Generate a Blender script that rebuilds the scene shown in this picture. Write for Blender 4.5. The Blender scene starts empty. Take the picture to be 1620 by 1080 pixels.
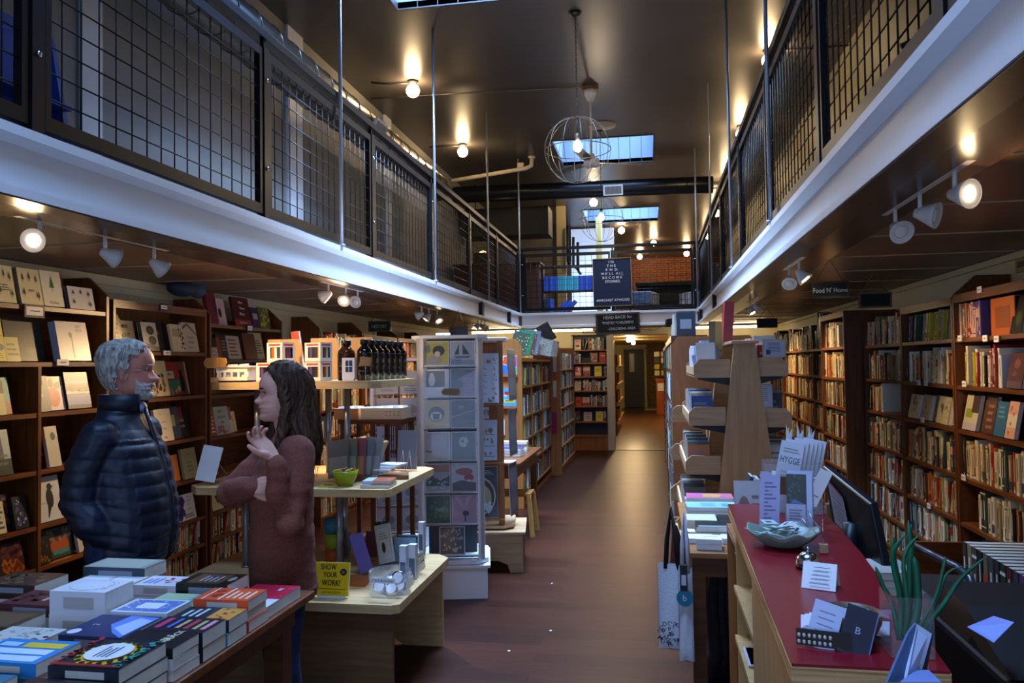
import bpy, math, random
from math import sin, cos, pi, radians, sqrt
from mathutils import Matrix, Vector, noise
random.seed(7)
SC = bpy.context.scene
COL = SC.collection

# ------------------------------------------------------------------ camera
CAM_H = 1.58
FPX = 1241.0
YAW, PITCH, ROLL = radians(10.115), radians(1.675), radians(.85)
_f = Vector((-sin(YAW)*cos(PITCH), cos(YAW)*cos(PITCH), sin(PITCH)))
_r0 = Vector((cos(YAW), sin(YAW), 0))
_u0 = _r0.cross(_f)
_r = _r0*cos(ROLL) - _u0*sin(ROLL)
_u = _u0*cos(ROLL) + _r0*sin(ROLL)
cd = bpy.data.cameras.new('camera')
cd.sensor_width = 36
cd.lens = FPX/1620*36
cd.clip_end = 100
cam = bpy.data.objects.new('camera', cd)
COL.objects.link(cam)
cam.matrix_world = Matrix(((_r.x, _u.x, -_f.x, 0), (_r.y, _u.y, -_f.y, 0), (_r.z, _u.z, -_f.z, CAM_H), (0, 0, 0, 1)))
SC.camera = cam
SC.view_settings.view_transform = 'Standard'
SC.view_settings.look = 'None'
SC.view_settings.gamma = 1
SC.view_settings.use_curve_mapping = False
SC.view_settings.exposure = 1.0

def at(px, py, X=None, Y=None, Z=None):
    """world point seen at a photograph pixel on a known plane"""
    d = _f + _r*((px-810)/FPX) - _u*((py-540)/FPX)
    if X is not None: t = X/d.x
    elif Y is not None: t = Y/d.y
    else: t = (Z-CAM_H)/d.z
    return Vector((0, 0, CAM_H)) + d*t

# ------------------------------------------------------------------ world and daylight
w = bpy.data.worlds.new('overcast_sky')
SC.world = w
w.use_nodes = True
w.node_tree.nodes['Background'].inputs[0].default_value = (.42, .58, .9, 1)
w.node_tree.nodes['Background'].inputs[1].default_value = .04

def area(name, loc, rot, sx, sy, power, color, spread=None):
    l = bpy.data.lights.new(name, 'AREA')
    l.shape = 'RECTANGLE'; l.size = sx; l.size_y = sy; l.energy = power; l.color = color
    if spread: l.spread = radians(spread)
    o = bpy.data.objects.new(name, l); COL.objects.link(o)
    o.location = loc; o.rotation_euler = [radians(a) for a in rot]
    return o
DAY = (.36, .56, 1.0)
# daylight through the shop window behind the camera, plus an invented upper opening
area('shopfront_daylight', (-.7, -1.85, 1.55), (90, 0, 0), 4.6, 1.5, 32, DAY)
area('added_upper_daylight', (-.7, -1.85, 3.7), (82, 0, 0), 4.6, 1.9, 7, DAY)
# daylight falling through the four skylights
for i, (x, y, sx, sy, p) in enumerate([(-.6, 1.45, 1.9, 1.5, 50), (-1.25, 6.4, 2.1, 1.5, 330), (-.7, 12.84, 1.5, 1.5, 85), (-.6, 18.5, 1.5, 1.6, 140)]):
    area('skylight_daylight', (x, y, 5.93), (0, 0, 0), sx, sy, p, (.29, .52, 1.0) if y < 2 else (.40, .62, 1.0), 100)

# ------------------------------------------------------------------ materials
MATS = {}
def srgb(h):
    h = h.lstrip('#')
    c = [int(h[i:i+2], 16)/255 for i in (0, 2, 4)]
    return tuple(((x+.055)/1.055)**2.4 if x > .04045 else x/12.92 for x in c) + (1,)
def flat(hexc, rough=.55, metal=0, spec=.4, name=None, **kw):
    key = ('flat', hexc, rough, metal, spec, tuple(sorted(kw.items())))
    if key in MATS: return MATS[key]
    m = bpy.data.materials.new(name or 'paint_'+hexc.strip('#'))
    m.use_nodes = True
    b = m.node_tree.nodes['Principled BSDF']
    b.inputs['Base Color'].default_value = srgb(hexc)
    b.inputs['Roughness'].default_value = rough
    b.inputs['Metallic'].default_value = metal
    b.inputs['Specular IOR Level'].default_value = spec
    for k, v in kw.items(): b.inputs[k.replace('_', ' ')].default_value = v
    MATS[key] = m
    return m
def glow(name, color, strength):
    key = ('glow', name)
    if key in MATS: return MATS[key]
    m = bpy.data.materials.new(name); m.use_nodes = True
    b = m.node_tree.nodes['Principled BSDF']
    b.inputs['Base Color'].default_value = (.8, .8, .8, 1)
    b.inputs['Emission Color'].default_value = tuple(color)+(1,)
    b.inputs['Emission Strength'].default_value = strength
    MATS[key] = m
    return m
def mixcol(name, c1, c2, rough=.5, scale=(1, 1, 1), nscale=6, detail=6, dist=0, kind='noise', bump=0, lo=.35, hi=.65, spec=.4, coat=0, rvar=0):
    """two-tone procedural surface in object space"""
    key = ('mix', name)
    if key in MATS: return MATS[key]
    m = bpy.data.materials.new(name); m.use_nodes = True
    nt = m.node_tree; b = nt.nodes['Principled BSDF']
    tc = nt.nodes.new('ShaderNodeTexCoord'); mp = nt.nodes.new('ShaderNodeMapping')
    mp.inputs['Scale'].default_value = scale
    nt.links.new(tc.outputs['Object'], mp.inputs['Vector'])
    if kind == 'noise':
        t = nt.nodes.new('ShaderNodeTexNoise'); t.inputs['Scale'].default_value = nscale
        t.inputs['Detail'].default_value = detail; t.inputs['Distortion'].default_value = dist
        out = t.outputs['Fac']
    elif kind == 'voronoi':
        t = nt.nodes.new('ShaderNodeTexVoronoi'); t.inputs['Scale'].default_value = nscale
        out = t.outputs['Distance']
    nt.links.new(mp.outputs['Vector'], t.inputs['Vector'])
    r = nt.nodes.new('ShaderNodeValToRGB')
    r.color_ramp.elements[0].position = lo; r.color_ramp.elements[1].position = hi
    r.color_ramp.elements[0].color = srgb(c1); r.color_ramp.elements[1].color = srgb(c2)
    nt.links.new(out, r.inputs['Fac']); nt.links.new(r.outputs['Color'], b.inputs['Base Color'])
    b.inputs['Roughness'].default_value = rough
    b.inputs['Specular IOR Level'].default_value = spec
    b.inputs['Coat Weight'].default_value = coat
    if bump:
        bp = nt.nodes.new('ShaderNodeBump'); bp.inputs['Strength'].default_value = bump; bp.inputs['Distance'].default_value = .01
        nt.links.new(out, bp.inputs['Height']); nt.links.new(bp.outputs['Normal'], b.inputs['Normal'])
    if rvar:
        mr = nt.nodes.new('ShaderNodeMapRange'); mr.inputs['To Min'].default_value = rough-rvar; mr.inputs['To Max'].default_value = rough+rvar
        nt.links.new(out, mr.inputs['Value']); nt.links.new(mr.outputs['Result'], b.inputs['Roughness'])
    MATS[key] = m
    return m
def planks(name, c1, c2, cm, bw, bh, rough=.4, spec=.5, bias=0, mortar=.002, rot=0, plane='XY', bump=.1):
    """boards / bricks laid with the Brick texture, metres"""
    key = ('plank', name)
    if key in MATS: return MATS[key]
    m = bpy.data.materials.new(name); m.use_nodes = True
    nt = m.node_tree; b = nt.nodes['Principled BSDF']
    tc = nt.nodes.new('ShaderNodeTexCoord'); mp = nt.nodes.new('ShaderNodeMapping')
    if plane == 'XZ': mp.inputs['Rotation'].default_value = (radians(-90), 0, 0)
    if plane == 'YZ': mp.inputs['Rotation'].default_value = (radians(-90), 0, radians(-90))
    if rot: mp.inputs['Rotation'].default_value = (0, 0, radians(rot))
    nt.links.new(tc.outputs['Object'], mp.inputs['Vector'])
    t = nt.nodes.new('ShaderNodeTexBrick')
    t.inputs['Scale'].default_value = 1; t.inputs['Brick Width'].default_value = bw; t.inputs['Row Height'].default_value = bh
    t.inputs['Mortar Size'].default_value = mortar; t.inputs['Bias'].default_value = bias
    t.inputs['Color1'].default_value = srgb(c1); t.inputs['Color2'].default_value = srgb(c2); t.inputs['Mortar'].default_value = srgb(cm)
    nt.links.new(mp.outputs['Vector'], t.inputs['Vector'])
    n = nt.nodes.new('ShaderNodeTexNoise'); n.inputs['Scale'].default_value = 3
    mp2 = nt.nodes.new('ShaderNodeMapping'); mp2.inputs['Scale'].default_value = (1.5, 22, 22) if plane == 'XY' else (6, 6, 6)
    nt.links.new(mp.outputs['Vector'], mp2.inputs['Vector']); nt.links.new(mp2.outputs['Vector'], n.inputs['Vector'])
    n.inputs['Detail'].default_value = 6
    mx = nt.nodes.new('ShaderNodeMix'); mx.data_type = 'RGBA'; mx.blend_type = 'MULTIPLY'
    mx.inputs['Factor'].default_value = .75
    rp = nt.nodes.new('ShaderNodeValToRGB'); rp.color_ramp.elements[0].position = .3; rp.color_ramp.elements[1].position = .7
    rp.color_ramp.elements[0].color = (.45, .45, .45, 1); rp.color_ramp.elements[1].color = (1.25, 1.25, 1.25, 1)
    nt.links.new(n.outputs['Fac'], rp.inputs['Fac'])
    nt.links.new(t.outputs['Color'], mx.inputs[6]); nt.links.new(rp.outputs['Color'], mx.inputs[7])
    nt.links.new(mx.outputs[2], b.inputs['Base Color'])
    b.inputs['Roughness'].default_value = rough; b.inputs['Specular IOR Level'].default_value = spec
    if bump:
        bp = nt.nodes.new('ShaderNodeBump'); bp.inputs['Strength'].default_value = bump; bp.inputs['Distance'].default_value = .004
        nt.links.new(n.outputs['Fac'], bp.inputs['Height']); nt.links.new(bp.outputs['Normal'], b.inputs['Normal'])
    MATS[key] = m
    return m
def wood(name, c1, c2, rough=.4, axis='X', coat=0):
    if ("mix", name) in MATS: return MATS[("mix", name)]
    sc = {'X': (1.2, 16, 16), 'Y': (16, 1.2, 16), 'Z': (16, 16, 1.2)}[axis]
    return mixcol(name, c1, c2, rough, sc, 2.2, 8, .6, lo=.3, hi=.7, coat=coat, bump=.05)
def glassy(name='clear_plastic', color='#ffffff', rough=.03, ior=1.3):
    key = ('glass', name)
    if key in MATS: return MATS[key]
    m = bpy.data.materials.new(name); m.use_nodes = True
    nt = m.node_tree; b = nt.nodes['Principled BSDF']
    b.inputs['Base Color'].default_value = srgb(color); b.inputs['Roughness'].default_value = rough
    b.inputs['Transmission Weight'].default_value = 1; b.inputs['IOR'].default_value = ior
    MATS[key] = m
    return m
def cell(name, color='#ffffff', amount=.16, rough=.08):
    """thin clear sheet: see-through with a faint tint and a gloss"""
    key = ('cell', name)
    if key in MATS: return MATS[key]
    m = bpy.data.materials.new(name); m.use_nodes = True
    nt = m.node_tree; b = nt.nodes['Principled BSDF']; out = nt.nodes['Material Output']
    b.inputs['Base Color'].default_value = srgb(color); b.inputs['Roughness'].default_value = rough
    b.inputs['Specular IOR Level'].default_value = .5; b.inputs['Metallic'].default_value = .0
    tr = nt.nodes.new('ShaderNodeBsdfTransparent'); gl = nt.nodes.new('ShaderNodeBsdfGlossy'); gl.inputs['Roughness'].default_value = rough
    lw = nt.nodes.new('ShaderNodeLayerWeight'); lw.inputs['Blend'].default_value = .25; fr = nt.nodes.new('ShaderNodeMath'); fr.operation = 'MULTIPLY_ADD'; fr.inputs[1].default_value = .3; fr.inputs[2].default_value = .02
    nt.links.new(lw.outputs['Facing'], fr.inputs[0])
    m1 = nt.nodes.new('ShaderNodeMixShader'); m2 = nt.nodes.new('ShaderNodeMixShader')
    nt.links.new(fr.outputs[0], m1.inputs[0]); nt.links.new(tr.outputs[0], m1.inputs[1]); nt.links.new(gl.outputs[0], m1.inputs[2])
    m2.inputs[0].default_value = amount*.35
    nt.links.new(m1.outputs[0], m2.inputs[1]); nt.links.new(b.outputs[0], m2.inputs[2]); nt.links.new(m2.outputs[0], out.inputs[0])
    MATS[key] = m
    return m

DARKWOOD = wood('dark_stained_wood', '#4f2a10', '#7d4718', .38)
DARKWOODZ = wood('dark_stained_wood_upright', '#4a270f', '#744115', .38, 'Z')
MIDWOOD = wood('oak_veneer', '#8a5528', '#a86c36', .45, 'Z')
PLY = wood('birch_plywood', '#b48f5e', '#cfae7c', .45)
PLYEDGE = mixcol('plywood_edge', '#8f6a3c', '#d0aa74', .55, (1, 1, 60), 3, 2)
PLYPINK = wood('pale_plywood', '#a3805c', '#bf9b74', .5)
REDLAM = mixcol('red_laminate', '#78091a', '#820c20', .32, nscale=2)
WHITEP = flat('#dfe1e4', .45, name='white_gloss_paint')
CREAM = mixcol('cream_wall_paint', '#cfc39c', '#d9cda6', .7, nscale=1.2, detail=3)
BLACKM = flat('#060709', .42, 0, .3, name='black_steel')
CHROME = flat('#c9ccd2', .18, 1, name='polished_steel')
PAPER = flat('#e9e7ea', .7, name='white_paper')
PAGES = mixcol('book_pages', '#cdc7ba', '#dad4c6', .8, (1, 1, 30), 12, 2)
BLACK = flat('#0b0b0d', .5)

# ------------------------------------------------------------------ mesh building
def T(x=0, y=0, z=0): return Matrix.Translation((x, y, z))
def R(axis, deg): return Matrix.Rotation(radians(deg), 4, axis)
def aim(a, b):
    """matrix at a whose +Z points to b"""
    d = Vector(b)-Vector(a)
    return Matrix.Translation(a) @ d.to_track_quat('Z', 'Y').to_matrix().to_4x4()
TXT = {}
def text_geo(s):
    if s in TXT: return TXT[s]
    c = bpy.data.curves.new('t', 'FONT'); c.body = s; c.align_x = 'CENTER'; c.align_y = 'CENTER'; c.size = 1; c.resolution_u = 2; c.offset = .004
    o = bpy.data.objects.new('t', c)
    me = bpy.data.meshes.new_from_object(o)
    g = ([v.co.copy() for v in me.vertices], [tuple(p.vertices) for p in me.polygons])
    bpy.data.objects.remove(o); bpy.data.curves.remove(c); bpy.data.meshes.remove(me)
    TXT[s] = g
    return g
class MB:
    def __init__(self): self.v = []; self.f = []; self.m = []; self.s = []; self.mats = []
    def slot(self, mat):
        if mat not in self.mats: self.mats.append(mat)
        return self.mats.index(mat)
    def add(self, vs, fs, mat, M=None, smooth=False):
        o = len(self.v); k = self.slot(mat)
        if M is not None: vs = [M @ Vector(v) for v in vs]
        self.v.extend([tuple(v) for v in vs])
        for f in fs:
            self.f.append(tuple(i+o for i in f)); self.m.append(k); self.s.append(smooth)
        return self
    def box(self, a, b, mat, M=None):
        (x0, y0, z0), (x1, y1, z1) = a, b
        if x0 > x1: x0, x1 = x1, x0
        if y0 > y1: y0, y1 = y1, y0
        if z0 > z1: z0, z1 = z1, z0
        vs = [(x0, y0, z0), (x1, y0, z0), (x1, y1, z0), (x0, y1, z0), (x0, y0, z1), (x1, y0, z1), (x1, y1, z1), (x0, y1, z1)]
        fs = [(3, 2, 1, 0), (4, 5, 6, 7), (0, 1, 5, 4), (1, 2, 6, 5), (2, 3, 7, 6), (3, 0, 4, 7)]
        return self.add(vs, fs, mat, M)
    def quad(self, pts, mat, M=None): return self.add(pts, [tuple(range(len(pts)))], mat, M)
    def prism(self, poly, lo, hi, mat, plane='XY', M=None, smooth=False):
        """poly 2-D, extruded lo..hi along the remaining axis"""
        def p3(p, h):
            if plane == 'XY': return (p[0], p[1], h)
            if plane == 'XZ': return (p[0], h, p[1])
            return (h, p[0], p[1])
        n = len(poly)
        a = sum(poly[i][0]*poly[(i+1) % n][1]-poly[(i+1) % n][0]*poly[i][1] for i in range(n))
        if (a < 0) != (plane == 'XZ'): poly = poly[::-1]
        vs = [p3(p, lo) for p in poly]+[p3(p, hi) for p in poly]
        self.add(vs, [tuple(range(n))[::-1], tuple(range(n, 2*n))], mat, M)
        return self.add(vs, [(i, (i+1) % n, n+(i+1) % n, n+i) for i in range(n)], mat, M, smooth)
    def tube(self, pts, r, mat, n=8, M=None, closed=False):
        pts = [Vector(p) for p in pts]; k = len(pts)
        rs = r if isinstance(r, (list, tuple)) else [r]*k
        vs = []; up = None
        for i, p in enumerate(pts):
            if closed: d = pts[(i+1) % k]-pts[i-1]
            else: d = pts[min(i+1, k-1)]-pts[max(i-1, 0)]
            if d.length < 1e-9: d = Vector((0, 0, 1))
            d.normalize()
            if up is None: up = d.orthogonal().normalized()
            up = (up-d*up.dot(d))
            up = up.normalized() if up.length > 1e-6 else d.orthogonal().normalized()
            sd = d.cross(up)
            for j in range(n):
                a = 2*pi*j/n
                vs.append(p+(up*cos(a)+sd*sin(a))*rs[i])
        fs = []
        for i in range(k if closed else k-1):
            for j in range(n):
                a, b = i*n+j, i*n+(j+1) % n
                i2 = (i+1) % k
                fs.append((a, b, i2*n+(j+1) % n, i2*n+j))
        if not closed:
            fs.append(tuple(range(n))[::-1]); fs.append(tuple(range((k-1)*n, k*n)))
        return self.add(vs, fs, mat, M, n > 4)
    def lathe(self, prof, mat, n=24, M=None, cap=True):
        vs = []
        for (r, z) in prof:
            for j in range(n):
                a = 2*pi*j/n; vs.append((r*cos(a), r*sin(a), z))
        fs = []
        for i in range(len(prof)-1):
            for j in range(n):
                fs.append((i*n+j, i*n+(j+1) % n, (i+1)*n+(j+1) % n, (i+1)*n+j))
        if cap:
            if prof[0][0] > 1e-5: fs.append(tuple(range(n))[::-1])
            if prof[-1][0] > 1e-5: fs.append(tuple(range((len(prof)-1)*n, len(prof)*n)))
        return self.add(vs, fs, mat, M, True)
    def ell(self, c, r, mat, nu=20, nv=12, M=None):
        if not isinstance(r, (list, tuple)): r = (r, r, r)
        vs = [(c[0], c[1], c[2]-r[2])]
        for i in range(1, nv):
            t = -pi/2+pi*i/nv
            for j in range(nu):
                a = 2*pi*j/nu
                vs.append((c[0]+r[0]*cos(t)*cos(a), c[1]+r[1]*cos(t)*sin(a), c[2]+r[2]*sin(t)))
        vs.append((c[0], c[1], c[2]+r[2])); L = len(vs)-1
        fs = [(0, 1+(j+1) % nu, 1+j) for j in range(nu)]
        for i in range(nv-2):
            for j in range(nu):
                a = 1+i*nu
                fs.append((a+j, a+(j+1) % nu, a+nu+(j+1) % nu, a+nu+j))
        a = 1+(nv-2)*nu
        fs += [(a+j, a+(j+1) % nu, L) for j in range(nu)]
        return self.add(vs, fs, mat, M, True)
    def text(self, s, size, mat, M, squash=1.0):
        vs, fs = text_geo(s)
        return self.add([Vector((v.x*size*squash, v.y*size, 0)) for v in vs], fs, mat, M)
    def build(self, name, parent=None, loc=(0, 0, 0), rot=(0, 0, 0), bevel=0, struct=False):
        me = bpy.data.meshes.new(name)
        me.from_pydata(self.v, [], self.f)
        for m in self.mats: me.materials.append(m)
        me.polygons.foreach_set('material_index', self.m)
        me.polygons.foreach_set('use_smooth', self.s)
        me.update()
        o = bpy.data.objects.new(name, me); COL.objects.link(o)
        o.location = loc; o.rotation_euler = [radians(a) for a in rot]
        if parent: o.parent = parent
        if bevel:
            b = o.modifiers.new('bevel', 'BEVEL'); b.width = bevel; b.segments = 2; b.limit_method = 'ANGLE'; b.angle_limit = radians(50)
        if struct: o['kind'] = 'structure'
        return o
def tag(o, label, cat, group=None, kind=None):
    o['label'] = label; o['category'] = cat
    if group: o['group'] = group
    if kind: o['kind'] = kind
    return o
def thing(name, label, cat, loc=(0, 0, 0), rz=0, group=None):
    o = bpy.data.objects.new(name, None); COL.objects.link(o)
    o.empty_display_size = .1
    o.location = loc; o.rotation_euler = (0, 0, radians(rz))
    return tag(o, label, cat, group)
def dup(root, loc, rot, label=None, group=None):
    def cp(o, par):
        c = o.copy(); COL.objects.link(c)
        if par: c.parent = par
        for ch in [x for x in CH.get(o, [])]: cp(ch, c)
        return c
    CH = {}
    for x in COL.objects:
        if x.parent: CH.setdefault(x.parent, []).append(x)
    r = cp(root, None); r.location = loc; r.rotation_euler = [radians(a) for a in rot]
    if label: r['label'] = label
    if group: r['group'] = group
    return r
# ------------------------------------------------------------------ the setting
WL, WR = -3.59, 2.19          # side walls
XL, XR = -2.16, .74           # mezzanine beam faces
YB = 13.05                    # cross beam
ZC = 5.05
FLOORM = planks('walnut_laminate_floor', '#30150d', '#411f15', '#160906', 1.3, .13, .38, .22, rot=0, mortar=.0015)
CEILM = mixcol('dark_ceiling_paint', '#3f3a38', '#494341', .34, nscale=1.1, detail=4, bump=.12, spec=.5)
UNDERM = mixcol('tan_ceiling_panels', '#6b5546', '#786150', .36, (1, 1, 1), 2, 3, bump=.06)
UPWALL = mixcol('grey_upper_wall', '#757371', '#807e7b', .65, nscale=.8, detail=3)
MB().box((-3.9, -2.1, -.1), (2.5, 14.35, 0), FLOORM).build('floor', struct=True)
FL2 = planks('lit_hall_laminate', '#6b4a32', '#7a563b', '#3c2518', 1.3, .13, .3, mortar=.0015)  # laminate coloured lighter and warmer, carrying the lamp light of the hall
MB().box((-3.9, 14.35, -.1), (2.5, 29, 0), FL2).build('trim_1', struct=True)
MB().box((-.8, 14.33, 0), (.3, 14.37, .006), flat('#6a4630', .5)).build('trim_2', struct=True)

b = MB()
b.box((WL-.12, -2.1, 0), (WL, 29, 2.21), CREAM)
b.build('wall_left', struct=True)
b = MB()
b.box((WL-.12, -2.1, 2.43), (WL, 29, ZC), UPWALL)
b.build('wall_upper_left', struct=True)
b = MB(); b.box((WR, -2.1, 0), (WR+.12, 29, 2.21), CREAM); b.build('wall_right', struct=True)
b = MB(); b.box((WR, -2.1, 2.43), (WR+.12, 29, ZC), mixcol('tan_upper_wall', '#5a543f', '#655e47', .6, nscale=.8)); b.build('wall_upper_right', struct=True)
# shop front behind the camera: low wall, piers and glazed openings, the upper pane made up
b = MB()
b.box((WL, -2.1, 0), (WR, -1.98, .7), CREAM); b.box((WL, -2.1, 2.35), (WR, -1.98, 2.7), CREAM); b.box((WL, -2.1, 4.7), (WR, -1.98, ZC), CREAM)
b.box((WL, -2.1, .7), (-3.05, -1.98, 4.7), CREAM); b.box((1.65, -2.1, .7), (WR, -1.98, 4.7), CREAM)
b.build('wall_front', struct=True)
PANE = glow('overcast_window_glass', (.5, .68, 1.0), .1)
MB().box((-3.05, -2.06, .7), (1.65, -2.03, 2.35), PANE).build('window_1', struct=True)
MB().box((-3.05, -2.06, 2.7), (1.65, -2.03, 4.7), PANE).build('window_2', struct=True)

# ceiling with three openings
SK = [(-1.6, .4, .7, 2.2), (-2.37, -.15, 5.6, 7.22), (-1.47, .08, 12.06, 13.62), (-1.5, .2, 17.7, 19.42)]
b = MB(); ys = [-2.1]
for (x0, x1, y0, y1) in SK:
    b.box((WL-.1, ys[-1], ZC), (WR+.1, y0, ZC+.06), CEILM)
    b.box((WL-.1, y0, ZC), (x0, y1, ZC+.06), CEILM); b.box((x1, y0, ZC), (WR+.1, y1, ZC+.06), CEILM)
    ys.append(y1)
b.box((WL-.1, ys[-1], ZC), (WR+.1, 29, ZC+.06), CEILM)
b.build('ceiling', struct=True)
SKYB = planks('white_skylight_boards', '#cfd6de', '#d8dee6', '#77808c', 4, .2, .5, mortar=.012, plane='XY', bump=0)
SKYBX = planks('white_skylight_boards_across', '#cfd6de', '#d8dee6', '#5d6672', .2, 4, .5, mortar=.012, plane='XZ', bump=0)
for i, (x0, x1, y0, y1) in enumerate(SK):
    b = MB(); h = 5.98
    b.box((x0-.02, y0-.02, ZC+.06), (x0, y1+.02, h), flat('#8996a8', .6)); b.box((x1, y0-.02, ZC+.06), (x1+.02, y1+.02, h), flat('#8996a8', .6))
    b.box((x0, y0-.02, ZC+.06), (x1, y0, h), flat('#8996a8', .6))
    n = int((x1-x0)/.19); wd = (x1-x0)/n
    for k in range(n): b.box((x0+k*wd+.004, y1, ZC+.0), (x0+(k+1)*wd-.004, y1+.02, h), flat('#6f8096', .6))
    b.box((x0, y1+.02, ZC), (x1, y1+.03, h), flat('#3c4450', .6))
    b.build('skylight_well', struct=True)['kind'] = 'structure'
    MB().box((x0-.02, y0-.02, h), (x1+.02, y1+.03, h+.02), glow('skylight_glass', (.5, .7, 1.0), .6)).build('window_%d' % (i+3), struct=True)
    f = MB()
    for (a, c) in (((x0-.03, y0-.03, ZC-.012), (x1+.03, y0, ZC)), ((x0-.03, y1, ZC-.012), (x1+.03, y1+.03, ZC)), ((x0-.03, y0, ZC-.012), (x0, y1, ZC)), ((x1, y0, ZC-.012), (x1+.03, y1, ZC))):
        f.box(a, c, flat('#2f3640', .5))
    f.build('trim_%d' % (i+20), struct=True)

# mezzanine decks (boarded underside with thin cover strips)
def deck(name, x0, x1, y0, y1):
    b = MB(); b.box((x0, y0, 2.215), (x1, y1, 2.43), UNDERM)
    y = y0+.55
    while y < y1:
        b.box((x0, y, 2.209), (x1, y+.012, 2.215), flat('#a38a6c', .4)); y += .82
    b.build(name, struct=True)
deck("ceiling_left", WL, XL-.11, -2.0, YB)
deck("ceiling_right", XR+.11, WR, -2.0, YB)
deck('ceiling_back', WL, WR, YB+.11, 20.5)
MB().box((WL, 14.5, 2.208), (WR, 29, 2.2149), mixcol('hall_ceiling', '#a8905c', '#b59c66', .5, nscale=1)).build('ceiling_hall', struct=True)

def channel(name, xf, side, y0, y1):
    """steel channel painted white, flanges towards the void; side=+1 when the void lies at +X"""
    s = side
    prof = [(0, 2.405), (0, 2.44), (-.12, 2.44), (-.12, 2.19), (0, 2.19), (0, 2.222), (-.05, 2.236), (-.05, 2.385)]
    b = MB(); b.prism([(xf+s*p[0], p[1]) for p in prof], y0, y1, WHITEP, 'XZ')
    return b.build(name, struct=True)
channel('beam_left', XL, 1, -2.0, YB+.05)
channel('beam_right', XR, -1, -2.0, YB+.05)
for xa_, xb_ in ((XL-.12, XL-.006), (XR+.006, XR+.12)): MB().box((xa_, -2, 2.184), (xb_, YB, 2.19), flat('#4a3b36', .3)).build('trim_12', struct=True)
b = MB(); b.prism([(YB, 2.405), (YB, 2.44), (YB+.12, 2.44), (YB+.12, 2.19), (YB, 2.19), (YB, 2.222), (YB+.05, 2.236), (YB+.05, 2.385)], XL, XR, WHITEP, 'YZ')
b.build('beam_back', struct=True)
# boarded strip behind each bottom flange, catching the spots
MB().box((XL-.34, -2, 2.193), (XL-.12, YB, 2.215), flat('#4a3b36', .25)).build('trim_7', struct=True)
MB().box((XR+.12, -2, 2.193), (XR+.34, YB, 2.215), flat('#4a3b36', .25)).build('trim_8', struct=True)
# dark web stiffeners and splice plates on the beams
for k, (x, y, s) in enumerate([(XL, 9.97, 1), (XL, 12.0, 1), (XR, 9.9, -1), (XR, 12.6, -1)]):
    b = MB(); b.box((x-s*.049, y-.015, 2.19), (x, y+.015, 2.435), BLACKM)
    b.box((x-s*.047, y+.03, 2.195), (x-s*.02, y+.2, 2.43), flat('#555a66', .4)); b.build('beam_stiffener', struct=True)

# crown moulding under the decks, dado strip
b = MB(); b.box((WL, 2.0, 2.15), (WL+.03, 14.3, 2.21), CREAM); b.box((WL, 2.0, 2.10), (WL+.016, 14.3, 2.125), CREAM); b.build('trim_9', struct=True)
b = MB(); b.box((WR-.03, 2.0, 2.17), (WR, 14.3, 2.21), CREAM); b.build('trim_10', struct=True)

# wall at the end of the aisle with the opening into the back hall
YW = 14.35
b = MB()
b.box((WL, YW, 0), (-1.5, YW+.14, 2.21), CREAM); b.box((-1.5, YW+.28, 0), (-.76, YW+.36, 2.21), CREAM)
b.box((-1.5, YW, 2.1), (-.76, YW+.28, 2.21), CREAM); b.box((-1.5, YW, 0), (-1.46, YW+.28, 2.1), CREAM)
b.box((.32, YW, 0), (WR, YW+.14, 2.21), CREAM); b.box((-.76, YW, 2.09), (.32, YW+.14, 2.21), CREAM)
b.build('wall_back', struct=True)
b = MB(); b.box((-.79, YW-.03, 0), (-.69, YW+.3, 2.09), flat('#cfc6b4', .5)); b.box((.29, YW-.03, 0), (.36, YW+.16, 2.09), flat('#cfc6b4', .5)); b.build('door_frame_1', struct=True)
# back hall
b = MB(); b.box((-1.45, 14.72, 0), (-1.35, 27.8, 2.21), CREAM); b.build('wall_hall_left', struct=True)
BRICKH = planks('painted_hall_brick', '#7d5f38', '#94733f', '#5c4a30', .22, .075, .7, mortar=.008, plane='XZ')
b = MB(); b.box((1.05, 14.5, 0), (1.15, 27.8, 2.21), CREAM); b.build('wall_hall_right', struct=True)
b = MB(); b.box((-1.35, 27.8, 0), (-1.0, 27.9, 2.21), CREAM); b.box((-.19, 27.8, 0), (1.05, 27.9, 2.21), BRICKH); b.box((-1.0, 27.8, 2.05), (-.19, 27.9, 2.21), CREAM); b.build('wall_hall_back', struct=True)
b = MB()
DOORM = flat('#1f2833', .45)
b.box((-.98, 27.8, .02), (-.28, 27.86, 2.05), DOORM)
d1 = b.build('door_1', struct=True)
b = MB(); b.box((-.8, 27.785, 1.25), (-.61, 27.8, 1.92), flat('#c9bb8e', .5)); b.box((-.755, 27.78, 1.31), (-.655, 27.784, 1.86), flat('#8fa9c9', .2)); b.build('door_window', d1)
b = MB(); b.ell((-.335, 27.76, 1.0), .03, CHROME, 10, 6); b.tube([(-.335, 27.8, 1.0), (-.335, 27.76, 1.0)], .01, CHROME); b.build('door_knob', d1)
b = MB(); b.box((-.28, 27.76, 0), (-.2, 27.8, 2.1), flat('#c9bb8e', .5)); b.box((-1.03, 27.76, 0), (-.98, 27.8, 2.1), flat('#c9bb8e', .5)); b.box((-1.03, 27.76, 2.05), (-.2, 27.8, 2.12), flat('#c9bb8e', .5)); b.build('door_frame_2', struct=True)

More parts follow.
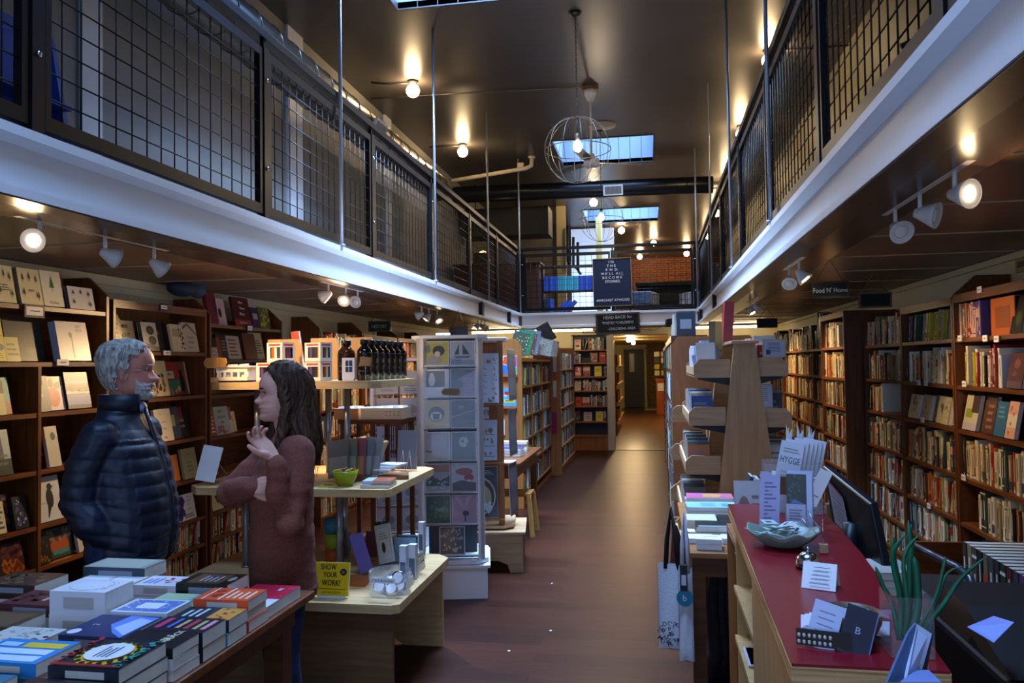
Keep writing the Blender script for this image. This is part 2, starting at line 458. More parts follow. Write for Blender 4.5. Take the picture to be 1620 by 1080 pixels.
# upper storey behind the cross beam
BRICK = planks('orange_brick', '#8a4a1e', '#a35a26', '#4c3220', .23, .075, .7, mortar=.01, plane='XZ')
b = MB(); b.box((-.9, 26.5, 2.44), (WR, 26.65, 5.05), BRICK); b.build('wall_upper_back', struct=True)
DKW = flat('#4b4745', .6)
b = MB(); b.box((WL, 17.2, 2.44), (-1.95, 17.35, 5.05), mixcol('stair_grey_wall', '#6f6961', '#7b756c', .6, nscale=.9)); b.build('wall_stair', struct=True)  # grey wall, slightly warmer in tone than the upper left wall
b = MB(); b.box((-2.02, 17.1, 2.44), (-1.82, 17.2, 5.05), flat('#b9ae8c', .5)); b.build('trim_11', struct=True)
b = MB(); b.box((-1.26, 18.6, 2.44), (-1.12, 18.75, 5.05), flat('#a89660', .5)); b.build('column_1', struct=True)
wn = MB().box((-1.98, 19.9, 2.9), (-.9, 19.95, 5.0), glow('tall_window_glass', (.42, .62, 1.0), .35)).build('window_9', struct=True)
b = MB(); b.box((WL, 26.5, 2.44), (-.9, 26.65, 5.05), UPWALL); b.build('wall_upper_far', struct=True)
b = MB(); b.box((WL, 28.9, 0), (WR, 29, 5.05), CREAM); b.build('wall_far', struct=True)
# pilasters and panel joints on the upper left wall
PIL = flat('#c7cad0', .5)
for (a, c) in ((124, 156), (452, 476), (606, 616)):
    y0, y1 = at(a, 200, X=WL).y, at(c, 200, X=WL).y
    MB().box((WL, y0, 2.44), (WL+.03, y1, ZC), PIL).build('pilaster', struct=True)
ORD = ['first', 'second', 'third', 'fourth', 'fifth', 'sixth', 'seventh', 'eighth', 'ninth', 'tenth', 'eleventh', 'twelfth', 'thirteenth', 'fourteenth', 'fifteenth', 'sixteenth', 'seventeenth', 'eighteenth', 'nineteenth', 'twentieth'] + ['twenty-'+q for q in ('first', 'second', 'third', 'fourth', 'fifth', 'sixth', 'seventh', 'eighth', 'ninth')] + ['thirtieth', 'thirty-first', 'thirty-second', 'thirty-third', 'thirty-fourth', 'thirty-fifth', 'thirty-sixth']
# ------------------------------------------------------------------ railings
def railing(name, label, axis, c, s0, s1, posts, group='steel mesh railings around the void'):
    """axis 'Y': runs along Y at X=c; axis 'X': runs along X at Y=c"""
    t = thing(name, label, 'railing', (c, s0, 2.44) if axis == 'Y' else (s0, c, 2.44), 0 if axis == 'Y' else -90)
    L = s1-s0           # local: runs along +Y
    H = 1.0
    b = MB(); b.box((-.03, 0, 1.06), (.03, L, 1.11), BLACKM); b.build('handrail', t, bevel=.004)
    ps = [p-s0 for p in posts]
    for p in ps:
        w_ = .06 if p > .6 else .09
        b = MB(); b.box((-.025, p-w_/2, 0), (.025, p+w_/2, H+.01), BLACKM); b.box((-.012, p-.012, H), (.012, p+.012, 1.06), BLACKM)
        b.lathe([(0, 0), (.012, 0), (.012, .006), (0, .008)], CHROME, 8, T(.026, p, .3) @ R('Y', 90)); b.lathe([(0, 0), (.012, 0), (.012, .006), (0, .008)], CHROME, 8, T(.026, p, .82) @ R('Y', 90))
        b.build('post', t)
    for a, c_ in zip(ps[:-1], ps[1:]):
        a += .04; c_ -= .04
        b = MB()
        b.box((-.018, a, .03), (.018, c_, .085), BLACKM); b.box((-.018, a, H-.05), (.018, c_, H), BLACKM)
        b.box((-.018, a, .085), (.018, a+.03, H-.05), BLACKM); b.box((-.018, c_-.03, .085), (.018, c_, H-.05), BLACKM)
        b.build('panel_frame', t)
        b = MB(); n = max(2, round((c_-a)/.1)); d = (c_-a)/n
        for k in range(1, n): b.tube([(0, a+k*d, .06), (0, a+k*d, H-.03)], .0034, BLACKM, 5)
        z = .16
        while z < H-.06:
            b.tube([(.005, a, z), (.005, c_, z)], .0034, BLACKM, 5); z += .1
        b.build('wire_mesh', t)
    return t
railing('mesh_railing', 'black steel mesh railing on the long left mezzanine edge', 'Y', XL-.05, -.1, 13.0, [-.05, 1.1, 2.49, 4.22, 6.0, 7.74, 9.44, 11.16, 12.95])
railing('mesh_railing', 'black steel mesh railing on the right mezzanine edge', 'Y', XR+.05, -.1, 13.0, [-.05, 1.0, 2.22, 3.76, 5.4, 7.02, 8.92, 10.75, 12.95])
railing('mesh_railing', 'black steel mesh railing across the back mezzanine behind the letter board', 'X', YB+.06, XL, XR, [XL+.02, -.62, XR-.02])

# ------------------------------------------------------------------ hanger rods
ROD = flat('#aab0ba', .35, .6)
for i, (x, y, l) in enumerate([(XL, 5.27, 'white painted hanger rod nearest the camera on the left beam'), (XL, 7.74, 'second hanger rod along the left mezzanine beam'), (XL, 10.4, 'third hanger rod along the left mezzanine beam'), (XL, 12.98, 'hanger rod at the far left corner of the mezzanine void'),
        (XR, 5.08, 'white painted hanger rod nearest the camera on the right beam'), (XR, 7.5, 'second hanger rod along the right mezzanine beam'), (XR, 9.95, 'third hanger rod along the right mezzanine beam'), (XR, 12.98, 'hanger rod at the far right corner of the mezzanine void')]):
    b = MB(); b.tube([(0, 0, 0), (0, 0, ZC-2.44)], .0135, ROD, 10); b.lathe([(.028, 0), (.028, .012), (.0, .012)], ROD, 10)
    tag(b.build('hanger_rod', loc=(x+(-.003 if x < 0 else .003), y, 2.44)), l, 'rod', 'steel hanger rods carrying the mezzanine')

# ------------------------------------------------------------------ ceiling bulbs
BULBM = glow('warm_bulb', (1.0, .70, .36), 62)
SOCK = flat('#2a2725', .5)
bulbs = [(-2.806, 9.113, 'glowing globe bulb nearest the camera, left side of the high ceiling'), (-2.866, 11.915, 'second glowing globe bulb on the left side of the high ceiling'),
 (1.35, 9.05, 'globe bulb on the high ceiling, nearest behind the right railing'), (1.36, 11.9, 'second globe bulb on the high ceiling behind the right railing'), (1.43, 15.0, 'third globe bulb on the high ceiling behind the right railing'),
 (-1.138, 16.318, 'globe bulb seen inside the farther wire globe, above its rim'), (-.704, 19.974, 'globe bulb right of the farther wire globe'), (-.326, 25.1, 'far globe bulb in front of the brick wall, left one'),
 (1.11, 24.8, 'far globe bulb in front of the brick wall, right one'), (.104, 22.37, 'far globe bulb just above the back handrail'), (1.5, 18.2, 'globe bulb seen through the right railing mesh, upper of two'), (1.5, 21.5, 'globe bulb seen through the right railing mesh, lower of two')]
for x, y, l in bulbs:
    t = thing('ceiling_bulb', l, 'light bulb', (x, y, ZC), 0, 'bare globe bulbs on the high ceiling')
    b = MB(); b.lathe([(.0, 0), (.065, 0), (.065, -.018), (.04, -.03), (.032, -.05), (0, -.05)], SOCK, 16); b.build('socket', t)
    b = MB(); b.ell((0, 0, -.122), .08, BULBM, 20, 12); b.build('globe', t)
# surface conduits on the ceiling
b = MB(); b.tube([(-3.5, 9.55, ZC-.02), (-.75, 9.7, ZC-.02)], .011, flat('#4b4642', .35), 6); tag(b.build('ceiling_conduit'), 'thin conduit across the high ceiling to the fan', 'conduit')
b = MB(); b.tube([(-3.3, 9.0, ZC-.02), (-3.1, 9.11, ZC-.02), (-2.87, 9.11, ZC-.02)], .011, flat('#2c2927', .35), 6); tag(b.build('ceiling_conduit'), 'short bent conduit beside the nearest left ceiling bulb', 'conduit')
b = MB(); b.tube([(-3.4, 11.9, ZC-.02), (-2.93, 11.91, ZC-.02)], .011, flat('#2c2927', .35), 6); tag(b.build('ceiling_conduit'), 'short conduit beside the second left ceiling bulb', 'conduit')
b = MB(); b.tube([(1.42, 9.05, ZC-.02), (2.19, 9.05, ZC-.02)], .011, flat('#2c2927', .35), 6); tag(b.build('ceiling_conduit'), 'conduit behind the right railing at its nearest bulb', 'conduit')
b = MB(); b.tube([(-1.1, 16.1, ZC-.02), (1.5, 16.0, ZC-.02)], .011, flat('#2c2927', .35), 6); tag(b.build('ceiling_conduit'), 'conduit on the ceiling between the two farther skylights', 'conduit')

# ------------------------------------------------------------------ wire globe pendants
WIRE = flat('#3c3833', .4, .6)
def pendant(x, y, zc, label):
    t = thing('wire_globe_pendant', label, 'pendant light', (x, y, ZC), 0, 'wire globe pendants over the aisle')
    R_ = .325; L = ZC-zc
    b = MB(); b.lathe([(0, 0), (.065, 0), (.06, -.02), (.02, -.04), (0, -.04)], flat('#1a1614', .4), 18); b.build('canopy', t)
    b = MB(); z = -.04; k = 0
    while z > -(L-R_)+.01:
        o_ = R('Z', 90*(k % 2)) @ T(0, 0, z-.018)
        b.tube([Vector((.007*cos(a), 0, .02*sin(a))) for a in [2*pi*q/8 for q in range(8)]], .0028, flat('#1c1917', .4, .5), 5, o_, True); z -= .03; k += 1
    b.build('chain', t)
    b = MB()
    for k in range(6):
        a0 = pi*k/6+.2
        b.tube([Vector((R_*cos(a)*cos(a0), R_*cos(a)*sin(a0), R_*sin(a)-L)) for a in [2*pi*q/40 for q in range(40)]], .0024, WIRE, 5, None, True)
    b.tube([Vector((R_*cos(a), R_*sin(a), -L)) for a in [2*pi*q/40 for q in range(40)]], .0042, WIRE, 6, None, True)
    b.ell((0, 0, R_-L), (.018, .018, .01), WIRE, 8, 6)
    b.build('wire_cage', t)
    b = MB(); b.tube([(0, 0, R_-L), (0, 0, .16-L)], .004, BLACK, 6); b.lathe([(0, .17-L), (.02, .165-L), (.022, .09-L), (0, .09-L)], SOCK, 12); b.build('lamp_holder', t)
    b = MB(); b.ell((0, 0, .035-L), (.045, .045, .055), glow('pendant_bulb', (1.0, .78, .52), 130), 16, 10); b.build('bulb', t)
    return t
pendant(-.683, 7.667, 3.68, 'nearer wire globe pendant with a lit bulb, high over the aisle')
pendant(-.698, 11.6, 3.70, 'farther wire globe pendant with a lit bulb, behind the ceiling fan')

# ------------------------------------------------------------------ ceiling fan
FANW = flat('#c9c9cc', .4)
t = thing('ceiling_fan', 'white ceiling fan on a long rod beside the nearer wire globe', 'ceiling fan', (-.70, 9.78, ZC))
b = MB(); b.box((-.1, -.06, -.05), (.1, .06, 0), flat('#6b4a2e', .6)); b.build('mounting_block', t)
b = MB(); b.lathe([(0, -.05), (.075, -.05), (.07, -.1), (.04, -.18), (.0, -.18)], FANW, 20); b.build('canopy', t)
b = MB(); b.tube([(0, 0, -.17), (0, 0, -.86)], .014, FANW, 10); b.build('down_rod', t)
b = MB(); b.lathe([(.0, -.84), (.035, -.85), (.05, -.9), (.095, -.92), (.1, -1.0), (.06, -1.03), (0, -1.03)], FANW, 24); b.build('motor', t)
for k in range(3):
    M = T(0, 0, -.96) @ R('Z', 20+120*k)
    b = MB(); b.box((.09, -.015, -.006), (.17, .015, .004), FANW, M)
    b.prism([(.15, -.04), (.25, -.06), (.62, -.055), (.66, 0), (.62, .055), (.25, .06), (.15, .04)], -.004, .004, flat('#6f6a66', .5), M=M @ R('X', 10)); b.build('blade', t)

# round disc on the ceiling by the farther pendant
b = MB(); b.lathe([(0, 0), (.21, 0), (.2, -.02), (.0, -.03)], flat('#8b8a88', .5), 28)
tag(b.build('ceiling_disc', loc=(-.66, 11.42, ZC)), 'round plate on the ceiling above the farther wire globe', 'plate')

# ------------------------------------------------------------------ ducts and pipes
def duct(name, p, q, r, mat, label, band=1.2):
    b = MB(); p, q = Vector(p), Vector(q); M = aim(p, q); L = (q-p).length
    b.lathe([(0, 0), (r*.97, 0), (r, .01), (r, L-.01), (r*.97, L), (0, L)], mat, 36, M)
    z = band*.5
    while z < L: b.lathe([(r+.002, z-.008), (r+.007, z-.004), (r+.007, z+.004), (r+.002, z+.008)], mat, 36, M, False); z += band
    return tag(b.build(name), label, 'duct')
DUCTM = flat('#20242b', .28, .4)
duct('round_duct', (-3.55, 14.0, 4.72), (1.10, 14.0, 4.66), .15, DUCTM, 'dark round duct crossing over the void below the ceiling')
duct('round_duct', (-3.15, .2, 4.25), (-3.15, 11.4, 4.25), .2, flat('#57524a', .25, .6), 'round duct running along the left wall above the railing', .35)
def register(x, y, z, M, label):
    b = MB(); b.box((-.17, -.03, -.09), (.17, .0, .09), flat('#b9b6b0', .5)); 
    b.box((-.145, -.034, -.065), (.145, -.03, .065), flat('#262524', .6))
    for k in range(22): b.box((-.14+k*.013, -.038, -.062), (-.137+k*.013, -.034, .062), flat('#97938c', .5))
    o = b.build('air_register'); o.matrix_world = T(x, y, z) @ M
    return tag(o, label, 'vent', 'air registers on the ducts')
register(-2.93, 4.6, 4.2, R('Z', 90) @ R('X', 25), 'pale air register on the left duct above the near railing')
register(-2.93, 8.2, 4.2, R('Z', 90) @ R('X', 25), 'smaller looking air register farther along the left duct')
t = register(-.62, 13.84, 4.62, R('X', 8), 'white air register on the duct crossing the void')
b = MB(); b.tube([(-3.3, 12.9, 4.72), (-2.02, 12.9, 4.86), (-1.93, 12.9, 4.9), (-1.92, 12.9, 5.03)], .035, flat('#b4ab97', .45), 12)
b.lathe([(.06, 0), (.06, -.02), (.045, -.03), (0, -.03)], flat('#b4ab97', .45), 14, T(-1.92, 12.9, 5.05)); b.box((-2.16, 12.86, 4.87), (-2.06, 12.94, 4.95), flat('#b4ab97', .45))
tag(b.build('white_drain_pipe'), 'cream drain pipe bending down from the ceiling at the back left', 'pipe')
for i, (px, y0, y1) in enumerate(((898, 357, 413), (907, 375, 418), (914, 383, 427))):
    a = at(px, y0, Y=17.0); c = at(px, y1, Y=17.0)
    b = MB(); b.tube([a, c, c+Vector((.03, .02, -.05)), c+Vector((.04, .2, -.06))], .03, BLACK, 10); b.box((a.x-.01, 17.0, (a.z+c.z)/2), (a.x+.01, 17.13, (a.z+c.z)/2+.02), BLACK)
    tag(b.build('black_pipe'), ['tallest black pipe, leftmost by the tall window', 'middle black pipe by the tall window', 'shortest black pipe, rightmost by the tall window'][i], 'pipe', 'black pipes beside the tall window')
b = MB(); a = at(735, 395, Y=13.9); b.box((-3.5, 14.4, 4.0), (-1.85, 15.0, 4.52), flat('#060608', .6)); b.tube([(-3.3, 14.7, 4.52), (-3.3, 14.7, 5.048)], .01, BLACKM, 6); b.tube([(-2.5, 14.7, 4.52), (-2.5, 14.7, 5.048)], .01, BLACKM, 6)
tag(b.build('equipment_box', loc=(0, 0, 0)), 'large black equipment box below the crossing duct', 'box')

# ------------------------------------------------------------------ things on the back mezzanine
t = thing('office_desk', 'dark wooden cabinet desk behind the corner of the railing', 'desk', (-2.72, 13.75, 2.44))
p0 = at(718, 418, Y=13.6); p1 = at(852, 415, Y=13.6)
x0, x1 = p0.x+2.72, p1.x+2.72; zt = p0.z-2.44
b = MB(); b.box((x0, -.1, 0), (x1, .45, zt-.03), flat('#3a2115', .45)); b.build('body', t, bevel=.004)
b = MB(); b.box((x0-.03, -.14, zt-.03), (x1+.03, .48, zt), flat('#4a2b1a', .4)); b.build('top', t, bevel=.005)
LX = at(763, 400, Y=13.9)
t = thing('table_lamp', 'small lamp with a lit amber glass shade on the upstairs desk', 'lamp', (LX.x, 13.95, 2.44+zt))
b = MB(); b.lathe([(.0, 0), (.06, 0), (.055, .015), (.015, .03), (.012, .14), (0, .14)], flat('#2a1c12', .4, .6), 16); b.build('base', t)
b = MB(); b.lathe([(.13, .1), (.125, .14), (.10, .2), (.05, .26), (.0, .28)], glow('amber_shade', (1.0, .62, .25), 2.0), 24, cap=False); b.build('lamp_shade', t)
b = MB(); b.box((-.14, -.05, 0), (.14, .05, .2), BLACK); tag(b.build('black_box', loc=(LX.x+.02, 13.72, 2.44+zt+.002)), 'small black box in front of the lit desk lamp', 'box')

t = thing('low_bookcase', 'dark low bookcase of blue binders behind the back railing', 'bookcase', (0, 13.95, 2.44))
xa, xb = at(857, 440, Y=13.95).x, at(937, 440, Y=13.95).x+.25
for q in (xa, xb-.02): b = MB(); b.box((q, 0, 0), (q+.02, .3, .9), BLACKM); b.build('side_panel', t)
for z in (.05, .45, .9): b = MB(); b.box((xa+.02, 0, z-.02), (xb-.02, .3, z), flat('#201916', .5)); b.build('shelf', t)
cols = ['#1f3f9a', '#24489f', '#1b3788', '#2a52ab', '#1f3f9a', '#224593', '#2b7f96', '#34909f', '#2b7f96', '#3a98a5', '#338b9b', '#2d8296', '#3a98a5', '#2b7f96', '#34909f']
x = xa+.03; i = 0
while x < xb-.06:
    w_ = .042
    b = MB(); b.box((0, 0, .002), (w_-.004, .2, .26), flat(cols[i % len(cols)], .5)); b.box((.004, .002, .262-.004), (w_-.008, .19, .2605), PAPER)
    nm = 'royal blue' if i % 15 < 6 else 'teal'
    tag(b.build('binder', loc=(x, 13.99, 2.44+.45)), '%s binder on the top shelf behind the letter board, %s from the left' % (nm, ORD[i]), 'binder', 'binders in the low upstairs bookcase')
    x += w_; i += 1
x = xa+.03
lab = ['leftmost upright', 'second upright', 'third upright', 'first leaning', 'second leaning', 'third leaning']
for i in range(6):
    b = MB(); b.box((0, 0, 0), (.05, .2, .26), flat(['#1b2f45', '#1d3550', '#2350c0', '#1f49b0', '#2350c0', '#1d44a6'][i], .5))
    o = b.build('binder'); tilt = 0 if i < 3 else 42
    o.matrix_world = T(x, 13.99, 2.44+.053+(.036 if tilt else 0)) @ R('Y', tilt)
    if i == 2: x += .06
    x += .055 if i < 3 else .075
    tag(o, lab[i]+' blue binder on the lower shelf of the upstairs bookcase', 'binder', 'binders in the low upstairs bookcase')
# striped armchairs and dark table before the brick wall
def armchair(x, y, rz, label):
    t = thing('striped_armchair', label, 'chair', (x, y, 2.44), rz, 'striped chairs upstairs')
    st = planks('striped_fabric', '#c9ccd4', '#2c3550', '#c9ccd4', .02, 4, .8, mortar=.0, plane='XZ', bump=0)
    b = MB(); b.box((-.3, -.3, .2), (.3, .3, .45), st); b.build('seat', t, bevel=.03)
    b = MB(); b.prism([(-.3, .3), (-.3, .8), (-.18, .98), (0, 1.03), (.18, .98), (.3, .8), (.3, .3)], .22, .34, st, 'XZ'); b.build('backrest', t, bevel=.02)
    for sx in (-.26, .26):
        for sy in (-.26, .26): b = MB(); b.tube([(sx, sy, 0), (sx, sy, .2)], .02, BLACK, 8); b.build('leg', t)
armchair(at(1012, 470, Y=14.9).x, 14.9, 75, 'striped armchair right of the letter board, edge on')
armchair(at(1102, 470, Y=14.9).x+.1, 15.2, -60, 'striped armchair by the right railing corner')
t = thing('dark_table', 'long black table between the striped armchairs upstairs', 'table', (.25, 16.2, 2.44))
b = MB(); b.box((-.55, -.3, .66), (.75, .3, .74), BLACK); b.build('table_top', t, bevel=.01)
b = MB(); b.box((-.5, -.02, .2), (.7, .02, .66), BLACK); b.build('apron', t)
for sx in (-.5, .7): b = MB(); b.box((sx-.03, -.25, 0), (sx+.03, .25, .66), BLACK); b.build('leg', t)
# blue cabinet at the near end of the left mezzanine
t = thing('blue_bookcase', 'deep blue bookcase upstairs at the near left edge', 'bookcase', (-2.98, 2.52, 2.44), 0)
BL = flat('#1f3f96', .5)
b = MB(); b.prism([(-.02, 0), (.14, 0), (.0, .8), (-.02, .85)], .96, .99, BL, 'XZ'); b.build('side_panel', t)
b = MB(); b.prism([(-.02, 0), (.14, 0), (.0, .8), (-.02, .85)], 0, .03, BL, 'XZ'); b.build('side_panel', t)
for z in (.02, .45): b = MB(); b.box((-.02, .03, z), (.12, .96, z+.02), BL); b.build('shelf', t)
b = MB(); b.box((-.04, 0, 0), (-.02, .99, .85), BL); b.build('back_panel', t)
for i in range(7):
    b = MB(); b.box((0, 0, 0), (.1, .035, .23), flat(['#cfc9a8', '#31496f', '#22304f', '#8aa0b8', '#31496f', '#d3cda8', '#22304f'][i], .5))
    tag(b.build('hardcover_book', loc=(-2.97, 3.08+i*.045, 2.482)), ['cream', 'slate blue', 'navy', 'pale blue', 'dull blue', 'ivory', 'dark navy'][i]+' hardcover book inside the blue upstairs bookcase', 'book', 'books in the blue upstairs bookcase')

# letter board, chalkboard and speaker on the cross beam
def frame_sign(name, label, c, w_, h_, d, fm, pm, lines, lm, rz=0, tilt=0, cat='sign', fw=.02, rx=0):
    t = thing(name, label, cat, c, rz)
    t.rotation_euler = (radians(rx), radians(tilt), radians(rz))
    b = MB(); b.box((-w_/2, 0, -h_/2), (w_/2, d*.6, h_/2), pm); b.build('panel', t)
    b = MB()
    for a, c_ in (((-w_/2, -d*.2, -h_/2), (-w_/2+fw, d, h_/2)), ((w_/2-fw, -d*.2, -h_/2), (w_/2, d, h_/2)), ((-w_/2+fw, -d*.2, -h_/2), (w_/2-fw, d, -h_/2+fw)), ((-w_/2+fw, -d*.2, h_/2-fw), (w_/2-fw, d, h_/2))): b.box(a, c_, fm)
    b.build('frame', t)
    if lines:
        b = MB()
        for (s, x, z, size, sq) in lines: b.text(s, size, lm, T(x, -.003, z) @ R('X', 90), sq)
        b.build('lettering', t)
    return t
WT = flat('#e4e4ea', .6)
frame_sign('letter_board', 'navy felt letter board with a white quotation, hung on the back railing', (-.627, 13.052, 2.918), .64, .80, .03, flat('#8a6a48', .5), flat('#1b2540', .9),
  [('I N', -.01, .335, .06, 1.1), ('T H E', -.01, .27, .056, 1.1), ('E  N  D.', 0, .205, .056, 1.1), ("W E ' L L   A L L", .0, .14, .056, .95), ('B E C O M E', .0, .075, .056, 1.1), ('STORIES.', .01, .01, .06, 1.1), ('-MARGARET ATWOOD', .0, -.3, .056, .95)], WT, cat='letter board', fw=.012, rx=0, tilt=-.6)
CHK = flat('#b9bcc0', .9)
frame_sign('chalkboard_sign', 'framed chalkboard below the letter board listing what is in the back room', (-.545, 12.95, 2.228), .72, .34, .03, flat('#3c342c', .6), flat('#0d0e10', .8),
  [('HEAD BACK for', 0, .1, .075, .9), ('*POETRY *CHILDRENS', -.0, .01, .06, .85), ('-CHILDRENS AREA', .06, -.09, .06, .9)], CHK, cat='chalkboard', fw=.03, tilt=-1.5)
t = thing('black_loudspeaker', 'small black loudspeaker under the back mezzanine beam', 'speaker', (.35, 12.9, 2.22), 8)
b = MB(); b.prism([(-.14, -.07), (.1, -.07), (.15, .0), (.12, .07), (-.12, .05)], -.1, .06, flat('#15171a', .5), 'XZ'); b.build('cabinet', t, bevel=.006)
b = MB(); b.tube([(-.1, .05, -.02), (-.3, .07, -.12), (-.5, .07, -.1), (-.62, .06, .05), (-.68, .06, .2)], .004, BLACK, 6); b.build('cable', t)
# ------------------------------------------------------------------ track lights under the decks
SPOTW = flat('#d8d6d2', .4)
HOT = glow('lit_spot_lens', (1.0, .70, .36), 22)
DIM = flat('#e3ded2', .3)
def track(x, ys, heads, side):
    """heads: (y, yaw deg, lit, power, label)"""
    t0 = min(ys)-.12; t1 = max(ys)+.12
    b = MB(); b.box((-.02, t0, -.018), (.02, t1, 0), SPOTW)
    tag(b.build('light_track', loc=(x, 0, 2.21), bevel=.008), side, 'light track', 'light tracks under the mezzanine')
    for (y, yaw, pit, lit, power, label) in heads:
        t = thing('track_spotlight', label, 'spotlight', (x, y, 2.192), 0, 'spotlights under the mezzanine')
        b = MB(); b.tube([(0, 0, 0), (0, 0, -.065)], .008, SPOTW, 8); b.ell((0, 0, -.068), .014, SPOTW, 10, 6); b.build('stem', t)
        M = T(0, 0, -.075) @ R('Z', yaw) @ R('Y', pit) @ Matrix.Scale(.8, 4)   # +Z of head points along beam after pitch
        b = MB(); b.lathe([(0, -.05), (.02, -.045), (.03, -.02), (.052, .03), (.062, .055), (.058, .055), (.03, .0), (0, -.01)], SPOTW, 20, M @ T(0, 0, .02)); b.build('lamp_head', t)
        b = MB(); b.lathe([(.034, .049), (.058, .053)], SPOTW, 20, M @ T(0, 0, .02), False); b.ell((0, 0, .047), (.034, .034, .009), HOT if lit else DIM, 16, 8, M @ T(0, 0, .02)); b.build('bulb', t)
        if lit:
            l = bpy.data.lights.new('spot_beam', 'SPOT'); l.energy = power*2.3; l.color = (1.0, .66, .32); l.spot_size = radians(62 if y > 3.5 and y < 4 else 105); l.spot_blend = .7; l.shadow_soft_size = .04
            o = bpy.data.objects.new('spot_beam', l); COL.objects.link(o)
            o.matrix_world = T(x, y, 2.192) @ M.normalized() @ T(0, 0, .1) @ R('X', 180)
# yaw/pitch: pitch 180 points straight down; 120 = towards local +X tilted down
track(-2.46, (2.8, 3.56), [(2.81, -72, 100, 1, 1.2, 'lit spotlight, nearest head of the near left track'), (3.2, 60, 110, 0, 0, 'unlit spotlight, middle head of the near left track'), (3.56, 64, 122, 1, 13, 'spotlight aimed away at the plywood display, farthest head of the near left track')], 'white light track nearest the camera under the left deck')
track(-2.33, (5.4, 6.0), [(5.42, 170, 110, 0, 0, 'unlit spotlight, left head of the second left track'), (5.75, -86, 122, 1, 50, 'lit spotlight, middle head of the second left track'), (6.0, -90, 110, 0, 0, 'unlit spotlight turned away, right head of the second left track')], 'second light track under the left deck')
track(-2.35, (7.85, 8.45), [(7.85, 180, 110, 0, 0, 'unlit spotlight, left head of the third left track'), (8.12, 200, 140, 1, 14, 'lit spotlight, middle head of the third left track'), (8.45, -40, 140, 1, 14, 'lit spotlight, right head of the third left track')], 'third light track under the left deck')
track(-2.3, (10.3, 10.8), [(10.3, 200, 140, 1, 22, 'lit spotlight, left head of the fourth left track'), (10.5, 0, 120, 0, 0, 'unlit spotlight, middle head of the fourth left track'), (10.75, 90, 120, 0, 0, 'unlit spotlight, right head of the fourth left track')], 'fourth light track under the left deck, by the beam stiffener')
track(.99, (2.75, 3.45), [(2.78, -62, 100, 1, 3, 'lit spotlight, nearest head of the near right track'), (3.12, -35, 105, 0, 0, 'unlit spotlight, middle head of the near right track'), (3.42, -80, 120, 0, 0, 'unlit white spotlight, farthest head of the near right track')], 'white light track nearest the camera under the right deck')
track(.9, (5.0, 5.45), [(5.05, -20, 140, 1, 11, 'lit spotlight, right head of the second right track'), (5.4, -100, 130, 0, 0, 'unlit spotlight, left head of the second right track')], 'second light track under the right deck')
track(1.0, (7.9, 8.4), [(7.95, 0, 140, 1, 8, 'lit spotlight on the third right track, nearer head'), (8.35, -30, 150, 1, 8, 'lit spotlight on the third right track, farther head')], 'third light track under the right deck')
track(1.0, (10.4, 10.9), [(10.6, 0, 145, 1, 20, 'lit spotlight on the farthest right track')], 'farthest light track under the right deck')
# fluorescent tubes under the back deck
def tube_light(x0, x1, y, label, e=14):
    t = thing('tube_light', label, 'tube light', ((x0+x1)/2, y, 2.205), 0, 'tube lights under the back deck'); L = (x1-x0)/2
    b = MB(); b.box((-L, -.04, -.025), (L, .04, 0), flat('#d8d4c8', .5)); b.build('housing', t)
    b = MB(); b.tube([(-L+.02, 0, -.045), (L-.02, 0, -.045)], .018, glow('warm_tube', (1.0, .78, .46), e), 10); b.build('tube', t)
tube_light(-3.2, -1.9, 13.75, 'bright tube light under the back deck, left of the wall shelf')
tube_light(-1.75, -1.0, 13.7, 'short bright tube light above the wall shelf')
tube_light(.45, 1.9, 13.75, 'bright tube light under the back deck, right of the opening')
# small bare bulbs in the back hall
for i, (x, y, l) in enumerate([(-.55, 19.0, 'bare bulb in the back hall, left one'), (-.5, 21.5, 'bare bulb in the back hall, right one')]):
    t = thing('hall_bulb', l, 'light bulb', (x, y, 2.205), 0, 'bare bulbs in the back hall')
    b = MB(); b.lathe([(0, 0), (.05, 0), (.04, -.02), (0, -.03)], SPOTW, 14); b.build('socket', t)
    b = MB(); b.ell((0, 0, -.08), .055, glow('hall_bulb', (1.0, .70, .36), 260), 14, 10); b.build('globe', t)

# ------------------------------------------------------------------ bookcases
SHELFTAG = flat('#e9e4cf', .7)
def shelf_label(x, z, M, w_=.07, h_=.03):
    pass
CASES = {}; TOPS = {}
def bookcase(key, label, origin, rz, w_, d, shelves, top, mat=DARKWOOD, matz=DARKWOODZ, header=True, crown=False, bottom=.08, back=None, mid=None, group=None, tilt=0):
    t = thing('bookcase', label, 'bookcase', (origin[0], origin[1], 0), rz, group)
    M = T(origin[0], origin[1], 0) @ R('Z', rz)
    CASES[key] = (M, w_, d, shelves); TOPS[key] = top-.055 if header else 9
    th = .022
    for x in (0, w_-th):
        b = MB()
        if crown: b.prism([(0, 0), (d, 0), (d, top+.12), (.13, top+.12), (0, top)], x, x+th, matz, 'YZ')
        else: b.box((x, 0, 0), (x+th, d, top), matz)
        b.build('side_panel', t)
    b = MB(); b.box((th, d-.012, 0), (w_-th, d, top), back or mat); b.build('back_panel', t)
    if header:
        b = MB(); b.box((th, 0, top-.05), (w_-th, .02, top), mat); b.box((th, .02, top-.02), (w_-th, d-.012, top), mat); b.build('header', t)
    for z in shelves:
        b = MB(); b.box((th, .004, z-.024), (w_-th, d-.012, z), mat); b.build('shelf', t)
    b = MB(); b.box((th, .02, 0), (w_-th, .04, bottom-.024), mat); b.build('plinth', t)
    if mid:
        b = MB(); b.box((mid[0]-th/2, .0, bottom), (mid[0]+th/2, d-.012, mid[1]), matz); b.build('divider', t)
    return t
RG = 'bookcases on the right wall'; LG = 'bookcases on the left wall'
